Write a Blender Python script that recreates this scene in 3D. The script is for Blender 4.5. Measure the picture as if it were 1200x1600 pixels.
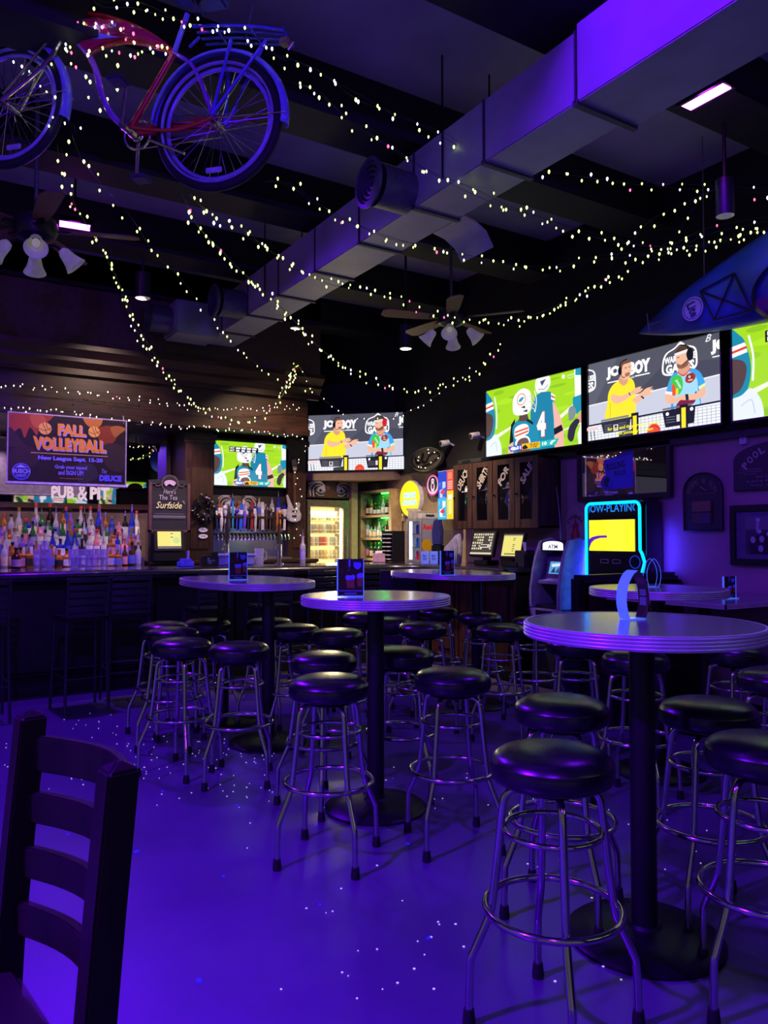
import bpy, bmesh, math, random
from mathutils import Vector, Matrix
random.seed(11)
for _o in list(bpy.data.objects):
    bpy.data.objects.remove(_o)
SC = bpy.context.scene
COL = SC.collection
PI = math.pi
# ------------------------------------------------------------------ camera
FOC = 1200.0                       # focal length in pixels of the 1200 x 1600 frame
YAW = math.radians(32.1)           # room axes: +y runs to the bar's back wall, +x to the wall of televisions
PITCH = math.atan(40.0 / FOC)
EYE = Vector((0, 0, 1.36))
cam_d = bpy.data.cameras.new('camera')
cam_d.sensor_fit = 'HORIZONTAL'
cam_d.sensor_width = 36.0
cam_d.lens = 36.0 * FOC / 1200.0
cam_d.clip_start = 0.05
cam = bpy.data.objects.new('camera', cam_d)
COL.objects.link(cam)
cam.location = EYE
cam.rotation_euler = (PI / 2 + PITCH, 0, -YAW)
SC.camera = cam
# ------------------------------------------------------------------ world, exposure
wd = bpy.data.worlds.new('world')
SC.world = wd
wd.use_nodes = True
wd.node_tree.nodes['Background'].inputs[0].default_value = (0.74, 0.66, 0.86, 1)
wd.node_tree.nodes['Background'].inputs[1].default_value = 0.10
SC.view_settings.view_transform = 'Standard'
SC.view_settings.look = 'None'
SC.view_settings.exposure = 0.25
SC.view_settings.gamma = 1.0
SC.view_settings.use_curve_mapping = False
SC.cycles.use_denoising = True
SC.cycles.sample_clamp_indirect = 4.0
SC.cycles.max_bounces = 6
SC.cycles.diffuse_bounces = 3
SC.cycles.glossy_bounces = 4
SC.cycles.adaptive_threshold = 0.03
UV = (0.135, 0.0015, 1.0)              # blacklight violet


def light(name, kind, loc, power, color=UV, aim=None, size=0.3, size_y=None, spot=None, blend=0.6, spread=None):
    d = bpy.data.lights.new(name, kind)
    d.energy = power
    d.color = color
    if kind == 'AREA':
        d.size = size
        if size_y:
            d.shape = 'RECTANGLE'
            d.size_y = size_y
        if spread:
            d.spread = spread
    elif kind == 'SPOT':
        d.spot_size = spot or 2.0
        d.spot_blend = blend
        d.shadow_soft_size = size
    else:
        d.shadow_soft_size = size
    o = bpy.data.objects.new(name, d)
    COL.objects.link(o)
    o.location = loc
    if aim is not None:
        o.rotation_euler = (Vector(aim) - Vector(loc)).to_track_quat('-Z', 'Y').to_euler()
    return o


# the blacklight floods of the room: (place, aim, power, housing built in view or overhead)
FLOODS = [
    ((3.80, 2.64, 3.84), (3.80, 2.64, 0.0), 13, 90),      # in view, beside the duct
    ((1.15, 6.58, 3.90), (1.0, 5.4, 0.0), 120, 0),       # in view, far left, washing the bar
    ((-2.0, 1.9, 3.95), (-1.3, 1.7, 0.0), 430, 0),        # overhead, left of the frame
    ((-0.5, -0.6, 3.6), (0.3, 2.4, 2.2), 75, 0),       # overhead, behind the camera
    ((0.6, 2.6, 4.05), (2.75, 2.2, 3.65), 70, 0),          # overhead, thrown across on to the duct
]
for i_, (p_, a_, w_, r_) in enumerate(FLOODS):
    lo_ = light('blacklight_lamp', 'AREA', p_, w_, UV, a_, 0.24 if i_ != 1 else 0.16, 0.10, spread=(2.2, 2.6, 1.9, 2.4, 2.0)[i_])
    if r_:
        lo_.rotation_euler = (0, 0, math.radians(r_))


# ------------------------------------------------------------------ helpers
def ray(px, py):
    x = (px - 600.0) / FOC
    y = (800.0 - py) / FOC
    f = math.cos(PITCH) - y * math.sin(PITCH)
    u = math.sin(PITCH) + y * math.cos(PITCH)
    R = Vector((math.cos(YAW), -math.sin(YAW), 0))
    Fw = Vector((math.sin(YAW), math.cos(YAW), 0))
    return R * x + Fw * f + Vector((0, 0, u)), f


def at_d(px, py, d):
    r, f = ray(px, py)
    return EYE + r * (d / f)


def at_x(px, py, X):
    r, f = ray(px, py)
    return EYE + r * ((X - EYE.x) / r.x)


def at_y(px, py, Y):
    r, f = ray(px, py)
    return EYE + r * ((Y - EYE.y) / r.y)


def at_z(px, py, Z):
    r, f = ray(px, py)
    return EYE + r * ((Z - EYE.z) / r.z)


def lin(h):
    if not isinstance(h, str):
        return tuple(h)
    h = h.lstrip('#')
    out = []
    for i in (0, 2, 4):
        c = int(h[i:i + 2], 16) / 255.0
        out.append(c / 12.92 if c <= 0.04045 else ((c + 0.055) / 1.055) ** 2.4)
    return tuple(out)


MATS = {}


def M(name, col='#808080', rough=0.5, metal=0.0, emit=None, es=0.0, noise=0.12, ns=18.0, bump=0.0, bs=60.0, spec=0.5,
      alpha=1.0, trans=0.0, stretch=None, coat=0.0, col2=None):
    if name in MATS:
        return MATS[name]
    m = bpy.data.materials.new(name)
    m.use_nodes = True
    nt = m.node_tree
    b = nt.nodes['Principled BSDF']
    c = lin(col)
    b.inputs['Roughness'].default_value = rough
    b.inputs['Metallic'].default_value = metal
    b.inputs['Specular IOR Level'].default_value = spec
    b.inputs['Coat Weight'].default_value = coat
    b.inputs['Transmission Weight'].default_value = trans
    b.inputs['Alpha'].default_value = alpha
    tc = nt.nodes.new('ShaderNodeTexCoord')
    mp = nt.nodes.new('ShaderNodeMapping')
    if stretch:
        mp.inputs['Scale'].default_value = stretch
    nt.links.new(tc.outputs['Object'], mp.inputs[0])
    n = nt.nodes.new('ShaderNodeTexNoise')
    n.inputs['Scale'].default_value = ns
    n.inputs['Detail'].default_value = 4.0
    nt.links.new(mp.outputs[0], n.inputs['Vector'])
    r = nt.nodes.new('ShaderNodeValToRGB')
    lo = lin(col2) if col2 else tuple(max(0, k * (1 - noise * 1.6)) for k in c)
    hi = c if col2 else tuple(min(1, k * (1 + noise)) for k in c)
    r.color_ramp.elements[0].position = 0.35
    r.color_ramp.elements[1].position = 0.65
    r.color_ramp.elements[0].color = (*lo, 1)
    r.color_ramp.elements[1].color = (*hi, 1)
    nt.links.new(n.outputs['Fac'], r.inputs[0])
    nt.links.new(r.outputs[0], b.inputs['Base Color'])
    if emit is not None:
        b.inputs['Emission Color'].default_value = (*lin(emit), 1)
        b.inputs['Emission Strength'].default_value = es
    if bump:
        n2 = nt.nodes.new('ShaderNodeTexNoise')
        n2.inputs['Scale'].default_value = bs
        n2.inputs['Detail'].default_value = 5.0
        nt.links.new(mp.outputs[0], n2.inputs['Vector'])
        bp = nt.nodes.new('ShaderNodeBump')
        bp.inputs['Strength'].default_value = bump
        bp.inputs['Distance'].default_value = 0.01
        nt.links.new(n2.outputs['Fac'], bp.inputs['Height'])
        nt.links.new(bp.outputs[0], b.inputs['Normal'])
    MATS[name] = m
    return m


def MP(name, es=0.0, rough=0.6, alpha=1.0):
    """flat print: colours come from the mesh's own colour attribute; es > 0 makes it a lit screen"""
    if name in MATS:
        return MATS[name]
    m = bpy.data.materials.new(name)
    m.use_nodes = True
    nt = m.node_tree
    b = nt.nodes['Principled BSDF']
    b.inputs['Roughness'].default_value = rough
    b.inputs['Alpha'].default_value = alpha
    a = nt.nodes.new('ShaderNodeVertexColor')
    a.layer_name = 'Col'
    if es > 0:
        b.inputs['Base Color'].default_value = (0.01, 0.01, 0.01, 1)
        b.inputs['Emission Strength'].default_value = es
        nt.links.new(a.outputs[0], b.inputs['Emission Color'])
    else:
        nt.links.new(a.outputs[0], b.inputs['Base Color'])
    MATS[name] = m
    return m


class MB:
    def __init__(self):
        self.v = []
        self.f = []

    def add(self, vs, fs, mx=None):
        o = len(self.v)
        for p in vs:
            p = Vector(p)
            self.v.append(tuple(mx @ p) if mx is not None else tuple(p))
        self.f += [tuple(i + o for i in q) for q in fs]
        return self

    def box(self, c, s, mx=None):
        hx, hy, hz = s[0] / 2, s[1] / 2, s[2] / 2
        vs = [(c[0] + a * hx, c[1] + b * hy, c[2] + d * hz) for a in (-1, 1) for b in (-1, 1) for d in (-1, 1)]
        fs = [(0, 1, 3, 2), (4, 6, 7, 5), (0, 4, 5, 1), (2, 3, 7, 6), (0, 2, 6, 4), (1, 5, 7, 3)]
        return self.add(vs, fs, mx)

    def bx(self, x0, x1, y0, y1, z0, z1, mx=None):
        return self.box(((x0 + x1) / 2, (y0 + y1) / 2, (z0 + z1) / 2), (x1 - x0, y1 - y0, z1 - z0), mx)

    def tube(self, pts, r, n=8, closed=False, cap=True, flat=1.0):
        pts = [Vector(p) for p in pts]
        k = len(pts)
        rs = r if isinstance(r, (list, tuple)) else [r] * k
        tang = []
        for i in range(k):
            if closed:
                t = pts[(i + 1) % k] - pts[i - 1]
            else:
                t = pts[min(i + 1, k - 1)] - pts[max(i - 1, 0)]
            tang.append(t.normalized() if t.length > 1e-9 else Vector((0, 0, 1)))
        up = Vector((0, 0, 1)) if abs(tang[0].z) < 0.9 else Vector((1, 0, 0))
        a = tang[0].cross(up).normalized()
        vs = []
        for i in range(k):
            a = (a - tang[i] * a.dot(tang[i]))
            a = a.normalized() if a.length > 1e-6 else tang[i].orthogonal().normalized()
            b = tang[i].cross(a)
            for j in range(n):
                an = 2 * PI * j / n
                vs.append(pts[i] + a * (math.cos(an) * rs[i]) + b * (math.sin(an) * rs[i] * flat))
        fs = []
        for i in range(k if closed else k - 1):
            i2 = (i + 1) % k
            for j in range(n):
                j2 = (j + 1) % n
                fs.append((i * n + j, i * n + j2, i2 * n + j2, i2 * n + j))
        if cap and not closed:
            fs.append(tuple(reversed(range(n))))
            fs.append(tuple(range((k - 1) * n, k * n)))
        return self.add(vs, fs)

    def cyl(self, p0, p1, r0, r1=None, n=12):
        return self.tube([p0, p1], [r0, r0 if r1 is None else r1], n)

    def ring(self, c, R, r, n=32, m=8, ax=(0, 0, 1), rx=None):
        ax = Vector(ax).normalized()
        a = ax.orthogonal().normalized()
        if abs(ax.z) > 0.99:
            a = Vector((1, 0, 0))
        b = ax.cross(a)
        c = Vector(c)
        return self.tube([c + a * (math.cos(2 * PI * i / n) * R) + b * (math.sin(2 * PI * i / n) * R) for i in range(n)], r, m, closed=True)

    def lathe(self, prof, n=24, c=(0, 0, 0), mx=None, a0=0.0, a1=2 * PI):
        full = abs(a1 - a0 - 2 * PI) < 1e-6
        k = len(prof)
        vs = []
        cnt = n if full else n + 1
        for i in range(cnt):
            an = a0 + (a1 - a0) * i / n
            for (r, z) in prof:
                vs.append((c[0] + r * math.cos(an), c[1] + r * math.sin(an), c[2] + z))
        fs = []
        for i in range(n):
            i2 = (i + 1) % cnt
            for j in range(k - 1):
                q = [i * k + j, i2 * k + j, i2 * k + j + 1, i * k + j + 1]
                fs.append(tuple(q))
        return self.add(vs, fs, mx)

    def prism(self, poly, y0, y1, mx=None):
        """polygon in the xz plane, given a thickness along y"""
        n = len(poly)
        vs = [(p[0], y0, p[1]) for p in poly] + [(p[0], y1, p[1]) for p in poly]
        fs = [tuple(range(n)), tuple(reversed(range(n, 2 * n)))]
        for i in range(n):
            j = (i + 1) % n
            fs.append((i, i + n, j + n, j))
        return self.add(vs, fs, mx)

    def prismz(self, poly, z0, z1):
        n = len(poly)
        vs = [(p[0], p[1], z0) for p in poly] + [(p[0], p[1], z1) for p in poly]
        fs = [tuple(reversed(range(n))), tuple(range(n, 2 * n))]
        for i in range(n):
            j = (i + 1) % n
            fs.append((i, j, j + n, i + n))
        return self.add(vs, fs)

    def ball(self, c, r, n=10, m=6, s=(1, 1, 1)):
        prof = [(max(1e-5, math.sin(PI * i / m)) * r, -math.cos(PI * i / m) * r) for i in range(m + 1)]
        mx = Matrix.Translation(c) @ Matrix.Diagonal((*s, 1))
        return self.lathe(prof, n, mx=mx)

    def build(self, name, mat, parent=None, smooth=True, bevel=0.0, ang=38):
        me = bpy.data.meshes.new(name)
        me.from_pydata(self.v, [], self.f)
        bm = bmesh.new()
        bm.from_mesh(me)
        bmesh.ops.remove_doubles(bm, verts=bm.verts, dist=2e-5)
        bmesh.ops.recalc_face_normals(bm, faces=bm.faces)
        if bevel > 0:
            es = [e for e in bm.edges if len(e.link_faces) == 2 and e.calc_face_angle(0) > 0.6]
            bmesh.ops.bevel(bm, geom=es, offset=bevel, segments=2, affect='EDGES', clamp_overlap=True)
        bm.to_mesh(me)
        bm.free()
        if smooth:
            me.polygons.foreach_set('use_smooth', [True] * len(me.polygons))
            me.set_sharp_from_angle(angle=math.radians(ang))
        me.materials.append(mat)
        o = bpy.data.objects.new(name, me)
        COL.objects.link(o)
        if parent is not None:
            o.parent = parent
        return o


def tag(o, label=None, cat=None, group=None, kind=None):
    if label:
        o['label'] = label
    if cat:
        o['category'] = cat
    if group:
        o['group'] = group
    if kind:
        o['kind'] = kind
    return o


def thing(name, label, cat, loc=(0, 0, 0), rz=0.0, group=None, rot=None):
    o = bpy.data.objects.new(name, None)
    o.empty_display_size = 0.05
    COL.objects.link(o)
    o.location = loc
    o.rotation_euler = rot if rot is not None else (0, 0, rz)
    return tag(o, label, cat, group)


def copy_tree(o, parent=None):
    c = o.copy()
    COL.objects.link(c)
    if parent is not None:
        c.parent = parent
    for ch in list(o.children):
        copy_tree(ch, c)
    return c


def catmull(pts, k=6, closed=False):
    P = [Vector(p) for p in pts]
    out = []
    n = len(P)
    for i in range(n if closed else n - 1):
        p0 = P[i - 1] if (closed or i > 0) else P[0]
        p1 = P[i]
        p2 = P[(i + 1) % n]
        p3 = P[(i + 2) % n] if closed else P[min(i + 2, n - 1)]
        for j in range(k):
            t = j / k
            out.append(0.5 * ((2 * p1) + (p2 - p0) * t + (2 * p0 - 5 * p1 + 4 * p2 - p3) * t * t + (3 * p1 - p0 - 3 * p2 + p3) * t ** 3))
    if not closed:
        out.append(P[-1])
    return out


# ---- flat print -----------------------------------------------------------
_TXT = {}


def text_geo(s, bold=0.0, shear=0.0):
    key = (s, bold, shear)
    if key not in _TXT:
        cu = bpy.data.curves.new('lettering', 'FONT')
        cu.body = s
        cu.size = 1.0
        cu.offset = bold
        cu.shear = shear
        cu.resolution_u = 2
        cu.fill_mode = 'FRONT'
        ob = bpy.data.objects.new('lettering', cu)
        me = bpy.data.meshes.new_from_object(ob)
        vs = [(v.co.x, v.co.y) for v in me.vertices]
        fs = [tuple(p.vertices) for p in me.polygons]
        bpy.data.objects.remove(ob)
        bpy.data.curves.remove(cu)
        bpy.data.meshes.remove(me)
        xs = [v[0] for v in vs] or [0, 1]
        ys = [v[1] for v in vs] or [0, 1]
        x0, x1, y0, y1 = min(xs), max(xs), min(ys), max(ys)
        vs = [((x - x0) / max(1e-6, x1 - x0), 1 - (y - y0) / max(1e-6, y1 - y0)) for x, y in vs]
        _TXT[key] = (vs, fs)
    return _TXT[key]


def clip_poly(p, lo=(0, 0), hi=(1, 1)):
    for ax in (0, 1):
        for sgn, lim in ((1, lo[ax]), (-1, hi[ax])):
            out = []
            for i in range(len(p)):
                a, b = p[i - 1], p[i]
                da, db = sgn * (a[ax] - lim), sgn * (b[ax] - lim)
                if (da >= 0) != (db >= 0):
                    t = da / (da - db)
                    out.append((a[0] + (b[0] - a[0]) * t, a[1] + (b[1] - a[1]) * t))
                if db >= 0:
                    out.append(b)
            p = out
            if len(p) < 3:
                return []
    return p


class PIC:
    """a flat print drawn with polygons: u to the right, v downwards, both 0..1"""

    def __init__(self, aspect=16 / 9, clip=True):
        self.L = []
        self.asp = aspect
        self.clip = clip

    def polys(self, ps, col):
        out = []
        for p in ps:
            q = clip_poly(list(p)) if self.clip else list(p)
            if len(q) >= 3:
                out.append(q)
        if out:
            self.L.append((out, lin(col)))
        return self

    def poly(self, p, col):
        return self.polys([p], col)

    def rect(self, x0, y0, x1, y1, col):
        return self.poly([(x0, y0), (x1, y0), (x1, y1), (x0, y1)], col)

    def ell(self, cx, cy, rx, ry=None, col='#ffffff', n=26, rot=0.0, a0=0.0, a1=2 * PI):
        ry = rx * self.asp if ry is None else ry
        pts = []
        for i in range(n):
            a = a0 + (a1 - a0) * i / (n if abs(a1 - a0 - 2 * PI) < 1e-6 else n - 1)
            x, y = rx * math.cos(a), ry * math.sin(a) / self.asp
            xr = x * math.cos(rot) - y * math.sin(rot)
            yr = x * math.sin(rot) + y * math.cos(rot)
            pts.append((cx + xr, cy + yr * self.asp))
        return self.poly(pts, col)

    def blob(self, pts, col, k=5):
        return self.poly([(p.x, p.y) for p in catmull([(a, b, 0) for a, b in pts], k, True)], col)

    def line(self, pts, w, col, smooth=0):
        if smooth:
            pts = [(p.x, p.y) for p in catmull([(a, b, 0) for a, b in pts], smooth)]
        ps = []
        for (a, b) in zip(pts[:-1], pts[1:]):
            dx, dy = b[0] - a[0], (b[1] - a[1]) / self.asp
            l = math.hypot(dx, dy) or 1
            nx, ny = -dy / l * w / 2, dx / l * w / 2 * self.asp
            ex, ey = dx / l * w * 0.2, dy / l * w * 0.2 * self.asp
            ps.append([(a[0] + nx - ex, a[1] + ny - ey), (b[0] + nx + ex, b[1] + ny + ey), (b[0] - nx + ex, b[1] - ny + ey), (a[0] - nx - ex, a[1] - ny - ey)])
        return self.polys(ps, col)

    def oring(self, cx, cy, rx, w, col, n=28, a0=0.0, a1=2 * PI):
        pts = [(cx + rx * math.cos(a0 + (a1 - a0) * i / n), cy + rx * self.asp * math.sin(a0 + (a1 - a0) * i / n)) for i in range(n + 1)]
        return self.line(pts, w, col)

    def text(self, s, x, y, w, h, col, bold=0.03, rot=0.0, shear=0.0):
        vs, fs = text_geo(s, bold, shear)
        pts = []
        for a, b in vs:
            X, Y = (a - 0.5) * w, (b - 0.5) * h / self.asp
            pts.append((x + w / 2 + X * math.cos(rot) - Y * math.sin(rot), y + h / 2 + (X * math.sin(rot) + Y * math.cos(rot)) * self.asp))
        return self.polys([[pts[i] for i in f] for f in fs], col)

    def arc_text(self, s, cx, cy, R, a0, a1, h, col, bold=0.03):
        """letters on an arc; angles in degrees clockwise from the top"""
        n = len(s)
        for i, ch in enumerate(s):
            if ch == ' ':
                continue
            a = math.radians(a0 + (a1 - a0) * (i / max(1, n - 1)))
            x, y = cx + R * math.sin(a), cy - R * self.asp * math.cos(a)
            w = h / self.asp * (0.34 if ch in 'I1\'.,' else 0.8)
            self.text(ch, x - w / 2, y - h / 2, w, h, col, bold, rot=a)
        return self

    def grid(self, x0, y0, x1, y1, nx, ny, w, col):
        for i in range(nx + 1):
            x = x0 + (x1 - x0) * i / nx
            self.line([(x, y0), (x, y1)], w, col)
        for i in range(ny + 1):
            y = y0 + (y1 - y0) * i / ny
            self.line([(x0, y), (x1, y)], w, col)
        return self

    def build(self, name, W, H, mat, parent, y=0.0, cx=0.0, cz=0.0, dy=0.0002, bend=None):
        me = bpy.data.meshes.new(name)
        vs, fs, cs = [], [], []
        for k, (ps, c) in enumerate(self.L):
            for p in ps:
                o = len(vs)
                for (u, v) in p:
                    q = (cx + (u - 0.5) * W, y - k * dy, cz + (0.5 - v) * H)
                    vs.append(bend(*q) if bend else q)
                fs.append(tuple(range(o, o + len(p))))
                cs += [c] * len(p)
        me.from_pydata(vs, [], fs)
        at = me.color_attributes.new('Col', 'FLOAT_COLOR', 'CORNER')
        flat = []
        for p in me.polygons:
            for li in p.loop_indices:
                flat += [*cs[li], 1.0]
        at.data.foreach_set('color', flat)
        me.materials.append(mat)
        o = bpy.data.objects.new(name, me)
        COL.objects.link(o)
        if parent is not None:
            o.parent = parent
        return o


ORD = ['first', 'second', 'third', 'fourth', 'fifth', 'sixth', 'seventh', 'eighth', 'ninth', 'tenth', 'eleventh', 'twelfth', 'thirteenth',
       'fourteenth', 'fifteenth', 'sixteenth', 'seventeenth', 'eighteenth', 'nineteenth', 'twentieth', 'twenty-first', 'twenty-second',
       'twenty-third', 'twenty-fourth', 'twenty-fifth', 'twenty-sixth', 'twenty-seventh', 'twenty-eighth', 'twenty-ninth', 'thirtieth']
# ------------------------------------------------------------------ shared materials
BLACK = M('black_satin', '#0b0b0e', 0.45)
BLACKM = M('black_metal', '#101014', 0.35, 0.6)
CHROME = M('chrome', '#c9c6d2', 0.13, 1.0, noise=0.05)
STEEL = M('brushed_steel', '#a9a8b0', 0.32, 1.0, stretch=(1, 1, 14))
VINYL = M('black_vinyl', '#0f0f13', 0.27, bump=0.04, bs=220, noise=0.2, spec=0.8)
RUBBER = M('black_rubber', '#08080a', 0.7)
WOOD = M('dark_stained_wood', '#3a1f17', 0.38, col2='#22120d', ns=6, stretch=(6, 6, 0.7))
WOODH = M('dark_stained_wood_long', '#3a1f17', 0.38, col2='#22120d', ns=6, stretch=(0.7, 6, 6))
WHITEP = M('white_plastic', '#d8d8de', 0.4)
# ================================================================== the room
XW, YB, ZC = 5.40, 9.30, 4.30
XL, YR = -5.2, -3.0
MF = M('concrete_floor', '#524a64', 0.30, noise=0.10, ns=1.7, bump=0.05, bs=9, spec=0.45)
o = MB().bx(XL, XW + 0.15, YR, YB + 0.15, -0.08, 0.0).build('floor', MF, smooth=False)
tag(o, kind='structure')
MC = M('grey_ceiling', '#9c9aa0', 0.85, noise=0.15, ns=1.2)
o = MB().bx(XL, XW + 0.15, YR, YB + 0.15, ZC, ZC + 0.1).build('ceiling', MC, smooth=False)
tag(o, kind='structure')
MBEAM = M('navy_black_beam', '#0d0e18', 0.7)
for y in (1.35, 2.78, 4.24, 5.62, 7.05, 8.42):
    b = MB().bx(XL, XW, y - 0.10, y + 0.10, ZC - 0.34, ZC).bx(XL, XW, y - 0.17, y + 0.17, ZC - 0.36, ZC - 0.32)
    tag(b.build('trim_beam', MBEAM, smooth=False), kind='structure')
MWL = M('mauve_wall', '#8a6c78', 0.75, noise=0.08, ns=3)
MWU = M('black_wall', '#0c0c10', 0.8)
MWB = M('umber_wall', '#54403a', 0.7)
MTAN = M('tan_wall', '#a08a6c', 0.7, noise=0.08)
ZS = 2.17
tag(MB().bx(XW, XW + 0.15, YR, 6.02, 0, ZS).build('wall_right', MWL, smooth=False), kind='structure')
tag(MB().bx(XW, XW + 0.15, 6.02, YB, 0, ZS).build('wall_right_service', MTAN, smooth=False), kind='structure')
tag(MB().bx(XW - 0.03, XW + 0.15, YR, YB, ZS, ZC).build('wall_right_upper', MWU, smooth=False), kind='structure')
tag(MB().bx(XL, XW + 0.15, YB, YB + 0.15, 0, ZC).build('wall_back', MWB, smooth=False), kind='structure')
tag(MB().bx(1.6, XW + 0.15, -1.75, -1.6, 0, ZC).build('wall_rear', MWU, smooth=False), kind='structure')
tag(MB().bx(XW - 0.02, XW, YR, 5.3, 0, 0.12).build('baseboard_right', BLACK, smooth=False), kind='structure')
# corner bulkhead across the back right corner: dark above, tan ledge below
dark = MB().prismz([(4.42, YB), (XW - 0.03, 8.30), (XW - 0.03, YB)], 2.22, ZC)
tag(dark.build('wall_corner_upper', MWU, smooth=False), kind='structure')
led = MB().prismz([(4.30, YB), (4.30, 9.18), (5.28, 8.20), (XW, 8.20), (XW, YB)], 2.10, 2.22)
tag(led.build('trim_corner_ledge', MTAN, smooth=False, bevel=0.004), kind='structure')
# bar canopy: boxed soffit with a stepped crown, wall above it
SY = 8.30
o = MB().bx(XL, 4.12, SY, YB, 2.60, 3.10).build('trim_bar_soffit', WOODH, smooth=False)
tag(o, kind='structure')
cr = [(0, 3.02), (-0.05, 3.02), (-0.05, 3.08), (-0.12, 3.14), (-0.12, 3.18), (-0.20, 3.25), (-0.20, 3.30), (0, 3.30)]
m = MB()
for (x0, x1) in ((XL, 4.25),):
    n = len(cr)
    vs = [(x0, SY + a, z) for a, z in cr] + [(x1, SY + a, z) for a, z in cr]
    fs = [tuple(range(n)), tuple(reversed(range(n, 2 * n)))] + [(i, (i + 1) % n, (i + 1) % n + n, i + n) for i in range(n)]
    m.add(vs, fs)
tag(m.build('trim_crown_moulding', WOODH, smooth=False), kind='structure')
tag(MB().bx(XL, 4.30, SY + 0.02, YB, 3.10, ZC).build('wall_above_bar', MWB, smooth=False), kind='structure')
tag(MB().bx(XL, 4.14, SY - 0.03, SY, 2.58, 2.66).build('trim_soffit_bead', WOODH, smooth=False, bevel=0.006), kind='structure')

# ------------------------------------------------------------------ the air duct
MD = M('grey_sheet_metal_duct', '#8e9298', 0.5, 0.1, noise=0.1, ns=3)
duct = thing('air_duct', 'long grey rectangular sheet-metal air duct with round vents under the ceiling', 'duct', (0, 0, 0))
DXL, DXR, DZ0, DZ1 = 2.75, 3.10, 3.48, 3.84
ys = [-2.4, -1.2, 0.2, 1.55, 2.62, 3.32, 4.02, 4.72, 5.42, 6.12, 6.82, 7.52, 8.10]
for i, (a, b) in enumerate(zip(ys[:-1], ys[1:])):
    k = 0.07 if b <= 2.7 else 0.0
    s = MB().bx(DXL, DXR + k, a + 0.004, b - 0.004, DZ0, DZ1 + k * 0.5).build('duct_section', MD, duct, smooth=False, bevel=0.006)
for y in ys[1:-1]:
    k = 0.07 if y <= 2.7 else 0.0
    f = MB().bx(DXL - 0.008, DXR + k + 0.012, y - 0.016, y + 0.016, DZ0 - 0.014, DZ0 + 0.012)
    f.bx(DXL - 0.008, DXL + 0.004, y - 0.005, y + 0.005, DZ0, DZ1)
    f.build('duct_seam', M('dark_seam', '#3c3e46', 0.6, 0.2), duct, smooth=False)
MG = M('diffuser_metal', '#565866', 0.45, 0.4)


def diffuser(y, z, ln, r=0.155):
    """collar out of the duct's left side, ending in concentric rings"""
    mx = Matrix.Translation((DXL, y, z)) @ Matrix.Rotation(-PI / 2, 4, 'Y')
    c = MB()
    c.lathe([(r * 0.86, 0), (r * 0.86, ln * 0.8)], 28, mx=mx)
    d = c.build('vent_collar', MG, duct)
    for q, (a, dz) in enumerate(((1.02, 0.0), (0.82, 0.012), (0.62, 0.02), (0.42, 0.028), (0.22, 0.036))):
        e = MB()
        w = 0.16 if q == 0 else 0.09
        e.lathe([(r * a, ln - dz), (r * (a - w), ln - dz + 0.006), (r * (a - w), ln - dz - 0.03), (r * a, ln - dz - 0.012), (r * a, ln - dz)], 28, mx=mx)
        e.build('vent_ring', MG, d)
    e = MB()
    e.lathe([(0.001, ln - 0.06), (r * 0.85, ln - 0.06)], 24, mx=mx)
    e.build('vent_throat', M('vent_dark', '#08080c', 0.8), d)


diffuser(4.10, 3.60, 0.30)
diffuser(6.95, 3.60, 0.30)
# elbow at the far end turning left over the bar, with its own round vent
e = MB().bx(2.30, DXL + 0.02, 7.62, 8.06, 3.44, 3.78).build('duct_elbow', MD, duct, smooth=False, bevel=0.02)
mx = Matrix.Translation((2.30, 7.84, 3.60)) @ Matrix.Rotation(-PI / 2, 4, 'Y')
MB().lathe([(0.135, 0), (0.135, 0.2), (0.165, 0.22), (0.13, 0.23), (0.02, 0.16)], 24, mx=mx).build('vent_collar', MG, duct)
# open metal scoop on the right side of the duct
m = MB()
pts = [(0.0, 0.0), (0.10, -0.02), (0.19, -0.07), (0.25, -0.16)]
vs, fs = [], []
for i, (a, z) in enumerate(pts):
    vs += [(DXR + a, 3.95, DZ0 + z), (DXR + a, 4.30, DZ0 + z), (DXR + a, 3.95, DZ0 + z + 0.01), (DXR + a, 4.30, DZ0 + z + 0.01)]
for i in range(3):
    q = i * 4
    fs += [(q, q + 4, q + 5, q + 1), (q + 2, q + 3, q + 7, q + 6), (q, q + 2, q + 6, q + 4), (q + 1, q + 5, q + 7, q + 3)]
fs += [(0, 1, 3, 2), (12, 14, 15, 13)]
m.add(vs, fs)
m.build('air_scoop', MD, duct)
for y in (1.0, 3.7, 6.4):
    m = MB()
    for x in (DXL - 0.01, DXR + 0.01):
        m.cyl((x, y, DZ1 - 0.3), (x, y, ZC - 0.0), 0.006, n=6)
    m.build('hanger_rod', BLACKM, duct)

# ------------------------------------------------------------------ bar counter (L shaped) : back run and right run
MTOP = M('speckled_black_bartop', '#15121a', 0.16, noise=0.9, ns=120, col2='#3c3550', coat=0.5)
BF, BD = 7.00, 7.72               # front and back edge of the long run
bar = thing('bar_counter', 'long dark bar with speckled black top, wood panelled front and rounded nosing', 'bar', (0, BF, 0))
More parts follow.
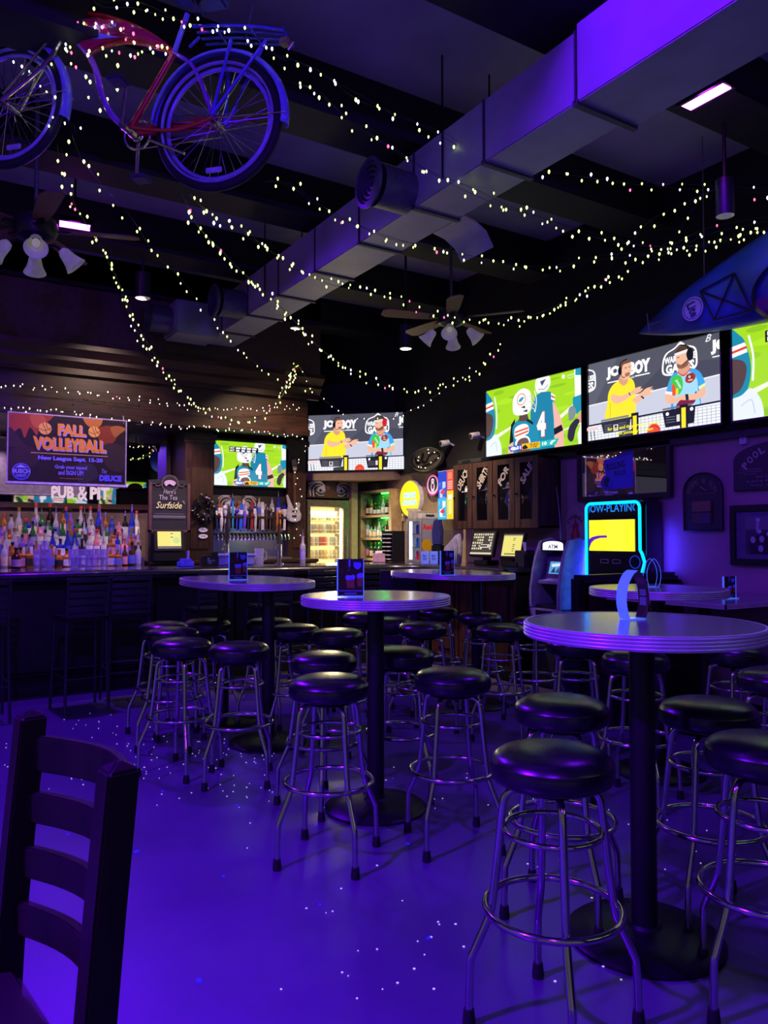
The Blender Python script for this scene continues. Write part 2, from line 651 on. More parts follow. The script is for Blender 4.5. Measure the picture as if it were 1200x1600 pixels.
# top: long run with a rounded inside corner into the right run
XR = 4.72
out = [(-5.0, BF), (XR - 0.45, BF)]
for i in range(1, 8):
    a = -PI / 2 + 0
out += [(XR - 0.45 + 0.45 * math.sin(PI / 2 * i / 8), BF - 0.45 + 0.45 * math.cos(PI / 2 * i / 8)) for i in range(1, 9)]
out += [(XR, 5.42), (XW - 0.005, 5.42), (XW - 0.005, BD), (-5.0, BD)]
loc = [(a, b - BF) for a, b in out]
MB().prismz(loc, 1.035, 1.075).build('counter_top', MTOP, bar, bevel=0.008)
nose = [(a, b - BF - 0.004 if i < 3 else b - BF, 1.045) for i, (a, b) in enumerate(out[:11])]
nose = [Vector((p[0], p[1], 1.030)) for p in nose]
MB().tube(nose, 0.042, 10).build('padded_nosing', M('dark_nosing', '#1c1420', 0.28, coat=0.4, noise=0.5, ns=60), bar)
MPAN = M('black_brown_panel', '#181014', 0.5, ns=5, stretch=(5, 5, 0.6), col2='#0e0a0c')
x = -5.0
while x < XR - 0.5:
    x1 = min(x + 0.78, XR - 0.45)
    MB().bx(x + 0.006, x1 - 0.006, 0.24, 0.30, 0.10, 1.03).build('front_panel', MPAN, bar, smooth=False, bevel=0.006)
    x = x1
MB().bx(-5.0, XR + 0.2, 0.27, 0.34, 0.0, 0.98).build('bar_carcass', BLACK, bar, smooth=False)
MB().bx(-5.0, XR - 0.3, 0.20, 0.26, 0.0, 0.10).build('kick_board', BLACK, bar, smooth=False)
# right run, warmer wood doors below
MPW = M('brown_panel_wood', '#4a2a1c', 0.45, ns=5, stretch=(5, 5, 0.6), col2='#2a160f')
yy = 5.44
while yy < 7.0:
    y1 = min(yy + 0.42, 7.02)
    MB().bx(XR + 0.12, XR + 0.16, yy - BF + 0.006, y1 - BF - 0.006, 0.10, 1.03).build('side_panel', MPW, bar, smooth=False, bevel=0.006)
    MB().bx(XR + 0.105, XR + 0.125, yy - BF + 0.06, y1 - BF - 0.06, 0.2, 0.92).build('raised_panel', MPW, bar, smooth=False, bevel=0.01)
    yy = y1
MB().bx(XR + 0.16, XW - 0.02, 5.45 - BF, 7.3 - BF, 0.0, 1.0).build('bar_carcass', BLACK, bar, smooth=False)
m = MB()
rail = [(-5.0, 0.10, 0.2), (XR - 0.5, 0.10, 0.2)]
m.tube(rail, 0.022, 10)
for x in (-3.5, -1.5, 0.5, 2.5):
    m.cyl((x, 0.10, 0.2), (x, 0.25, 0.2), 0.012, n=8)
m.build('foot_rail', BLACKM, bar)

# ------------------------------------------------------------------ back bar: base counter, tiers, pilasters, mirror
bb = thing('back_bar', 'dark wood back bar base with stepped bottle tiers behind the long bar', 'back bar', (0, 8.4, 0))
MB().bx(XL, 2.30, 0.12, 0.895, 0.0, 1.00).build('base_cabinet', WOOD, bb, smooth=False)
MB().bx(2.30, 4.36, 0.12, 0.895, 0.0, 1.06).build('base_cabinet', WOOD, bb, smooth=False)
MB().bx(XL, 2.30, 0.06, 0.895, 1.00, 1.04).build('ledge', WOODH, bb, smooth=False, bevel=0.006)
MB().bx(2.30, 4.36, 0.06, 0.895, 1.06, 1.10).build('ledge', WOODH, bb, smooth=False, bevel=0.006)
TIERS = [(8.56, 1.04), (8.70, 1.145), (8.84, 1.25), (8.98, 1.355)]
for q, (ty, tz) in enumerate(TIERS[1:]):
    MB().bx(XL, 2.28, ty - 0.07 - 8.4, 0.895 - 0.0, TIERS[q][1] + (0.0 if q == 0 else 0.0), tz).build('bottle_tier', M('tier_acrylic', '#5a5270', 0.25, coat=0.5), bb, smooth=False)
for (x0, x1) in ((2.76, 3.09), (4.05, 4.30)):
    xc, w = (x0 + x1) / 2, (x1 - x0) / 2
    t = MB().bx(xc - w, xc + w, 0.3, 0.895, 1.10, 2.60).build('pilaster', WOOD, bb, smooth=False, bevel=0.006)
    MB().bx(xc - w - 0.02, xc + w + 0.02, 0.28, 0.32, 2.46, 2.50).bx(xc - w - 0.035, xc + w + 0.035, 0.27, 0.32, 2.50, 2.57).build('capital', WOODH, t, smooth=False, bevel=0.006)
    MB().bx(xc - w + 0.05, xc + w - 0.05, 0.288, 0.31, 1.22, 2.38).build('raised_panel', WOOD, t, smooth=False, bevel=0.01)
MB().bx(3.09, 4.05, 0.42, 0.895, 1.10, 2.56 - 0.0).build('tap_bay_backing', WOOD, bb, smooth=False)
MIR = M('mirror_glass', '#c9c9d2', 0.02, 1.0, noise=0.0)
mt = thing('bar_mirror', 'large wall mirror with white pub lettering behind the liquor bottles', 'mirror', (0.6, 9.29, 2.05))
MB().bx(-2.2, 2.10, -0.012, 0.0, -0.30, 0.55).build('glass', MIR, mt, smooth=False)
m = MB()
for (a, b, c, d) in ((-2.25, 2.14, 0.55, 0.60), (-2.25, 2.14, -0.36, -0.30), (2.10, 2.14, -0.3, 0.55)):
    m.bx(a, b, -0.03, 0.0, c, d)
m.build('frame', WOODH, mt, smooth=False)
# "DEUCE PUB & PIT" lettering on the glass
p = PIC(1.1 / 0.16, clip=False)
p.text('PUB', 0.02, 0.1, 0.33, 0.85, '#f0f0f6', 0.05)
p.text('&', 0.40, -0.05, 0.15, 1.1, '#f0f0f6', 0.02)
p.text('PIT', 0.58, 0.1, 0.30, 0.85, '#f0f0f6', 0.06)
p.line([(-0.25, 0.2), (-0.1, -0.1), (0.0, 0.15), (0.1, -0.2)], 0.02, '#8f8f9c', 5)
p.line([(0.9, 0.0), (1.0, 0.1), (1.06, -0.2), (1.0, -0.4)], 0.02, '#8f8f9c', 5)
c0 = at_y(78, 768, 9.26)
c1 = at_y(184, 768, 9.26)
p.build('lettering', c1.x - c0.x, 0.17, MP('print_matte'), mt, y=-0.02, cx=(c0.x + c1.x) / 2 - 0.6, cz=c0.z - 2.05)

# recessed puck lights under the canopy, over the bottles
for k, x in enumerate((0.35, 0.95, 1.55, 2.15, 2.62)):
    pk = thing('puck_light', 'small warm puck light under the bar canopy, %s from the left' % ORD[k], 'puck light', (x, 8.42, 2.60), 0, 'puck lights under the bar canopy')
    MB().lathe([(0.035, 0.0), (0.038, -0.014), (0.028, -0.018), (0.026, -0.008)], 18).build('bezel', STEEL, pk)
    MB().lathe([(0.026, -0.009), (0.001, -0.008)], 18).build('lens', M('puck_lens', '#ffe8d0', 0.4, emit=(1.0, 0.8, 0.6), es=1.2), pk)
    light('puck_lamp', 'SPOT', (x, 8.42, 2.575), 22, (1.0, 0.70, 0.78), (x, 8.80, 1.2), 0.008, spot=2.3, blend=0.9)
# ================================================================== pub tables
MLAM = M('grey_laminate', '#bab6be', 0.2, 0.85, noise=0.06, ns=60, stretch=(1, 12, 1))
MRIB = M('ribbed_aluminium', '#dcd8e0', 0.3, 0.55, noise=0.05)


def outline(a, b, n=56):
    if abs(a - b) < 1e-6:
        return [(a * math.cos(2 * PI * i / n), a * math.sin(2 * PI * i / n)) for i in range(n)]
    pts = []
    for i in range(n):                      # long oval with full round ends
        t = 2 * PI * i / n
        c, s = math.cos(t), math.sin(t)
        e = 2 / 2.35
        pts.append((a * math.copysign(abs(c) ** e, c), b * math.copysign(abs(s) ** e, s)))
    return pts


def make_table(label, loc, a, b, rz, posts, base_r=0.257, ht=1.067, group='round and oval pub tables'):
    t = thing('pub_table', label, 'table', loc, rz, group)
    ol = outline(a, b)
    n = len(ol)

    def shell(prof):
        m = MB()
        vs = []
        for (o, z) in prof:
            for (x, y) in ol:
                l = math.hypot(x, y)
                vs.append((x * (1 + o / l), y * (1 + o / l), z))
        fs = []
        for k in range(len(prof) - 1):
            for i in range(n):
                j = (i + 1) % n
                fs.append((k * n + i, k * n + j, (k + 1) * n + j, (k + 1) * n + i))
        return m, vs, fs
    m, vs, fs = shell([(-0.008, ht - 0.04), (-0.004, ht - 0.002), (-0.006, ht)])
    fs.append(tuple(range(2 * n, 3 * n)))
    fs.append(tuple(reversed(range(n))))
    m.add(vs, fs)
    m.build('table_top', MLAM, t)
    prof = [(-0.008, ht - 0.046), (0.004, ht - 0.046)]
    z = ht - 0.044
    for k in range(4):
        prof += [(0.004, z), (0.008, z + 0.003), (0.008, z + 0.007), (0.004, z + 0.0095), (0.002, z + 0.0105)]
        z += 0.011
    prof += [(0.004, ht + 0.001), (-0.006, ht + 0.0012)]
    m, vs, fs = shell(prof)
    m.add(vs, fs)
    m.build('edge_band', MRIB, t, ang=60)
    for (x, y) in posts:
        MB().cyl((x, y, 0.03), (x, y, ht - 0.05), 0.043, n=20).build('column', M('matte_black_column', '#060608', 0.5), t)
        MB().bx(x - 0.22, x + 0.22, y - 0.03, y + 0.03, ht - 0.062, ht - 0.046).bx(x - 0.03, x + 0.03, y - 0.22, y + 0.22, ht - 0.062, ht - 0.046).build('mounting_plate', BLACKM, t, smooth=False)
        MB().lathe([(0.001, 0.055), (0.05, 0.055), (0.06, 0.045), (base_r * 0.6, 0.034), (base_r * 0.95, 0.02), (base_r, 0.01), (base_r, 0.0), (0.001, 0.0)], 40, c=(x, y, 0)).build('base', M('black_iron_base', '#121218', 0.38, 0.4), t)
    return t


def floor_pt(px, d):
    p = at_d(px, 900, d)
    return (p.x, p.y, 0)


R15 = 0.385
TB_NEAR = floor_pt(1001, 2.66)
TB_MID = floor_pt(587, 3.92)
TB_FAR = floor_pt(1027, 4.50)
make_table('nearest round pub table with curved acrylic menu ring on its grey top', TB_NEAR, 0.392, 0.392, 0, [(0, 0)], 0.26)
make_table('round pub table in the middle holding an upright acrylic menu stand', TB_MID, 0.372, 0.372, 0, [(0, 0)])
make_table('round pub table in front of the glowing jukebox and black booth', TB_FAR, 0.38, 0.38, 0, [(0, 0)])
RU = PI / 2
a1, a2 = Vector(floor_pt(347, 5.75)), Vector(floor_pt(423, 5.12))
cA = (a1 + a2) / 2
dA = (a1 - a2)
TB_LEFT = tuple(cA)
make_table('long oval pub table with two columns beside the bar chairs', TB_LEFT, 0.64, 0.38, math.atan2(dA.y, dA.x), [(dA.length / 2 - 0.03, 0), (-dA.length / 2 + 0.03, 0)])
a1, a2 = Vector(floor_pt(664, 6.90)), Vector(floor_pt(748, 6.27))
cB = (a1 + a2) / 2
dB = (a1 - a2)
TB_BACK = tuple(cB)
make_table('long oval pub table near the cash machine and brown bar panels', TB_BACK, 0.64, 0.39, math.atan2(dB.y, dB.x), [(dB.length / 2 - 0.03, 0), (-dB.length / 2 + 0.03, 0)])

# rectangular counter-height table against the right wall
t = thing('rectangular_table', 'rectangular table with chrome edge against the mauve wall under the framed photo', 'table', (4.86, 3.66, 0))
MB().bx(-0.47, 0.53, -0.70, 0.26, 0.905, 0.94).build('table_top', MLAM, t, smooth=False, bevel=0.004)
m = MB()
for zz in (0.908, 0.919, 0.930):
    m.bx(-0.478, -0.468, -0.708, 0.26, zz, zz + 0.008).bx(-0.478, 0.53, -0.708, -0.698, zz, zz + 0.008)
m.build('edge_band', MRIB, t, smooth=False)
MB().cyl((0, -0.22, 0.03), (0, -0.22, 0.905), 0.04, n=18).build('column', M('matte_black_column'), t)
MB().lathe([(0.001, 0.05), (0.05, 0.05), (0.2, 0.03), (0.26, 0.012), (0.26, 0), (0.001, 0)], 32, c=(0, -0.22, 0)).build('base', M('black_iron_base'), t)

# ================================================================== chrome bar stools
def make_stool():
    t = thing('bar_stool', 'x', 'stool', (0, 0, 0), 0, 'black and chrome bar stools')
    prof = [(0.001, 0.772), (0.08, 0.770), (0.125, 0.764), (0.150, 0.755), (0.163, 0.744), (0.170, 0.734), (0.1715, 0.731), (0.1705, 0.728), (0.172, 0.722), (0.172, 0.700),
            (0.168, 0.685), (0.155, 0.676), (0.12, 0.674), (0.001, 0.674)]
    MB().lathe(prof, 36).build('seat', VINYL, t, ang=75)
    MB().lathe([(0.001, 0.676), (0.10, 0.676), (0.10, 0.655), (0.085, 0.65), (0.001, 0.65)], 24).build('swivel_plate', BLACKM, t)
    leg = [(0.03, 0.656), (0.085, 0.655), (0.115, 0.648), (0.132, 0.630), (0.139, 0.600), (0.152, 0.48), (0.170, 0.335), (0.182, 0.290), (0.222, 0.20), (0.232, 0.165), (0.236, 0.03)]
    pl = catmull([(r, 0, z) for r, z in leg], 3)
    MLEG = MB().tube(pl, 0.0115, 10)
    lg = MLEG.build('leg', CHROME, t, ang=60)
    lg.rotation_euler = (0, 0, PI / 4)
    ft = MB().lathe([(0.001, 0.0), (0.0175, 0.0), (0.0185, 0.01), (0.015, 0.045), (0.001, 0.047)], 14, c=(0.236, 0, 0)).build('rubber_foot', RUBBER, lg)
    for k in (1, 2, 3):
        c = copy_tree(lg, t)
        c.rotation_euler = (0, 0, PI / 4 + k * PI / 2)
    MB().ring((0, 0, 0.54), 0.135, 0.0085, 40, 8).build('upper_ring', CHROME, t, ang=80)
    MB().ring((0, 0, 0.325), 0.188, 0.0105, 48, 8).build('foot_ring', CHROME, t, ang=80)
    return t


STOOLS = [  # seat-top centre in the photograph, turn, label
    (862, 1168, 12, 'nearest bar stool, cushion fully in view left of the near table column'),
    (877, 1090, 30, 'bar stool just behind the nearest one, left side of the near table'),
    (1107, 1094, 62, 'bar stool tucked under the right side of the near table'),
    (1196, 1152, 40, 'bar stool cut off by the right edge of the photo, closest there'),
    (993, 1018, 20, 'bar stool seen split behind the near table column'),
    (1150, 1008, 70, 'bar stool below the right rim of the near table, in its shade'),
    (1216, 1046, 10, 'bar stool only partly in frame at the right edge, second closest'),
    (899, 996, 50, 'bar stool half hidden under the left rim of the near table'),
    (783, 975, 38, 'bar stool right of the back oval table front column'),
    (836, 964, 5, 'bar stool beneath the cash machine beside the near table rim'),
    (750, 957, 55, 'bar stool behind the back oval table column by brown panels'),
    (514, 1056, 44, 'front left bar stool at the middle round table, lit yellow on top'),
    (707, 1046, 70, 'front right bar stool at the middle round table'),
    (506, 1020, 15, 'second bar stool back on the left of the middle table column'),
    (628, 1012, 50, 'bar stool directly right of the middle table column'),
    (528, 983, 33, 'third bar stool back on the left of the middle table column'),
    (660, 972, 10, 'bar stool under the far right rim of the middle table'),
    (612, 965, 60, 'bar stool behind the middle table column, beneath the pumpkin chalkboard'),
    (568, 957, 25, 'rearmost bar stool left of the middle table column'),
    (686, 949, 48, 'bar stool at the left end of the back oval table'),
    (374, 1004, 64, 'front bar stool before the left oval table right column'),
    (284, 998, 35, 'leftmost group: bar stool closest to camera near left oval table'),
    (270, 981, 55, 'leftmost group: middle bar stool of three near left oval table'),
    (256, 972, 20, 'leftmost group: bar stool farthest back near left oval table'),
    (324, 967, 8, 'bar stool behind the left oval table left column'),
    (421, 966, 40, 'bar stool behind the left oval table right column'),
    (461, 976, 66, 'bar stool under the right end of the left oval table'),
]
proto = make_stool()
for i, (px, py, rz, lab) in enumerate(STOOLS):
    p = at_z(px, py, 0.768)
    s = proto if i == 0 else copy_tree(proto)
    s.location = (p.x, p.y, 0)
    s.rotation_euler = (0, 0, math.radians(rz))
    s['label'] = lab
# ================================================================== ladder-back metal bar chairs at the bar
MCH = M('dark_metal_chair', '#34303e', 0.4, 0.3)


def make_bar_chair():
    t = thing('bar_chair', 'x', 'chair', (0, 0, 0), 0, 'ladder-back chairs along the bar')
    for s in (-1, 1):
        MB().tube([(s * 0.19, -0.19, 0.0), (s * 0.18, -0.16, 0.45), (s * 0.175, -0.16, 0.76), (s * 0.18, -0.20, 1.09)], 0.0135, 8).build('back_post', MCH, t)
        MB().tube([(s * 0.205, 0.22, 0.0), (s * 0.185, 0.17, 0.74)], 0.0135, 8).build('leg', MCH, t)
        MB().tube([(s * 0.188, -0.175, 0.30), (s * 0.198, 0.20, 0.30)], 0.009, 6).build('stretcher', MCH, t)
    MB().tube([(-0.195, 0.20, 0.32), (0.195, 0.20, 0.32)], 0.011, 8).build('footrest', MCH, t)
    MB().tube([(-0.185, -0.17, 0.28), (0.185, -0.17, 0.28)], 0.009, 6).build('stretcher', MCH, t)
    for k, z in enumerate((1.075, 1.015, 0.955, 0.895, 0.835)):
        y = -0.16 - 0.04 * (z - 0.76) / 0.33
        pts = [(x, y - 0.022 * math.cos(x / 0.18 * PI / 2), z) for x in (-0.178, -0.12, -0.06, 0, 0.06, 0.12, 0.178)]
        m = MB()
        for a, b in zip(pts[:-1], pts[1:]):
            vs = []
            for q in (a, b):
                vs += [(q[0], q[1] - 0.005, q[2] - 0.018), (q[0], q[1] + 0.005, q[2] - 0.018), (q[0], q[1] + 0.005, q[2] + 0.018), (q[0], q[1] - 0.005, q[2] + 0.018)]
            m.add(vs, [(0, 1, 5, 4), (1, 2, 6, 5), (2, 3, 7, 6), (3, 0, 4, 7)])
        m.build('slat', MCH, t)
    MB().bx(-0.20, 0.20, -0.19, 0.20, 0.74, 0.775).build('seat', VINYL, t, bevel=0.015)
    return t


proto = make_bar_chair()
for i, (px, yw, rz, lab) in enumerate([
        (128, 6.46, 6, 'dark ladder-back bar chair below the stacked pint glasses, leftmost fully in view'),
        (199, 6.56, -4, 'dark ladder-back bar chair immediately right of the leftmost full one'),
        (-26, 6.40, 4, 'dark ladder-back bar chair cut off by the left photo edge'),
        (326, 6.60, 3, 'dark ladder-back bar chair behind the left oval table left column'),
        (421, 6.60, -3, 'dark ladder-back bar chair behind the left oval table right column'),
        (492, 6.60, 2, 'dark ladder-back bar chair left of the middle table menu stand'),
        (574, 6.58, -5, 'dark ladder-back bar chair right of the middle table menu stand')]):
    c = proto if i == 0 else copy_tree(proto)
    p = at_y(px, 900, yw)
    c.location = (p.x, yw, 0)
    c.rotation_euler = (0, 0, math.radians(rz))
    c.scale = (0.86, 0.9, 0.96)
    c['label'] = lab
# ================================================================== wooden ladder-back chair, foreground left
MDW = M('worn_dark_walnut', '#1c120e', 0.45, col2='#0f0a08', ns=5, stretch=(5, 5, 0.8), spec=0.3)
PL, PR = at_d(47, 1130, 1.30), at_d(187, 1213, 1.00)
base = (PL + PR) / 2
dv = PR - PL
fc = thing('wooden_chair', 'dark walnut ladder-back bar chair in the left foreground', 'chair', (base.x + dv.y / dv.length * 0.03, base.y - dv.x / dv.length * 0.03, 0), math.atan2(dv.y, dv.x))
hw = Vector((dv.x, dv.y)).length / 2 - 0.004
ZT = 1.062
# local: x from the left post to the right post, the sitter's side is -y
for s in (-1, 1):
    sec = [(0.0, -0.03), (0.40, -0.012), (0.70, 0.0), (0.88, 0.014), (ZT, 0.03)]
    m = MB()
    vs, fs = [], []
    for (z, y) in sec:
        for (a, b) in ((-0.021, -0.021), (0.021, -0.021), (0.021, 0.021), (-0.021, 0.021)):
            vs.append((s * hw + a, y + b, z))
    for k in range(len(sec) - 1):
        for j in range(4):
            j2 = (j + 1) % 4
            fs.append((k * 4 + j, k * 4 + j2, (k + 1) * 4 + j2, (k + 1) * 4 + j))
    fs.append((3, 2, 1, 0))
    k = (len(sec) - 1) * 4
    vs.append((s * hw, sec[-1][1], ZT + 0.012))
    for j in range(4):
        fs.append((k + j, k + (j + 1) % 4, len(vs) - 1))
    m.add(vs, fs)
    m.build('back_post', MDW, fc, bevel=0.003, ang=30)
for (z, h, dep) in ((1.003, 0.058, 0.072), (0.918, 0.050, 0.066), (0.832, 0.050, 0.060), (0.744, 0.052, 0.054)):
    yb = 0.03 * (z - 0.70) / 0.36
    m = MB()
    N = 14
    vs, fs = [], []
    for i in range(N + 1):
        x = -hw + 2 * hw * i / N
        y = yb + dep * math.cos(x / hw * PI / 2)
        for (a, b) in ((-0.009, -h / 2), (0.009, -h / 2), (0.009, h / 2), (-0.009, h / 2)):
            vs.append((x, y + a, z + b))
    for i in range(N):
        for j in range(4):
            j2 = (j + 1) % 4
            fs.append((i * 4 + j, i * 4 + j2, (i + 1) * 4 + j2, (i + 1) * 4 + j))
    fs += [(0, 1, 2, 3), (N * 4 + 3, N * 4 + 2, N * 4 + 1, N * 4)]
    m.add(vs, fs)
    m.build('slat', MDW, fc, bevel=0.003, ang=30)
sp = [(-0.17, 0.01), (0.17, 0.01), (0.205, -0.05), (0.21, -0.36), (0.17, -0.40), (-0.17, -0.40), (-0.21, -0.36), (-0.205, -0.05)]
MB().prismz(sp, 0.625, 0.665).build('seat', M('dark_wood_seat', '#1a1412', 0.4, ns=8), fc, bevel=0.012)
for s in (-1, 1):
    MB().tube([(s * 0.17, -0.35, 0.63), (s * 0.19, -0.38, 0.0)], 0.018, 8).build('leg', MDW, fc)
    MB().tube([(s * hw, -0.0, 0.25), (s * 0.185, -0.37, 0.25)], 0.011, 8).build('stretcher', MDW, fc)
MB().tube([(-0.183, -0.367, 0.30), (0.183, -0.367, 0.30)], 0.012, 8).build('footrest', MDW, fc)

# ================================================================== black booth bench by the jukebox
bo = thing('booth_bench', 'black padded booth bench with maroon seat behind the far round table', 'bench', (4.85, 4.05, 0))
MB().bx(-0.60, 0.53, -0.02, 0.12, 0.10, 1.08).build('backrest', VINYL, bo, bevel=0.03)
MB().bx(-0.58, 0.53, -0.06, -0.02, 0.50, 1.02).build('back_pad', M('maroon_vinyl', '#2a0d14', 0.4), bo, bevel=0.02)
MB().bx(-0.58, 0.53, -0.30, -0.05, 0.36, 0.48).build('seat_pad', M('maroon_vinyl'), bo, bevel=0.02)
MB().bx(-0.58, 0.53, -0.28, 0.10, 0.0, 0.36).build('plinth', BLACK, bo, smooth=False)
# ================================================================== televisions
def pic_football(caption=False, mirror_score=False):
    p = PIC(16 / 9)
    p.rect(0, 0, 1, 1, '#9fd41f')
    rnd = random.Random(5)
    for k in range(26):
        p.ell(rnd.random(), rnd.random(), 0.05 + 0.05 * rnd.random(), 0.015 + 0.03 * rnd.random(), ['#93c81c', '#aade2a', '#8abf22'][k % 3], 10)
    p.poly([(0.06, 0.72), (0.32, 0.58), (0.32, 0.61), (0.08, 0.78)], '#e9f2d8')
    p.poly([(0.70, 0.66), (0.95, 0.42), (0.96, 0.46), (0.72, 0.70)], '#e9f2d8')
    p.poly([(0.80, 0.78), (1.0, 0.70), (1.0, 0.73), (0.80, 0.80)], '#dfe9c8')
    # player at the left edge
    p.blob([(-0.05, 0.02), (0.05, 0.10), (0.09, 0.25), (0.11, 0.5), (0.07, 0.74), (-0.05, 0.8)], '#1d86a8')
    p.poly([(0, 0.2), (0.075, 0.18), (0.085, 0.22), (0, 0.25)], '#f3f3f3')
    p.poly([(0, 0.25), (0.085, 0.22), (0.087, 0.245), (0, 0.275)], '#e0452e')
    p.poly([(0, 0.275), (0.088, 0.25), (0.09, 0.29), (0, 0.32)], '#f3f3f3')
    p.blob([(-0.05, 0.36), (0.05, 0.36), (0.085, 0.45), (0.07, 0.6), (0.03, 0.7), (-0.05, 0.7)], '#54413f')
    p.line([(0.10, 0.12), (0.125, 0.35), (0.12, 0.6)], 0.012, '#e9eef2', 4)
    p.blob([(-0.05, 0.8), (0.05, 0.74), (0.11, 0.68), (0.17, 0.84), (0.16, 1.05), (-0.05, 1.05)], '#dfe7ef')
    p.line([(0.05, 0.85), (0.11, 0.8), (0.13, 0.95)], 0.006, '#b9c6d4', 4)
    # player with his back to us, number 4
    p.blob([(0.55, 0.05), (0.60, -0.03), (0.69, 0.0), (0.70, 0.12), (0.66, 0.2), (0.57, 0.2)], '#eef0f2')
    p.poly([(0.60, 0.05), (0.66, 0.03), (0.62, 0.12)], '#3f4f66')
    p.line([(0.58, 0.15), (0.64, 0.17), (0.68, 0.12)], 0.006, '#7d8ea1')
    p.poly([(0.55, 0.24), (0.61, 0.20), (0.70, 0.22), (0.745, 0.30), (0.735, 0.55), (0.74, 1), (0.50, 1), (0.50, 0.45)], '#1b7fa3')
    p.poly([(0.71, 0.24), (0.75, 0.29), (0.745, 0.36), (0.71, 0.33)], '#eef2f4')
    p.poly([(0.712, 0.27), (0.748, 0.31), (0.746, 0.33), (0.712, 0.30)], '#e0552e')
    p.text('4', 0.555, 0.47, 0.105, 0.36, '#e2603a', 0.06)
    p.text('4', 0.56, 0.48, 0.095, 0.34, '#f6f7f8', 0.05)
    p.blob([(0.725, 0.38), (0.75, 0.42), (0.80, 0.60), (0.83, 0.80), (0.82, 1.05), (0.75, 1.05), (0.74, 0.7)], '#e9b0a2')
    p.poly([(0.735, 0.74), (0.81, 0.70), (0.825, 0.78), (0.74, 0.83)], '#17181c')
    # front player in profile
    p.poly([(0.29, 0.58), (0.335, 0.50), (0.335, 0.84), (0.27, 0.86)], '#16181d')
    p.poly([(0.27, 0.86), (0.335, 0.82), (0.335, 1), (0.25, 1)], '#e9b0a2')
    p.blob([(0.31, 0.62), (0.38, 0.52), (0.47, 0.54), (0.55, 0.62), (0.585, 0.8), (0.59, 1.05), (0.34, 1.05), (0.315, 0.8)], '#2089ab')
    p.poly([(0.385, 0.44), (0.47, 0.47), (0.485, 0.57), (0.375, 0.55)], '#5a4440')
    p.poly([(0.47, 0.53), (0.53, 0.60), (0.53, 0.64), (0.46, 0.57)], '#17242c')
    p.blob([(0.31, 0.30), (0.33, 0.17), (0.41, 0.09), (0.49, 0.14), (0.51, 0.26), (0.50, 0.42), (0.44, 0.47), (0.33, 0.44)], '#f1f2f4')
    p.oring(0.405, 0.24, 0.045, 0.007, '#e8763a', 22)
    p.blob([(0.375, 0.26), (0.40, 0.22), (0.435, 0.215), (0.42, 0.25), (0.40, 0.275)], '#2b9bb4')
    for yy in (0.22, 0.30, 0.38):
        p.line([(0.485, yy), (0.535, yy + 0.03), (0.545, yy + 0.08)], 0.008, '#c9ccd2', 4)
    p.line([(0.545, 0.16), (0.565, 0.3), (0.55, 0.46)], 0.008, '#f0f0f2', 4)
    p.poly([(0.40, 0.36), (0.44, 0.34), (0.45, 0.38)], '#232830')
    p.poly([(0.42, 0.42), (0.47, 0.40), (0.47, 0.44)], '#232830')
    p.blob([(0.335, 0.65), (0.41, 0.60), (0.475, 0.63), (0.48, 0.74), (0.41, 0.77), (0.34, 0.80)], '#f5f3f1')
    for k in range(2):
        p.poly([(0.335, 0.69 + k * 0.055), (0.48, 0.655 + k * 0.045), (0.48, 0.68 + k * 0.045), (0.335, 0.715 + k * 0.055)], '#df5a33')
    p.blob([(0.34, 0.84), (0.40, 0.76), (0.475, 0.79), (0.50, 0.87), (0.47, 0.92), (0.36, 0.92)], '#eef2f4')
    p.blob([(0.36, 0.86), (0.42, 0.80), (0.48, 0.84), (0.485, 1.05), (0.37, 1.05)], '#6b4f4d')
    # arm and glove at the right edge
    p.poly([(0.935, -0.02), (1.0, -0.02), (1.0, 0.36), (0.94, 0.37)], '#eef1f4')
    p.poly([(0.945, 0.0), (1.0, 0.0), (1.0, 0.1), (0.945, 0.08)], '#2493b3')
    p.poly([(0.92, 0.37), (1.0, 0.35), (1.0, 0.55), (0.955, 0.60), (0.92, 0.52)], '#1f8cae')
    p.blob([(0.88, 0.52), (0.92, 0.48), (0.95, 0.56), (0.92, 0.66), (0.885, 0.66)], '#7d8b92')
    p.poly([(0.955, 0.66), (1.0, 0.55), (1.0, 0.72), (0.96, 0.72)], '#d89c8c')
    p.blob([(0.90, 0.72), (0.95, 0.66), (0.98, 0.70), (0.945, 0.80), (0.925, 0.92), (0.90, 0.95), (0.87, 0.90), (0.875, 0.80)], '#2c2b3a')
    p.poly([(0.96, 0.86), (1.0, 0.70), (1.0, 1.0), (0.97, 1.0)], '#e6ebf0')
    # score strip
    p.poly([(0.26, 0.90), (0.41, 0.89), (0.41, 0.965), (0.29, 0.975)], '#2547c8')
    p.blob([(0.285, 0.935), (0.31, 0.905), (0.35, 0.92), (0.36, 0.95), (0.31, 0.96)], '#dfe3f2', 3)
    p.text('31', 0.355, 0.905, 0.045, 0.05, '#ffffff', 0.04)
    p.rect(0.41, 0.885, 0.60, 0.968, '#f5b81c')
    p.poly([(0.415, 0.93), (0.45, 0.90), (0.48, 0.95), (0.46, 0.965), (0.42, 0.965)], '#20201c')
    p.text('FLAG', 0.50, 0.895, 0.085, 0.033, '#3a2c08', 0.02)
    p.text('7:38', 0.50, 0.932, 0.07, 0.028, '#3a2c08', 0.02)
    p.poly([(0.60, 0.885), (0.79, 0.88), (0.76, 0.965), (0.60, 0.968)], '#27b7b0')
    p.text('10', 0.625, 0.90, 0.045, 0.05, '#ffffff', 0.04)
    p.blob([(0.70, 0.94), (0.72, 0.90), (0.76, 0.90), (0.73, 0.925), (0.72, 0.95)], '#e8fbfa', 3)
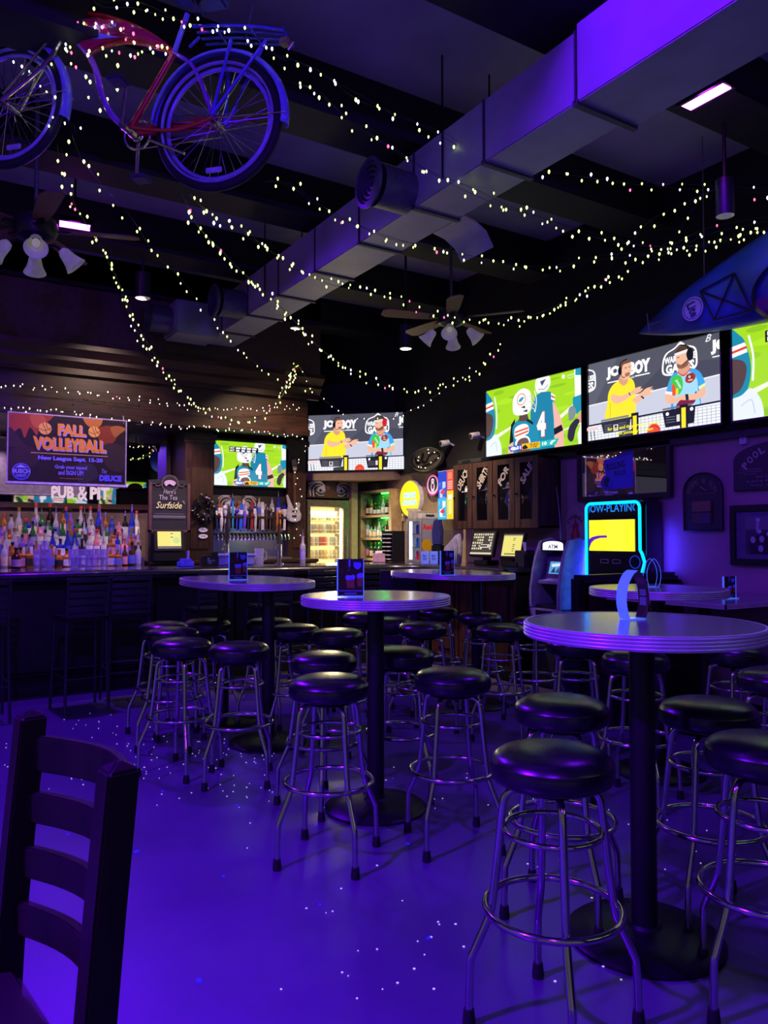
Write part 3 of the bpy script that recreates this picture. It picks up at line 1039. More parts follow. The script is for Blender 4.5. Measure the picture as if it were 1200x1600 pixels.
    # corner marks of the broadcaster
    p.blob([(0.82, 0.045), (0.835, 0.035), (0.85, 0.045), (0.845, 0.085), (0.835, 0.095), (0.825, 0.085)], '#e5eed0', 3)
    p.text('prime', 0.875, 0.045, 0.06, 0.04, '#e5eed0', 0.01)
    p.line([(0.88, 0.095), (0.905, 0.105), (0.93, 0.095)], 0.004, '#e5eed0')
    if caption:
        p.rect(0.20, 0.115, 0.60, 0.235, '#17171b')
        p.text('NOT', 0.212, 0.125, 0.06, 0.045, '#ffffff', 0.03)
        p.text('BUT', 0.212, 0.182, 0.06, 0.045, '#ffffff', 0.03)
        for k in range(4):
            p.rect(0.29 + k * 0.075, 0.128, 0.35 + k * 0.075, 0.168, '#e9e9ec')
            p.rect(0.29 + k * 0.075, 0.185, 0.34 + k * 0.075, 0.225, '#e9e9ec')
    return p


def pic_show(subtitle=False):
    p = PIC(16 / 9)
    p.rect(0, 0, 1, 1, '#50515e')
    p.poly([(0, 0), (0.25, 0), (0.05, 0.55), (0, 0.55)], '#5b5c6a')
    p.poly([(0.62, 0.2), (1, 0.3), (1, 0.52), (0.4, 0.5)], '#464754')
    p.poly([(0, 0.53), (0.5, 0.50), (1, 0.46), (1, 0.80), (0, 0.80)], '#c3c6d6')
    p.poly([(0, 0.53), (0.5, 0.50), (1, 0.46), (1, 0.475), (0.5, 0.515), (0, 0.545)], '#e6e8f0')
    W = '#f7f7fa'
    # emblem lettering
    p.text('JO', 0.155, 0.095, 0.115, 0.165, W, 0.07)
    p.text('BOY', 0.345, 0.095, 0.165, 0.165, W, 0.07)
    p.rect(0.165, 0.285, 0.29, 0.30, W)
    p.rect(0.39, 0.275, 0.505, 0.29, W)
    p.text('media', 0.325, 0.27, 0.06, 0.03, W, 0.0, shear=0.3)
    for (ox, part) in ((0.0, 0), (-0.78, 1)):
        p.blob([(0.625 + ox, 0.10), (0.69 + ox, 0.05), (0.73 + ox, 0.0), (0.77 + ox, 0.05), (0.83 + ox, 0.10), (0.845 + ox, 0.2), (0.83 + ox, 0.34), (0.70 + ox, 0.37), (0.605 + ox, 0.34), (0.60 + ox, 0.2)], W)
        p.blob([(0.635 + ox, 0.11), (0.69 + ox, 0.07), (0.73 + ox, 0.03), (0.77 + ox, 0.07), (0.82 + ox, 0.11), (0.833 + ox, 0.2), (0.82 + ox, 0.325), (0.70 + ox, 0.35), (0.617 + ox, 0.325), (0.612 + ox, 0.2)], '#50515e')
        p.text('WAREHOUSE', 0.615 + ox, 0.145, 0.22, 0.08, W, 0.05)
        p.text('GAMES', 0.625 + ox, 0.235, 0.20, 0.11, W, 0.05)
    p.text('JO', 0.935, 0.07, 0.11, 0.165, W, 0.07)
    p.rect(0.945, 0.255, 1.05, 0.268, W)
    p.text('B', 0.90, 0.0, 0.04, 0.075, W, 0.0, shear=0.4)
    # man in the yellow tee
    SK, SK2 = '#e8b496', '#d79b7c'
    p.blob([(0.215, 0.33), (0.285, 0.285), (0.345, 0.285), (0.385, 0.36), (0.395, 0.55), (0.37, 0.76), (0.155, 0.76), (0.165, 0.55), (0.175, 0.42)], '#f7e02c')
    p.line([(0.185, 0.75), (0.19, 0.55)], 0.004, '#c9a915')
    p.blob([(0.262, 0.31), (0.27, 0.25), (0.33, 0.25), (0.335, 0.33), (0.30, 0.37)], SK2, 4)
    p.blob([(0.265, 0.17), (0.285, 0.09), (0.33, 0.075), (0.362, 0.11), (0.362, 0.21), (0.345, 0.285), (0.31, 0.30), (0.28, 0.26)], SK)
    p.blob([(0.268, 0.15), (0.28, 0.085), (0.32, 0.062), (0.355, 0.085), (0.35, 0.10), (0.30, 0.11), (0.285, 0.17)], '#6d4a3a')
    p.blob([(0.255, 0.17), (0.27, 0.12), (0.285, 0.15), (0.285, 0.22), (0.265, 0.225)], '#15151a')
    p.line([(0.27, 0.13), (0.285, 0.07), (0.33, 0.05)], 0.008, '#15151a', 4)
    p.line([(0.275, 0.22), (0.30, 0.27), (0.315, 0.265)], 0.005, '#15151a', 4)
    p.blob([(0.315, 0.225), (0.35, 0.22), (0.35, 0.255), (0.32, 0.265)], '#a8685a', 3)
    p.rect(0.312, 0.15, 0.327, 0.16, '#4b342b')
    p.rect(0.342, 0.148, 0.355, 0.158, '#4b342b')
    p.blob([(0.20, 0.52), (0.24, 0.575), (0.30, 0.56), (0.37, 0.50), (0.36, 0.465), (0.29, 0.49), (0.24, 0.47), (0.205, 0.45)], SK)
    p.blob([(0.355, 0.47), (0.40, 0.43), (0.44, 0.425), (0.435, 0.45), (0.455, 0.455), (0.43, 0.49), (0.38, 0.50)], SK)
    p.blob([(0.37, 0.57), (0.41, 0.62), (0.455, 0.57), (0.48, 0.51), (0.45, 0.49), (0.41, 0.53)], SK)
    p.blob([(0.45, 0.50), (0.48, 0.46), (0.53, 0.455), (0.51, 0.475), (0.535, 0.485), (0.51, 0.51), (0.525, 0.53), (0.47, 0.55)], SK)
    p.line([(0.345, 0.47), (0.355, 0.505)], 0.007, '#2c2630')
    p.line([(0.442, 0.545), (0.46, 0.575)], 0.011, '#2d3342')
    # man in the patterned blue shirt
    p.blob([(0.665, 0.38), (0.72, 0.335), (0.80, 0.33), (0.865, 0.40), (0.90, 0.56), (0.86, 0.60), (0.855, 0.80), (0.67, 0.80), (0.675, 0.58), (0.63, 0.56)], '#3f9fe0')
    p.blob([(0.70, 0.40), (0.78, 0.36), (0.84, 0.45), (0.85, 0.62), (0.85, 0.8), (0.69, 0.8)], '#9fd2ee')
    p.blob([(0.775, 0.40), (0.82, 0.39), (0.835, 0.45), (0.80, 0.50), (0.765, 0.47)], '#a03a2e', 4)
    p.ell(0.795, 0.43, 0.010, None, '#f2e6d0', 10)
    p.rect(0.785, 0.462, 0.815, 0.472, '#f2e6d0')
    p.text('LG', 0.78, 0.40, 0.035, 0.045, '#3c1616', 0.03)
    p.blob([(0.695, 0.75), (0.74, 0.66), (0.80, 0.68), (0.84, 0.60), (0.83, 0.72), (0.75, 0.80)], '#7d1f3c', 3)
    p.line([(0.715, 0.345), (0.755, 0.40), (0.80, 0.335)], 0.010, '#d33a3a', 4)
    p.blob([(0.715, 0.34), (0.73, 0.27), (0.79, 0.27), (0.795, 0.34), (0.755, 0.39)], SK2, 4)
    p.blob([(0.70, 0.18), (0.72, 0.11), (0.78, 0.10), (0.80, 0.18), (0.785, 0.28), (0.745, 0.315), (0.712, 0.28)], SK)
    p.blob([(0.712, 0.25), (0.74, 0.27), (0.785, 0.23), (0.785, 0.29), (0.745, 0.318), (0.715, 0.295)], '#8a5a44', 4)
    p.blob([(0.695, 0.135), (0.72, 0.07), (0.78, 0.06), (0.81, 0.12), (0.80, 0.15), (0.75, 0.13)], '#54382c')
    p.poly([(0.692, 0.125), (0.79, 0.105), (0.795, 0.14), (0.695, 0.155)], '#e6e4e2')
    hp = '#15151a' if subtitle else '#c8202c'
    p.blob([(0.775, 0.16), (0.795, 0.10), (0.82, 0.13), (0.82, 0.22), (0.79, 0.24)], hp)
    p.line([(0.79, 0.12), (0.775, 0.06), (0.74, 0.05)], 0.008, '#15151a', 4)
    p.line([(0.785, 0.23), (0.75, 0.285)], 0.004, '#15151a')
    p.rect(0.712, 0.175, 0.726, 0.185, '#4b342b')
    p.blob([(0.665, 0.45), (0.69, 0.38), (0.735, 0.40), (0.75, 0.50), (0.735, 0.585), (0.70, 0.60)], '#3fbf4a')
    p.text('JAKERS', 0.682, 0.47, 0.07, 0.035, '#eaf7e2', 0.02, rot=1.1)
    p.blob([(0.67, 0.50), (0.69, 0.48), (0.70, 0.60), (0.675, 0.60)], '#e3542c', 3)
    p.blob([(0.70, 0.55), (0.715, 0.53), (0.715, 0.60), (0.70, 0.60)], '#f5d32a', 3)
    p.poly([(0.625, 0.54), (0.675, 0.565), (0.672, 0.60), (0.625, 0.575)], '#ece6f2')
    p.poly([(0.855, 0.56), (0.90, 0.53), (0.902, 0.565), (0.86, 0.595)], '#d8f0a8')
    p.blob([(0.625, 0.58), (0.67, 0.60), (0.70, 0.635), (0.74, 0.62), (0.745, 0.66), (0.69, 0.70), (0.635, 0.68)], SK)
    p.blob([(0.895, 0.57), (0.90, 0.66), (0.84, 0.70), (0.75, 0.68), (0.72, 0.66), (0.75, 0.625), (0.83, 0.63), (0.865, 0.60)], SK)
    p.poly([(0.765, 0.62), (0.785, 0.62), (0.79, 0.69), (0.77, 0.69)], '#20242c')
    # desk, kit and net
    p.poly([(0, 0.80), (1, 0.76), (1, 1), (0, 1)], '#e9ebf1')
    p.grid(0.0, 0.80, 1.0, 1.0, 34, 6, 0.0028, '#8f93a8')
    p.poly([(0, 0.795), (1, 0.755), (1, 0.775), (0, 0.815)], '#15161c')
    p.poly([(0.12, 0.755), (0.35, 0.745), (0.35, 0.77), (0.12, 0.78)], '#7c7e86')
    p.poly([(0.12, 0.785), (0.37, 0.775), (0.35, 0.93), (0.14, 0.93)], '#2c2e38')
    for k in range(4):
        p.rect(0.15, 0.83 + k * 0.025, 0.21, 0.838 + k * 0.025, '#6a6c7a')
        p.rect(0.27, 0.83 + k * 0.025, 0.33, 0.838 + k * 0.025, '#6a6c7a')
    p.rect(0.225, 0.84, 0.265, 0.92, '#d8cfd4')
    p.rect(0.235, 0.85, 0.255, 0.90, '#38303a')
    p.poly([(0.27, 0.95), (0.37, 0.93), (0.39, 1), (0.27, 1)], '#30323c')
    p.poly([(0.61, 0.745), (0.82, 0.735), (0.82, 0.755), (0.61, 0.765)], '#6c6e78')
    p.poly([(0.61, 0.79), (0.84, 0.775), (0.83, 0.96), (0.63, 0.97)], '#1b1c24')
    for k in range(3):
        p.rect(0.635, 0.85 + k * 0.03, 0.70, 0.86 + k * 0.03, '#62646e')
    p.rect(0.71, 0.84, 0.735, 0.92, '#d9d6d6')
    p.ell(0.645, 0.815, 0.012, None, '#f2f2f2', 12)
    p.ell(0.815, 0.80, 0.012, None, '#f2f2f2', 12)
    for x in (0.385, 0.745):
        p.rect(x - 0.012, 0.735, x + 0.045, 1.0, '#17181c')
        p.rect(x, 0.77, x + 0.03, 1.0, '#f6e01e')
    p.ell(0.545, 1.0, 0.05, 0.10, '#e84a2a', 22)
    p.line([(0.50, 0.97), (0.545, 0.93), (0.59, 0.97)], 0.004, '#8a2412', 4)
    for x in (0.03, 0.06):
        p.line([(x, 0.88), (x + 0.01, 1.0)], 0.006, '#1d1d24')
    p.rect(0.0, 0.83, 0.10, 0.87, '#e7c9cc')
    if subtitle:
        p.text("for for and they created, you've", 0.18, 0.865, 0.42, 0.055, '#f4ee22', 0.02)
        p.text("got jomtasky's a team", 0.26, 0.935, 0.28, 0.055, '#f4ee22', 0.02)
    return p


MBEZ = M('tv_bezel', '#08080a', 0.3)
SCREEN = MP('lit_screen', 1.0)


def make_tv(label, loc, W, H, rz, pic, tilt=0.0, mount=0.06, group='wall televisions'):
    t = thing('television', label, 'television', loc, 0, group, rot=(tilt, 0, rz))
    MB().bx(-W / 2, W / 2, 0.0, 0.035, -H / 2, H / 2).build('housing', MBEZ, t, smooth=False, bevel=0.004)
    MB().bx(-W * 0.3, W * 0.3, 0.034, 0.034 + mount * 0.3, -H * 0.3, H * 0.25).build('rear_cover', MBEZ, t, smooth=False, bevel=0.004)
    m = MB()
    bz = 0.012
    m.bx(-W / 2, W / 2, -0.022, 0.0, H / 2 - bz, H / 2).bx(-W / 2, W / 2, -0.022, 0.0, -H / 2, -H / 2 + bz * 1.4)
    m.bx(-W / 2, -W / 2 + bz, -0.022, 0.0, -H / 2 + bz, H / 2 - bz).bx(W / 2 - bz, W / 2, -0.022, 0.0, -H / 2 + bz, H / 2 - bz)
    m.build('bezel', MBEZ, t, smooth=False)
    s = pic.build('screen', W - 2 * bz, H - 2.4 * bz, SCREEN, t, y=-0.001, cz=0.2 * bz)
    s['kind'] = 'stuff'
    MB().bx(-W * 0.12, W * 0.12, 0.034, 0.036 + mount, -H * 0.16, H * 0.16).build('wall_bracket', BLACKM, t, smooth=False)
    return t


FX = XW - 0.03 - 0.11
for (x0, x1, yt0, yb0, yt1, yb1, lab, pic) in (
        (759, 913, 612, 718, 570, 695, 'television on the right wall showing football players, nearest the back corner', pic_football()),
        (918, 1131, 569, 692, 514, 665, 'television on the right wall with two men in headsets and yellow subtitles', pic_show(True))):
    a, b = at_x(x0, (yt0 + yb0) / 2, FX), at_x(x1, (yt1 + yb1) / 2, FX)
    za = (at_x(x0, yt0, FX).z + at_x(x1, yt1, FX).z) / 2
    zb = (at_x(x0, yb0, FX).z + at_x(x1, yb1, FX).z) / 2
    make_tv(lab, (FX, (a.y + b.y) / 2, (za + zb) / 2), abs(a.y - b.y) - 0.012, za - zb, -PI / 2, pic)
    TVW, TVH, TVZ, TVY = abs(a.y - b.y), za - zb, (za + zb) / 2, b.y
make_tv('television cut by the right photo edge, football and a black caption box', (FX, TVY - 0.06 - TVW / 2, TVZ), TVW - 0.012, TVH, -PI / 2, pic_football(True))
# back bar bay
a, b = at_y(333, 720, 8.72), at_y(448, 725, 8.72)
z1, z0 = at_y(390, 690, 8.72).z, at_y(390, 762, 8.72).z
make_tv('television above the beer taps showing football players', ((a.x + b.x) / 2, 8.735, (z0 + z1) / 2), b.x - a.x, z1 - z0, 0, pic_football(True))
# corner
c = at_d(556, 691, 9.86)
make_tv('television across the back corner with two men in headsets', (c.x, c.y, c.z), 1.30, 0.755, -PI / 4, pic_show(False), mount=0.12)
# on the wall behind the camera, seen only in the bar mirror
for (px, lab) in ((80, 'left football television mirrored behind the banner, above the liquor bottles'), (232, 'right football television mirrored behind the chalkboard, above the liquor bottles')):
    r, f = ray(px, 768)
    k = (2 * 9.278 + 1.50) / r.y
    v = EYE + r * k
    if px < 200:
        make_tv(lab, (v.x, -1.50, v.z), 1.66, 0.93, PI, pic_football(), group='televisions reflected in the bar mirror')
    else:
        make_tv(lab, (4.74, -1.50, v.z - 0.10), 1.18, 0.68, PI, pic_football(), group='televisions reflected in the bar mirror')
# satin black ledge strip under the row of televisions
tag(MB().bx(XW - 0.05, XW, 1.0, 6.6, ZS - 0.05, ZS).build('trim_black_ledge', BLACK, smooth=False), kind='structure')
# ================================================================== right wall and service counter
PRINT = MP('print_matte')
PRINTG = MP('print_gloss', 0, 0.25)
LITP = MP('backlit_print', 1.0)
GLASS = M('clear_pane', '#20242c', 0.05, 0.0, noise=0.0, alpha=0.06, spec=0.8)
MCAB = M('brown_cabinet_wood', '#4a3128', 0.42, ns=5, stretch=(5, 5, 0.7), col2='#2d1d18')
CF = 5.10
cab = thing('wall_cabinet', 'brown wall cabinet with four glass doors lettered for shirt sales', 'cabinet', (CF, 6.045, 1.45), -PI / 2)
# local: x along -y of the room (left to right as seen), front at y = 0, depth into +y
CW, CH, CDp = 1.33, 0.70, 0.295
MB().bx(-CW / 2, CW / 2, CDp - 0.02, CDp, 0, CH).build('back_panel', MCAB, cab, smooth=False)
for x in (-CW / 2, CW / 2 - 0.02):
    MB().bx(x, x + 0.02, 0.02, CDp, 0, CH).build('side_panel', MCAB, cab, smooth=False, bevel=0.003)
for z in (0.0, CH - 0.025):
    MB().bx(-CW / 2, CW / 2, 0.02, CDp, z, z + 0.025).build('shelf_board', MCAB, cab, smooth=False)
MTEE = [('#2f9c68', '#e9f0ee', 'dark green tee shirt and white cap in the leftmost cabinet door'), ('#4a4e5c', '#44444e', 'charcoal tee shirt and black cap behind the second cabinet door'),
        ('#aab4d4', '#5a6274', 'pale grey tee shirt and dark cap behind the third cabinet door'), ('#5a5464', '#4a4250', 'dark patterned tee shirt hung behind the rightmost cabinet door')]
words = ['DEUCE', 'SHIRTS', 'FOR', 'SALE']
for k in range(4):
    x0 = -CW / 2 + k * CW / 4 + 0.004
    x1 = x0 + CW / 4 - 0.008
    d = MB()
    w = 0.075
    d.bx(x0, x0 + w, 0, 0.02, 0.004, CH - 0.004).bx(x1 - w, x1, 0, 0.02, 0.004, CH - 0.004)
    d.bx(x0 + w, x1 - w, 0, 0.02, 0.004, 0.09).bx(x0 + w, x1 - w, 0, 0.02, CH - 0.06, CH - 0.004)
    do = d.build('door', MCAB, cab, smooth=False, bevel=0.003)
    MB().bx(x0 + w - 0.004, x1 - w + 0.004, 0.009, 0.012, 0.085, CH - 0.055).build('glass_pane', GLASS, do, smooth=False)
    MB().ball((x0 + 0.03, -0.012, 0.34), 0.012, 10, 6).build('knob', BLACKM, do)
    p = PIC(1.0, clip=False)
    p.text(words[k], 0.0, 0.30, 1.0, 0.36, '#a8a094', 0.04, rot=-0.9)
    p.build('lettering', 0.25 if len(words[k]) > 4 else 0.22, 0.25 if len(words[k]) > 4 else 0.22, PRINT, do, y=0.004, cx=(x0 + x1) / 2, cz=CH - 0.17)
    # shirt on a hanger behind the glass
    tc, cc, lab = MTEE[k]
    P = cab.matrix_world if False else None
    xc = (x0 + x1) / 2
    wy = 6.045 - xc
    sh = thing('tee_shirt', lab, 'shirt', (CF + 0.14, wy, 1.45 + 0.06), -PI / 2, 'shirts for sale in the wall cabinet')
    poly = [(-0.075, 0.0), (0.075, 0.0), (0.078, 0.24), (0.10, 0.20), (0.125, 0.24), (0.085, 0.33), (0.035, 0.345), (0.0, 0.325), (-0.035, 0.345), (-0.085, 0.33), (-0.125, 0.24), (-0.10, 0.20), (-0.078, 0.24)]
    MB().prism(poly, -0.015, 0.015).build('cloth', M('tee_%d' % k, tc, 0.85), sh, bevel=0.005)
    MB().tube([(0, 0, 0.34), (0, 0, 0.40), (0.01, 0, 0.415), (0.025, 0, 0.40)], 0.003, 6).build('hanger_hook', STEEL, sh)
    if k < 3:
        cp = thing('baseball_cap', ('white', 'black', 'dark grey')[k] + ' baseball cap hung above the shirt behind the ' + ('leftmost', 'second', 'third')[k] + ' cabinet door', 'cap', (CF + 0.10, wy, 1.45 + 0.40), -PI / 2, 'caps in the wall cabinet')
        mC = M('cap_%d' % k, cc, 0.8)
        MB().lathe([(0.055, 0.0), (0.056, 0.03), (0.045, 0.06), (0.025, 0.075), (0.001, 0.08)], 18).build('crown', mC, cp)
        MB().prismz([(-0.05, -0.02), (-0.045, -0.07), (-0.02, -0.095), (0.02, -0.095), (0.045, -0.07), (0.05, -0.02)], 0.0, 0.006).build('brim', mC, cp)
# cable box on top of the cabinet
t = thing('cable_box', 'flat black cable box lying on top of the shirt cabinet', 'set-top box', (5.22, 6.45, 2.15), -PI / 2)
MB().bx(-0.2, 0.2, -0.1, 0.1, 0.004, 0.05).build('case', M('box_grey', '#2a2b30', 0.4), t, bevel=0.004)
MB().bx(-0.12, 0.02, -0.104, -0.099, 0.015, 0.038).build('display', BLACK, t, smooth=False)
MB().bx(-0.18, -0.14, -0.08, 0.08, 0.0, 0.005).bx(0.14, 0.18, -0.08, 0.08, 0.0, 0.005).build('feet', RUBBER, t, smooth=False)


def on_right(px0, px1, py0, py1, X):
    """centre, width and height of a rectangle seen on the plane x = X"""
    pc = (px0 + px1) / 2
    a, b = at_x(px0, py0, X), at_x(px1, py0, X)
    z1, z0 = at_x(pc, py0, X).z, at_x(pc, py1, X).z
    return (X, (a.y + b.y) / 2, (z0 + z1) / 2), abs(a.y - b.y), abs(z1 - z0)


# ---- lit yellow disc
loc, w, h = on_right(624, 657, 753, 805, 5.34)
t = thing('lit_disc_sign', 'glowing yellow round sign with pale blue two-line lettering', 'sign', loc, -PI / 2)
r = (w + h) / 4
mx = Matrix.Rotation(PI / 2, 4, 'X')
MB().lathe([(r + 0.008, -0.055), (r + 0.008, 0.0), (r, 0.002), (r, -0.004), (0.001, -0.004)], 40, mx=mx).build('housing', WHITEP, t)
p = PIC(1.0, clip=False)
p.ell(0.5, 0.5, 0.5, 0.5, '#f7d312', 44)
for dx, c in ((0.0, '#e8f6fb'),):
    p.text('HIGH', 0.19, 0.32, 0.62, 0.17, '#dff0f4', 0.09)
    p.text('NOON', 0.15, 0.53, 0.70, 0.17, '#dff0f4', 0.09)
    p.text('HIGH', 0.20, 0.33, 0.60, 0.15, '#7cc4dc', 0.02)
    p.text('NOON', 0.16, 0.54, 0.68, 0.15, '#7cc4dc', 0.02)
p.build('lit_face', 2 * r - 0.006, 2 * r - 0.006, MP('bright_sign', 1.25), t, y=-0.003)
# ---- small pink ringed round sign
loc, w, h = on_right(666, 687, 742, 774, 5.34)
t = thing('pink_ring_sign', 'small glowing round sign with pink ring and black howling face', 'sign', loc, -PI / 2)
r = (w + h) / 4
MB().lathe([(r + 0.008, -0.055), (r + 0.008, 0.0), (r, 0.002), (r, -0.004), (0.001, -0.004)], 36, mx=mx).build('housing', BLACK, t)
p = PIC(1.0, clip=False)
p.ell(0.5, 0.5, 0.5, 0.5, '#d83a8c', 40)
p.ell(0.5, 0.5, 0.43, 0.43, '#f4c6dc', 36)
p.ell(0.5, 0.46, 0.37, 0.37, '#16141a', 32)
p.blob([(0.5, 0.18), (0.62, 0.25), (0.60, 0.4), (0.66, 0.55), (0.6, 0.78), (0.5, 0.82), (0.4, 0.78), (0.34, 0.55), (0.40, 0.4), (0.38, 0.25)], '#e9c9dc')
p.blob([(0.5, 0.42), (0.58, 0.48), (0.57, 0.62), (0.5, 0.70), (0.43, 0.62), (0.42, 0.48)], '#5a1834')
p.ell(0.45, 0.30, 0.03, 0.03, '#16141a', 10)
p.ell(0.55, 0.30, 0.03, 0.03, '#16141a', 10)
p.build('lit_face', 2 * r - 0.006, 2 * r - 0.006, LITP, t, y=-0.003)
# ---- tall drink light box
loc, w, h = on_right(684, 709, 735, 812, 5.20)
t = thing('drink_light_box', 'bright vertical light box of energy drink cans in four colours', 'sign', loc, -PI / 2)
MB().bx(-w / 2, w / 2, 0, 0.06, -h / 2, h / 2).build('housing', WHITEP, t, smooth=False, bevel=0.004)
MB().bx(-0.05, 0.05, 0.058, 0.195, -0.05, 0.05).build('wall_bracket', STEEL, t, smooth=False)
p = PIC(w / h)
p.rect(0, 0, 0.58, 0.56, '#1438c0')
p.rect(0.58, 0, 1, 0.42, '#e8433a')
p.rect(0, 0.56, 0.58, 1, '#28b4e0')
p.rect(0.58, 0.42, 1, 1, '#f6cf1a')
for (x, y, c1, c2) in ((0.12, 0.22, '#b9cdf2', '#2a50d2'), (0.12, 0.62, '#e6f4fa', '#3fa0d8')):
    p.poly([(x, y), (x + 0.36, y), (x + 0.38, y + 0.03), (x + 0.36, y + 0.33), (x, y + 0.33), (x - 0.02, y + 0.03)], c1)
    p.poly([(x, y), (x + 0.18, y), (x + 0.18, y + 0.15), (x - 0.02, y + 0.18)], c2)
    p.poly([(x + 0.18, y + 0.15), (x + 0.37, y + 0.12), (x + 0.36, y + 0.32), (x + 0.18, y + 0.32)], c2)
    p.blob([(x + 0.04, y + 0.22), (x + 0.16, y + 0.17), (x + 0.32, y + 0.19), (x + 0.3, y + 0.25), (x + 0.12, y + 0.25)], '#d8343a', 3)
for k in range(5):
    p.rect(0.64, 0.22 + k * 0.035, 0.94, 0.235 + k * 0.035, '#f8cfc6')
p.rect(0.66, 0.04, 0.92, 0.18, '#f5835c')
p.rect(0.68, 0.5, 0.92, 0.6, '#eef0e2')
p.rect(0.70, 0.62, 0.90, 0.90, '#f8e48a')
p.build('lit_face', w - 0.01, h - 0.01, LITP, t, y=-0.001)
# ---- oval wooden sign with small bulbs on the ledge
loc, w, h = on_right(643, 691, 699, 735, 5.24)
t = thing('oval_marquee_sign', 'oval dark wood sign with swirling raised letters and tiny bulbs', 'sign', (loc[0], loc[1], loc[2]), -PI / 2)
el = [(w / 2 * math.cos(2 * PI * i / 36), h / 2 * math.sin(2 * PI * i / 36)) for i in range(36)]
MB().prism(el, 0, 0.03).build('board', M('old_oval_wood', '#4a443c', 0.6), t, bevel=0.004)
MB().tube([(x, 0.0, z) for x, z in el], 0.012, 6, closed=True).build('rim', BLACK, t)
p = PIC(w / h, clip=False)
p.line([(0.14, 0.35), (0.18, 0.6), (0.3, 0.62), (0.4, 0.25), (0.38, 0.6), (0.5, 0.62), (0.62, 0.35), (0.85, 0.3), (0.9, 0.5), (0.6, 0.75), (0.4, 0.8), (0.2, 0.95)], 0.045, '#17140f', 5)
p.build('raised_letters', w, h, PRINT, t, y=-0.006)
for k in range(10):
    a = random.random() * 6.28
    b = MB().ball((w * 0.42 * math.cos(a) * random.random(), -0.014, h * 0.42 * math.sin(a)), 0.006, 6, 4)
    b.build('bulb', M('warm_bulb', '#ffffff', 0.5, emit='#fff0c8', es=3.0), t)
MB().bx(-w * 0.3, w * 0.3, 0.0, 0.12, -h / 2 - 0.02, -h / 2 + 0.005).build('stand', BLACK, t, smooth=False)
# ---- security cameras
for (px, py, lab) in ((742, 679, 'small white bullet security camera high on the dark wall by the televisions'), (695, 691, 'small white bullet security camera above the oval sign')):
    q = at_x(px, py, 5.25)
    t = thing('security_camera', lab, 'camera', tuple(q), -PI / 2, 'bullet security cameras')
    MB().tube([(-0.01, -0.05, -0.02), (0.0, 0.05, 0.0)], 0.035, 16).build('barrel', WHITEP, t)
    MB().tube([(-0.012, -0.056, -0.021), (-0.011, -0.049, -0.02)], 0.026, 16).build('lens', BLACK, t)
    MB().tube([(0, 0.05, 0), (0.01, 0.12, -0.03)], 0.012, 8).build('arm', WHITEP, t)
# ---- drinks fridge on the counter
t = thing('drinks_fridge', 'small steel counter fridge with lit glass door, energy drink logo on its side', 'fridge', (4.98, 7.30, 1.077), -PI / 2)
MS = M('silver_paint', '#9a9aa2', 0.35, 0.5)
m = MB()
m.bx(-0.15, 0.15, 0.28, 0.30, 0, 0.50).bx(-0.15, -0.135, 0.02, 0.28, 0, 0.50).bx(0.135, 0.15, 0.02, 0.28, 0, 0.50).bx(-0.135, 0.135, 0.02, 0.28, 0, 0.02).bx(-0.135, 0.135, 0.02, 0.28, 0.48, 0.50)
m.build('body', MS, t, smooth=False)
d = MB().bx(-0.15, -0.118, 0, 0.02, 0, 0.5).bx(0.118, 0.15, 0, 0.02, 0, 0.5).bx(-0.118, 0.118, 0, 0.02, 0, 0.03).bx(-0.118, 0.118, 0, 0.02, 0.47, 0.5).build('door', MS, t, smooth=False, bevel=0.003)
MB().bx(-0.118, 0.118, 0.008, 0.011, 0.03, 0.47).build('glass_pane', GLASS, d, smooth=False)
MB().bx(-0.13, 0.13, 0.262, 0.278, 0.03, 0.47).build('lit_liner', M('fridge_light', '#e8eef4', 0.6, emit='#dfe9ff', es=0.9), t, smooth=False)
MB().bx(-0.132, -0.115, 0.03, 0.06, 0.03, 0.47).build('light_tube', M('white_tube', '#ffffff', 0.4, emit='#f2f6ff', es=2.5), t, smooth=False)
for z in (0.165, 0.32):
    MB().bx(-0.13, 0.13, 0.03, 0.26, z, z + 0.006).build('wire_shelf', STEEL, t, smooth=False)
for sh in range(3):
    for k in range(4):
        cc = ['#4a3cb8', '#2a6ac8', '#d83060'][sh]
        wl = Vector((4.98 + 0.09, 7.30 - (-0.05 + k * 0.05), 1.077 + [0.326, 0.171, 0.02][sh]))
        cn = thing('energy_can', ('purple', 'blue', 'pink')[sh] + ' slim can, ' + ORD[k] + ' from the left on the ' + ('top', 'middle', 'bottom')[sh] + ' shelf of counter fridge', 'can', tuple(wl), 0, 'slim cans in the counter fridge')
        MB().lathe([(0.001, 0.001), (0.018, 0.001), (0.021, 0.008), (0.021, 0.10), (0.001, 0.10)], 10).build('body', M('can_' + cc, cc, 0.3, 0.4), cn)
        MB().lathe([(0.021, 0.10), (0.016, 0.112), (0.001, 0.111)], 10).build('lid', STEEL, cn)
# side print (faces the camera side, local +x)
p = PIC(0.27 / 0.46, clip=False)
p.rect(0, 0, 1, 1, '#8e8e98')
p.text('Red', 0.04, 0.10, 0.46, 0.13, '#d8262c', 0.05)
p.text('Bull', 0.52, 0.10, 0.46, 0.13, '#d8262c', 0.05)
p.ell(0.22, 0.62, 0.26, 0.26 * 0.27 / 0.46 * 1.0, '#caa01c', 26)
pr = p.build('side_print', 0.27, 0.46, PRINTG, t, y=0.0)
pr.location = (0.1512, 0.155, 0.25)
pr.rotation_euler = (0, 0, PI / 2)
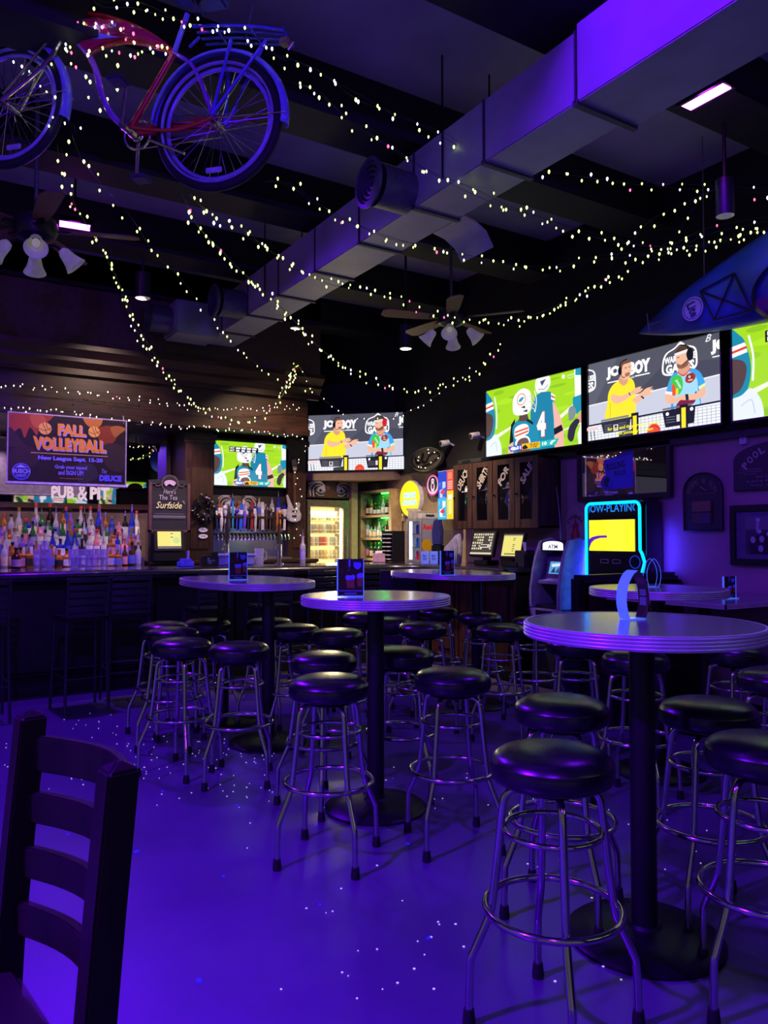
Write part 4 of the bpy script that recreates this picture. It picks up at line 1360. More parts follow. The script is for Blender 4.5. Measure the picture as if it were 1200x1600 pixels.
# boxes on the fridge
t = thing('carton', 'open grey cardboard carton standing on the counter fridge', 'box', (5.11, 7.33, 1.578), -PI / 2)
MCB = M('grey_card', '#9b968e', 0.8)
MB().bx(-0.13, 0.05, -0.1, 0.1, 0.0, 0.085).build('box', MCB, t, bevel=0.003)
MB().prism([(-0.13, 0.086), (-0.17, 0.12), (-0.165, 0.125), (-0.125, 0.09)], -0.1, 0.1).build('flap', MCB, t, smooth=False)
t = thing('carton', 'low white cardboard tray with dark label beside the open carton', 'box', (5.11, 7.20, 1.578), -PI / 2)
MB().bx(-0.035, 0.045, -0.12, 0.12, 0.0, 0.06).build('box', M('white_card', '#b9b5ac', 0.8), t, bevel=0.003)
MB().bx(0.0455, 0.047, -0.06, 0.06, 0.02, 0.045).build('label_strip', BLACK, t, smooth=False)
# navy bag hanging in front of the fridge side
q = at_d(684, 824, 8.50)
t = thing('navy_tote', 'navy blue folded cloth bag leaning against the counter fridge', 'bag', (q.x, q.y, 1.077), -PI / 2 + 0.2)
MB().prism([(-0.07, 0.2), (0.07, 0.2), (0.075, 0.36), (0.05, 0.48), (-0.05, 0.48), (-0.08, 0.34)], -0.025, 0.025).build('cloth', M('navy_cloth', '#141a5c', 0.85), t, bevel=0.012)
MB().prism([(-0.07, 0.0), (0.07, 0.0), (0.07, 0.2), (-0.07, 0.2)], -0.03, 0.03).build('base_box', BLACK, t, bevel=0.006)
# folded white towels
for k in range(3):
    q = at_d(712 - 6 * k, 868, 8.1 - 0.09 * k)
    t = thing('bar_towel', ('tall', 'middle', 'short')[k] + ' folded white bar towel standing between the blue cards and register', 'towel', (q.x, q.y, 1.077), -PI / 2 + 0.25 - 0.1 * k, 'white towels on the service counter')
    h = 0.33 - 0.05 * k
    MB().prism([(-0.07, 0), (0.07, 0), (0.085, h * 0.6), (0.06, h), (0.0, h * 0.93), (-0.05, h * 0.75), (-0.08, h * 0.35)], -0.02, 0.02).build('cloth', M('white_towel', '#a9a6b2', 0.9, bump=0.3, bs=80), t, bevel=0.01)
# blue printed cards
for k, px in enumerate((664, 678)):
    q = at_d(px, 868, 8.35)
    t = thing('blue_card', ('left', 'right') [k] + ' one of two upright pale blue printed cards by the counter fridge', 'card', (q.x, q.y, 1.077), -YAW, 'blue cards on the service counter')
    MB().bx(-0.042, 0.042, -0.004, 0.0, 0, 0.135).bx(-0.042, 0.042, 0.0, 0.04, 0, 0.004).build('card', M('pale_blue_card', '#6a86e8', 0.6, emit='#3c58e0', es=0.25), t, smooth=False)
    p = PIC(0.6)
    p.text('Bar', 0.2, 0.25, 0.5, 0.2, '#24368c', 0.02)
    p.rect(0.2, 0.55, 0.8, 0.6, '#24368c')
    p.rect(0.2, 0.66, 0.7, 0.7, '#24368c')
    p.build('print', 0.08, 0.13, PRINT, t, y=-0.0045, cz=0.068)
# black wire organiser with slips
q = at_d(616, 868, 9.0)
t = thing('wire_organiser', 'black slotted organiser rack with paper slips on the service counter', 'rack', (q.x, q.y, 1.077), -PI / 2)
MB().bx(-0.12, 0.12, 0.05, 0.07, 0, 0.36).bx(-0.12, -0.11, -0.1, 0.05, 0, 0.36).bx(0.11, 0.12, -0.1, 0.05, 0, 0.36).build('frame', BLACK, t, smooth=False)
for k in range(7):
    MB().bx(-0.11, 0.11, -0.1, 0.05, 0.02 + k * 0.048, 0.026 + k * 0.048).build('shelf', BLACK, t, smooth=False)
    for c in range(2):
        MB().bx(-0.09 + c * 0.09, -0.03 + c * 0.09, -0.108, 0.0, 0.028 + k * 0.048, 0.040 + k * 0.048).build('paper_slip', M('pale_slip', '#b9b6c4', 0.8), t, smooth=False)
t = thing('napkin_box', 'small mauve napkin box left of the black organiser rack', 'box', tuple(at_d(592, 866, 8.9).xy) + (1.077,), -0.5)
MB().bx(-0.07, 0.07, -0.05, 0.05, 0, 0.10).build('box', M('mauve_box', '#a9849a', 0.7), t, bevel=0.004)
MB().bx(-0.04, 0.04, -0.02, 0.02, 0.10, 0.13).build('napkins', WHITEP, t, bevel=0.004)
# alarm keypad
loc, w, h = on_right(621, 632, 801, 815, 5.385)
t = thing('alarm_keypad', 'beige wall keypad with lit yellow display under the yellow disc sign', 'keypad', loc, -PI / 2)
MB().bx(-w / 2, w / 2, 0, 0.015, -h / 2, h / 2).build('case', M('beige_plastic', '#a59a80', 0.5), t, bevel=0.003)
MB().bx(-w * 0.3, w * 0.3, -0.003, 0.0, h * 0.1, h * 0.38).build('display', M('lcd_yellow', '#c8b820', 0.5, emit='#d8c41c', es=0.8), t, smooth=False)
for r_ in range(2):
    for c in range(3):
        MB().bx(-w * 0.3 + c * w * 0.22, -w * 0.16 + c * w * 0.22, -0.003, 0.0, -h * 0.12 - r_ * h * 0.2, -h * 0.0 - r_ * h * 0.2).build('key', WHITEP, t, smooth=False)


# ---- point-of-sale screens
def make_pos(label, px, pbase, X, rz, W, H, zc, pic, tilt=-0.25):
    q = at_x(px, 850, X)
    t = thing('register_terminal', label, 'cash register', (X, q.y, 1.077), rz, 'register touch screens')
    MB().bx(-0.10, 0.10, -0.02, 0.16, 0, 0.05).build('base', BLACK, t, bevel=0.008)
    MB().bx(-0.04, 0.04, 0.06, 0.10, 0.04, zc - 1.077).build('stand', BLACK, t, smooth=False)
    hd = MB().bx(-W / 2 - 0.02, W / 2 + 0.02, 0.0, 0.04, -H / 2 - 0.022, H / 2 + 0.02).build('screen_housing', BLACK, t, bevel=0.006)
    hd.location = (0, 0.02, zc - 1.077)
    hd.rotation_euler = (tilt, 0, 0)
    pic.build('screen', W, H, MP('register_screen', 0.85), hd, y=-0.001)['kind'] = 'stuff'
    return t


p = PIC(1.3)
p.rect(0, 0, 1, 1, '#3a3428')
for r_ in range(6):
    for c in range(9):
        if not (c in (5, 6) and r_ > 0) and random.random() < 0.85:
            p.rect(0.03 + c * 0.105, 0.05 + r_ * 0.13, 0.10 + c * 0.105, 0.13 + r_ * 0.13, ['#efe6c2', '#d8c488', '#e9e4d4'][(r_ + c) % 3])
p.rect(0.45, 0.55, 0.95, 0.58, '#e9e4d4')
p.rect(0.42, 0.66, 0.9, 0.70, '#e9e4d4')
p.rect(0.0, 0.92, 1, 1, '#e4dcb4')
make_pos('register touch screen full of small buttons, below the shirt cabinet', 752, 866, 5.02, -PI / 2 + 0.1, 0.30, 0.23, 1.30, p)
p = PIC(1.1)
p.rect(0, 0, 1, 1, '#f0e478')
p.rect(0, 0, 1, 0.06, '#8c8a66')
for k, y in enumerate((0.16, 0.24, 0.45, 0.53, 0.64, 0.74)):
    p.rect(0.52, y, 0.52 + 0.14 - 0.03 * (k % 2), y + 0.035, '#6a6440')
p.rect(0.15, 0.88, 0.9, 0.93, '#57523a')
make_pos('register touch screen with plain yellow page beside the cash machine', 798, 868, 5.02, -PI / 2 + 0.12, 0.24, 0.215, 1.285, p)
# receipt printer
q = at_x(822, 870, 5.05)
t = thing('receipt_printer', 'small dark receipt printer squeezed between yellow register and cash machine', 'printer', (5.08, q.y + 0.06, 1.077), -PI / 2)
MB().prism([(-0.07, 0), (0.07, 0), (0.07, 0.12), (0.03, 0.16), (-0.07, 0.16)], -0.06, 0.1).build('case', M('dark_printer', '#1c1c26', 0.45), t, bevel=0.006)
MB().bx(-0.05, 0.05, -0.02, -0.016, 0.155, 0.24).build('paper', M('violet_paper', '#8a86b8', 0.7), t, smooth=False)

# ================================================================== cash machine
AX, AY = 4.92, 5.13
atm = thing('cash_machine', 'free-standing silver and violet cash machine with lit topper', 'cash machine', (AX, AY, 0), -PI / 2)
# local x -0.19..0.19 , front y=0, depth to 0.47
MSI = M('silver_atm', '#9a96aa', 0.35, 0.25)
MDK = M('atm_dark', '#1a1622', 0.4)
side = [(0.0, 0.72), (0.47, 0.72), (0.47, 1.26), (0.27, 1.36), (0.13, 1.33), (0.07, 1.20), (0.03, 1.05), (0.0, 0.88)]


def side_panel(x0, x1, mat):
    m = MB()
    n = len(side)
    vs = [(x0, y, z) for y, z in side] + [(x1, y, z) for y, z in side]
    fs = [tuple(range(n)), tuple(reversed(range(n, 2 * n)))] + [(i, (i + 1) % n, (i + 1) % n + n, i + n) for i in range(n)]
    m.add(vs, fs)
    return m.build('side_shell', mat, atm, bevel=0.006)


side_panel(-0.195, -0.155, MSI)
side_panel(0.155, 0.195, MSI)
MB().bx(-0.155, 0.155, 0.30, 0.47, 0.72, 1.26).build('rear_body', MSI, atm, smooth=False)
m = MB()   # sloped fascia
m.add([(-0.155, 0.30, 0.74), (0.155, 0.30, 0.74), (-0.155, 0.12, 0.92), (0.155, 0.12, 0.92), (-0.155, 0.20, 1.20), (0.155, 0.20, 1.20), (-0.155, 0.30, 1.24), (0.155, 0.30, 1.24)],
      [(0, 1, 3, 2), (2, 3, 5, 4), (4, 5, 7, 6)])
m.build('fascia', MDK, atm, smooth=False)
MB().bx(-0.155, 0.155, 0.05, 0.30, 0.72, 0.745).build('tray', MDK, atm, smooth=False)
m = MB()
m.add([(-0.155, 0.06, 0.965), (0.155, 0.06, 0.965), (0.155, 0.14, 0.985), (-0.155, 0.14, 0.985), (-0.155, 0.06, 0.94), (0.155, 0.06, 0.94)], [(0, 1, 2, 3), (4, 5, 1, 0)])
m.build('keypad_shelf', MSI, atm, smooth=False)
for r_ in range(3):
    for c in range(4):
        MB().box((-0.05 + c * 0.035, 0.075 + r_ * 0.022, 0.972 + r_ * 0.005), (0.025, 0.015, 0.01)).build('key', WHITEP, atm, smooth=False)
mxs = Matrix.Translation((0, 0.158, 1.08)) @ Matrix.Rotation(-math.atan2(0.08, 0.28), 4, 'X')
MB().bx(-0.145, 0.145, -0.012, 0.0, -0.105, 0.10, mxs).build('screen_surround', M('atm_mid', '#4c4466', 0.4), atm, smooth=False, bevel=0.003)
p = PIC(1.3)
p.rect(0, 0, 1, 1, '#5a9ad8')
p.poly([(0.1, 0.2), (0.9, 0.1), (0.8, 0.35), (0.2, 0.45)], '#cfe4f4')
p.poly([(0.15, 0.9), (0.4, 0.4), (0.5, 0.9)], '#16305c')
p.poly([(0.5, 0.9), (0.75, 0.4), (0.8, 0.9)], '#204878')
p.ell(0.85, 0.45, 0.06, None, '#e8d8c8', 10)
sc = p.build('screen', 0.16, 0.115, MP('atm_screen', 0.9), atm, y=-0.014)
sc.matrix_local = mxs @ Matrix.Translation((0.01, 0, 0.0))
for s in (-1, 1):
    for k in range(4):
        MB().bx(s * 0.115 - 0.012, s * 0.115 + 0.012, -0.018, -0.012, -0.07 + k * 0.03, -0.055 + k * 0.03, mxs).build('side_key', MDK, atm, smooth=False)
MB().cyl((0.10, 0.10, 0.955), (0.10, 0.075, 0.955), 0.014, n=12).build('card_light', M('white_led', '#ffffff', 0.4, emit='#eef4ff', es=3), atm)
ar = [(-0.15, 0.0), (0.15, 0.0), (0.148, 0.06)] + [(0.148 * math.cos(PI * i / 12), 0.06 + 0.03 * math.sin(PI * i / 12)) for i in range(1, 12)] + [(-0.148, 0.06)]
mt_ = Matrix.Translation((0, 0.12, 1.245))
MB().prism(ar, 0.0, 0.12, mt_).build('topper', MDK, atm, smooth=False)
p = PIC(0.27 / 0.085, clip=False)
p.poly([((x / 0.31) + 0.5, 1 - z / 0.092) for x, z in ar], '#f4f4ff')
p.text('ATM', 0.28, 0.42, 0.44, 0.42, '#2c2c54', 0.02)
p.build('lit_topper_face', 0.27, 0.085, MP('topper_lit', 1.1), atm, y=0.118, cz=1.245 + 0.043)
lower = [(-0.19, 0.14), (-0.15, 0.08), (0.15, 0.08), (0.19, 0.14), (0.19, 0.70), (-0.19, 0.70)]
lo = [(-0.19, 0.22), (-0.16, 0.13), (-0.08, 0.09), (0.08, 0.09), (0.16, 0.13), (0.19, 0.22), (0.19, 0.715), (-0.19, 0.715)]
MB().prism([(x, z + 0.48) if z < 0.3 else (x, z) for x, z in lo], 0.0, 0.05).build('safe_door', MSI, atm, bevel=0.004)
MB().bx(-0.19, 0.19, 0.05, 0.47, 0.0, 0.715).build('safe_body', M('atm_safe', '#3c3a4c', 0.4, 0.4), atm, smooth=False, bevel=0.005)
MB().bx(-0.10, 0.10, -0.006, 0.0, 0.655, 0.70).build('cash_slot', MDK, atm, smooth=False)
MB().cyl((-0.02, 0.0, 0.625), (-0.02, -0.02, 0.625), 0.022, n=14).build('lock', MDK, atm)
# loose white cable hanging from the cabinet to the cash machine
pts = [at_x(858, 709, 5.34), at_x(866, 740, 5.34), at_x(874, 800, 5.32), at_x(880, 858, 5.22), Vector((5.2, 4.97, 1.262))]
pts[-1] = Vector((AX + 0.40, AY - 0.1, 1.29))
cb = MB().tube(catmull(pts, 5), 0.005, 6).build('power_cable', M('grey_cable', '#8c86a0', 0.6))
tag(cb, 'thin pale cable hanging from the cabinet corner down to the cash machine', 'cable')

# ================================================================== jukebox
loc, w, h = on_right(913, 1006, 780, 930, 5.14)
JW, JH = w, 1.10
JZ = 0.66
jk = thing('jukebox', 'black digital jukebox with cyan glowing outline and yellow screen', 'jukebox', (5.14, loc[1], JZ), -PI / 2)
JH = at_x(960, 780, 5.14).z - JZ
MB().bx(-JW / 2, JW / 2, 0.0, 0.255, 0, JH).build('cabinet', M('gloss_black_jukebox', '#07070b', 0.15, coat=0.6), jk, bevel=0.03)
MB().bx(-0.2, 0.2, 0.05, 0.255, -JZ, 0.0).build('pedestal', BLACK, jk, smooth=False)
CY = M('cyan_glow', '#20c8ff', 0.4, emit=(0.0, 0.34, 1.0), es=2.3)
x0, x1, z1 = -JW / 2 + 0.025, JW / 2 - 0.04, JH - 0.03
path = [(x0, 0.0), (x0, z1 - 0.05)] + [(x0 + 0.05 - 0.05 * math.cos(PI / 2 * i / 5), z1 - 0.05 + 0.05 * math.sin(PI / 2 * i / 5)) for i in range(6)]
path += [(x1 - 0.05 + 0.05 * math.sin(PI / 2 * i / 5), z1 - 0.05 + 0.05 * math.cos(PI / 2 * i / 5)) for i in range(6)]
kz = at_x(985, 878, 5.14).z - JZ
path += [(x1, kz + 0.10), (x1 + 0.02, kz + 0.07), (x1 + 0.045, kz), (x1 + 0.02, kz - 0.08), (x1, kz - 0.11), (x1, 0.0)]
MB().tube([(x, -0.004, z) for x, z in path], 0.013, 8).build('glow_tube', CY, jk)
f0 = at_x(921, 812, 5.14)
f1 = at_x(993, 860, 5.14)
sz1, sz0 = at_x(957, 812, 5.14).z - JZ, at_x(957, 861, 5.14).z - JZ
sx0, sx1 = loc[1] - f0.y, loc[1] - f1.y
p = PIC((sx1 - sx0) / (sz1 - sz0))
p.rect(0, 0, 1, 1, '#f4ee1c')
p.rect(0.4, 0.0, 0.8, 1.0, '#f6f02c')
p.poly([(0, 0.62), (0.08, 0.55), (0.2, 0.51), (0.38, 0.50), (0.41, 0.53), (0.40, 0.57), (0.25, 0.58), (0.12, 0.64), (0.05, 0.74), (0.0, 0.92)], '#5a18b8')
p.build('screen', sx1 - sx0, sz1 - sz0, MP('jukebox_screen', 1.0), jk, y=-0.006, cx=(sx0 + sx1) / 2, cz=(sz0 + sz1) / 2)['kind'] = 'stuff'
p = PIC(6.5, clip=True)
p.text('NOW-PLAYING', -0.10, 0.1, 1.16, 0.8, '#1c7ae0', 0.015)
p.build('now_playing_lettering', sx1 - sx0, 0.085, MP('juke_letters', 1.0), jk, y=-0.003, cx=(sx0 + sx1) / 2, cz=sz1 + 0.10)['kind'] = 'stuff'
MB().bx(sx0 - 0.01, sx1 + 0.01, -0.002, 0.002, sz0 - 0.26, sz0 - 0.02).build('control_panel', M('juke_panel', '#0c0c14', 0.25), jk, smooth=False)
MB().ring((x1 - 0.05, -0.008, kz), 0.052, 0.004, 28, 6, ax=(0, 1, 0)).build('dial_ring', M('dim_blue_ring', '#1c3a9c', 0.4, emit='#2040d0', es=0.5), jk)
MB().lathe([(0.001, 0.01), (0.045, 0.01), (0.048, 0.0)], 24, mx=Matrix.Translation((x1 - 0.05, -0.002, kz)) @ Matrix.Rotation(PI / 2, 4, 'X')).build('dial', M('juke_panel'), jk)
for k in range(2):
    xx = sx0 + 0.13 + k * 0.13
    m = MB()
    m.bx(xx, xx + 0.09, -0.012, 0, kz + 0.012, kz + 0.018).bx(xx, xx + 0.09, -0.012, 0, kz - 0.018, kz - 0.012).bx(xx, xx + 0.006, -0.012, 0, kz - 0.018, kz + 0.018).bx(xx + 0.084, xx + 0.09, -0.012, 0, kz - 0.018, kz + 0.018)
    m.build('card_slot', M('slot_silver', '#b0b0bc', 0.3, 0.6), jk, smooth=False)
    MB().bx(xx + 0.02, xx + 0.07, -0.01, 0, kz - 0.13, kz - 0.12).build('coin_slot', M('slot_silver'), jk, smooth=False)
light('jukebox_wall_glow', 'AREA', (5.30, loc[1] - JW / 2 - 0.03, JZ + 0.35), 3.2, (0.05, 0.03, 1.0), aim=(5.46, loc[1] - JW / 2 - 0.22, JZ + 0.35), size=0.03, size_y=0.9)
light('jukebox_wall_glow', 'AREA', (5.30, loc[1] + JW / 2 + 0.03, JZ + 0.30), 4.5, (0.03, 0.05, 1.0), aim=(5.12, loc[1] + JW / 2 + 0.6, JZ + 0.20), size=0.03, size_y=0.8)

# ================================================================== framed mirror with river-brewery lettering
a, b = at_x(903, 742, 5.37), at_x(1050, 735, 5.37)
zt = (at_x(903, 702, 5.37).z + at_x(1050, 690, 5.37).z) / 2
zb = (at_x(903, 785, 5.37).z + at_x(1050, 776, 5.37).z) / 2
w, h = a.y - b.y, zt - zb
t = thing('framed_bar_mirror', 'dark framed mirror with blue painted beer lettering above the jukebox', 'mirror', (5.37, (a.y + b.y) / 2, (zt + zb) / 2), -PI / 2)
fw = 0.045
for (x0, x1, z0, z1) in ((-w / 2, w / 2, h / 2 - fw, h / 2), (-w / 2, w / 2, -h / 2, -h / 2 + fw), (-w / 2, -w / 2 + fw, -h / 2 + fw, h / 2 - fw), (w / 2 - fw, w / 2, -h / 2 + fw, h / 2 - fw)):
    MB().bx(x0, x1, -0.02, 0.028, z0, z1).build('frame_rail', M('frame_dark', '#221a1c', 0.4), t, smooth=False, bevel=0.006)
MB().bx(-w / 2 + 0.02, w / 2 - 0.02, 0.0, 0.025, -h / 2 + 0.02, h / 2 - 0.02).build('glass', MIR, t, smooth=False)
p = PIC(w / h)
B1 = '#3a34c8'
p.poly([(0.30, 0.24), (0.36, 0.22), (0.46, 0.17), (0.54, 0.12), (0.62, 0.06), (0.615, 0.78), (0.40, 0.80), (0.34, 0.75)], B1)
for k in range(4):
    p.line([(0.44, 0.16 + 0.02 * k), (0.53, 0.14 + 0.02 * k), (0.61, 0.08 + 0.022 * k)], 0.004, '#161238', 4)
p.text('ROLLING', 0.335, 0.29, 0.20, 0.13, '#0f0c2c', 0.03, rot=-0.10)
p.text('ROCK', 0.42, 0.45, 0.13, 0.10, '#0f0c2c', 0.02, rot=-0.06)
p.ell(0.335, 0.66, 0.065, None, B1, 30)
p.oring(0.335, 0.66, 0.056, 0.004, '#161238')
p.blob([(0.30, 0.66), (0.32, 0.58), (0.35, 0.56), (0.37, 0.62), (0.35, 0.70), (0.36, 0.75), (0.32, 0.74)], '#161250')
p.build('painted_emblem', w, h, MP('mirror_paint', 0, 0.3), t, y=-0.001)
# small framed tin with a cartoon-free flame: round topped whisky board left of the jukebox
loc, w, h = on_right(884, 914, 793, 858, 5.385)
t = thing('flame_tin_sign', 'round topped cream tin sign with red flame, partly behind the jukebox', 'sign', loc, -PI / 2)
out = [(-w * 0.42, -h / 2), (w * 0.42, -h / 2), (w * 0.5, -h * 0.1)] + [(w * 0.5 * math.cos(PI * i / 12), h * 0.18 + h * 0.32 * math.sin(PI * i / 12)) for i in range(13)] + [(-w * 0.5, -h * 0.1)]
MB().prism(out, 0.0, 0.01).build('plate', M('cream_tin', '#8c7c70', 0.5), t, smooth=False)
p = PIC(w / h, clip=False)
p.arc_text('FIREBALL', 0.5, 0.46, 0.40, -62, 62, 0.085, '#241418', 0.03)
p.blob([(0.5, 0.26), (0.58, 0.36), (0.68, 0.40), (0.66, 0.55), (0.74, 0.62), (0.66, 0.82), (0.5, 0.9), (0.36, 0.84), (0.28, 0.66), (0.36, 0.56), (0.34, 0.42), (0.44, 0.40)], '#7a2030')
p.blob([(0.5, 0.5), (0.58, 0.62), (0.56, 0.76), (0.48, 0.82), (0.42, 0.74), (0.42, 0.62)], '#a84a30')
p.build('print', w, h, PRINT, t, y=-0.001)
# ---- arched plaque with matchbox
loc, w, h = on_right(1067, 1128, 738, 830, 5.37)
t = thing('arched_plaque', 'dark arched wooden plaque with small wooden box, left of the pool sign', 'plaque', loc, -PI / 2)
arch = [(-w / 2, -h / 2), (w / 2, -h / 2), (w / 2, h * 0.18)] + [(w / 2 * math.cos(PI * i / 16), h * 0.18 + h * 0.32 * math.sin(PI * i / 16)) for i in range(1, 16)] + [(-w / 2, h * 0.18)]
MB().prism(arch, 0.0, 0.025).build('board', M('plaque_black', '#211c24', 0.5), t, bevel=0.006)
MB().tube([(x * 0.96, -0.003, z * 0.97) for x, z in arch], 0.008, 6, closed=True).build('moulding', M('plaque_rim', '#141018', 0.4), t)
p = PIC(w / h)
p.arc_text('POPE & SON', 0.5, 0.42, 0.37, -66, 66, 0.085, '#6c6048', 0.02)
p.line([(0.31, 0.31), (0.42, 0.24)], 0.025, '#0d0b10')
p.line([(0.48, 0.23), (0.60, 0.31)], 0.025, '#0d0b10')
p.line([(0.46, 0.24), (0.60, 0.31)], 0.008, '#b0b0b8')
p.rect(0.22, 0.35, 0.78, 0.37, '#443c34')
p.build('lettering', w, h, PRINT, t, y=-0.002)
m = MB().bx(-w * 0.24, w * 0.24, -0.02, 0.0, -h * 0.17, h * 0.01).build('box_lid', M('plaque_box', '#6a5438', 0.6), t, smooth=False, bevel=0.003)
MB().bx(-w * 0.24, w * 0.24, -0.015, 0.0, -h * 0.37, -h * 0.18).build('box_tray', M('tray_brown', '#4a3830', 0.6), t, smooth=False, bevel=0.003)
MB().bx(0.0, w * 0.21, -0.017, -0.0149, -h * 0.35, -h * 0.20).build('box_window', M('tray_blue', '#34304c', 0.5), t, smooth=False)
# ---- arched pool sign
a0 = at_x(1145, 728, 5.37)
PW, PH = 0.80, 0.0
zt, zb = at_x(1192, 689, 5.37).z, at_x(1146, 768, 5.37).z
PH = zt - zb
t = thing('pool_hall_sign', 'dark arched board sign lettered for pool, cut by the right photo edge', 'sign', (5.37, a0.y - PW / 2, (zt + zb) / 2), -PI / 2)
w, h = PW, PH
arch = [(-w / 2, -h / 2), (w / 2, -h / 2), (w / 2, h * 0.14)] + [(w / 2 * math.cos(PI * i / 20), h * 0.14 + h * 0.36 * math.sin(PI * i / 20)) for i in range(1, 20)] + [(-w / 2, h * 0.14)]
MB().prism(arch, 0.0, 0.025).build('board', M('plaque_black'), t, bevel=0.006)
p = PIC(w / h)
p.arc_text('POOL HUSTLERS', 0.5, 1.12, 0.47, -52, 52, 0.15, '#94888a', 0.03)
p.arc_text('DOUBLE SHOT LOUNGE', 0.5, 1.12, 0.535, -40, 40, 0.05, '#5c545e', 0.0)
for k, (s, x, ww) in enumerate((('TO EVERYONE', 0.08, 0.2), ("PLAY IS POSSIBLE", 0.06, 0.24), ('ALL DAY', 0.12, 0.12))):
    p.text(s, x, 0.545 + k * 0.05, ww, 0.03, '#746a74', 0.0)
p.text('IN CRATE  GAMES', 0.24, 0.70, 0.52, 0.05, '#746a74', 0.01)
p.text("Let's Play - Come", 0.15, 0.79, 0.6, 0.05, '#7c7280', 0.01)
p.text('Stay over for fun', 0.18, 0.87, 0.54, 0.05, '#746a74', 0.0)
p.build('lettering', w, h, PRINT, t, y=-0.002)
# ---- framed photograph
a0 = at_x(1141, 835, 5.37)
zt, zb = at_x(1142, 790, 5.37).z, at_x(1146, 883, 5.37).z
w, h = 0.66, zt - zb
t = thing('framed_photograph', 'black framed black-and-white group photo with violet mat under the pool sign', 'picture', (5.37, a0.y - w / 2, (zt + zb) / 2), -PI / 2)
fw = 0.05
for (x0, x1, z0, z1) in ((-w / 2, w / 2, h / 2 - fw, h / 2), (-w / 2, w / 2, -h / 2, -h / 2 + fw), (-w / 2, -w / 2 + fw, -h / 2 + fw, h / 2 - fw), (w / 2 - fw, w / 2, -h / 2 + fw, h / 2 - fw)):
    MB().bx(x0, x1, -0.012, 0.026, z0, z1).build('frame_rail', M('frame_black', '#0e0c12', 0.35), t, smooth=False, bevel=0.005)
MB().bx(-w / 2 + fw, w / 2 - fw, 0.002, 0.02, -h / 2 + fw, h / 2 - fw).build('mat_board', M('mat_violet', '#5a5470', 0.7), t, smooth=False)
p = PIC(1.25)
p.rect(0, 0, 1, 1, '#3c3a44')
p.rect(0, 0, 0.5, 0.35, '#6a6674')
p.rect(0.45, 0.0, 1.0, 0.30, '#c4c0d0')
p.text('WELCOME', 0.48, 0.02, 0.48, 0.09, '#221e2c', 0.02)
p.rect(0.5, 0.15, 0.85, 0.18, '#4a4658')
p.rect(0.5, 0.22, 0.78, 0.25, '#4a4658')
p.poly([(0.05, 0.6), (0.4, 0.45), (1, 0.5), (1, 1), (0.1, 1)], '#1c1a20')
for (x, y) in ((0.25, 0.1), (0.27, 0.4), (0.45, 0.47), (0.6, 0.42), (0.75, 0.45), (0.9, 0.5)):
    p.ell(x, y, 0.045, None, '#b8b4c4', 14)
for (x, y) in ((0.15, 0.62), (0.32, 0.6), (0.55, 0.62), (0.8, 0.66), (0.3, 0.85), (0.5, 0.85), (0.7, 0.88)):
    p.ell(x, y, 0.05, 0.09, '#a5a1b2', 12)
p.line([(0.25, 0.14), (0.24, 0.4)], 0.05, '#a5a1b2')
p.line([(0.6, 1.0), (0.75, 0.75)], 0.014, '#c4c0d0')
p.build('photo_print', w * 0.62, h * 0.62, PRINT, t, y=-0.001)['kind'] = 'stuff'
MB().bx(-w / 2 + fw, w / 2 - fw, -0.008, -0.006, -h / 2 + fw, h / 2 - fw).build('glass_pane', GLASS, t, smooth=False)
# white box on the wall
loc, w, h = on_right(1156, 1167, 675, 694, 5.385)
t = thing('wall_sensor', 'small pale wall box above the pool sign', 'sensor', loc, -PI / 2)
MB().bx(-w / 2, w / 2, -0.01, 0.014, -h / 2, h / 2).build('case', M('pale_box', '#b0a8c0', 0.5), t, bevel=0.004)
MB().bx(-w * 0.2, w * 0.2, -0.012, -0.01, -h * 0.2, h * 0.1).build('grille', M('pale_grille', '#8c84a0', 0.6), t, smooth=False)

# ================================================================== kayak above the televisions
kn = at_x(986, 515, 4.72)
kay = thing('kayak', 'blue plastic kayak on its side hung high above the right wall televisions', 'kayak', (4.72, kn.y, kn.z), -PI / 2)
MK = M('blue_kayak_plastic', '#27489c', 0.42, noise=0.4, ns=2.2)
# local +x runs towards the camera; deck faces -y (the room); width spans z
secs = [(0.0, 0.008), (0.12, 0.06), (0.35, 0.14), (0.7, 0.225), (1.1, 0.30), (1.5, 0.345), (1.9, 0.355), (2.4, 0.32), (2.8, 0.22), (3.05, 0.10), (3.15, 0.01)]
secs = [(p.x, p.y) for p in catmull([(a, b, 0) for a, b in secs], 3)]
m = MB()
N = 20
vs, fs = [], []
for (x, hw_) in secs:
    lift = 0.16 * min(1.0, x / 1.2) - 0.01
    for j in range(N):
        a = 2 * PI * j / N
        dy = math.sin(a)
        yy = -0.10 * max(0, dy) ** 0.8 * min(1, hw_ / 0.2) if dy > 0 else 0.28 * (-dy) ** 0.8 * min(1.0, hw_ / 0.22)
        vs.append((x, yy + 0.10, lift + hw_ * math.cos(a)))
for i in range(len(secs) - 1):
    for j in range(N):
        j2 = (j + 1) % N
        fs.append((i * N + j, i * N + j2, (i + 1) * N + j2, (i + 1) * N + j))
fs += [tuple(range(N)), tuple(reversed(range((len(secs) - 1) * N, len(secs) * N)))]
m.add(vs, fs)
m.build('hull', MK, kay, ang=70)


def deck(px, py):
    q = at_x(px, py, 4.72 - 0.005)
    return (kn.y - q.y, -0.012, q.z - kn.z)


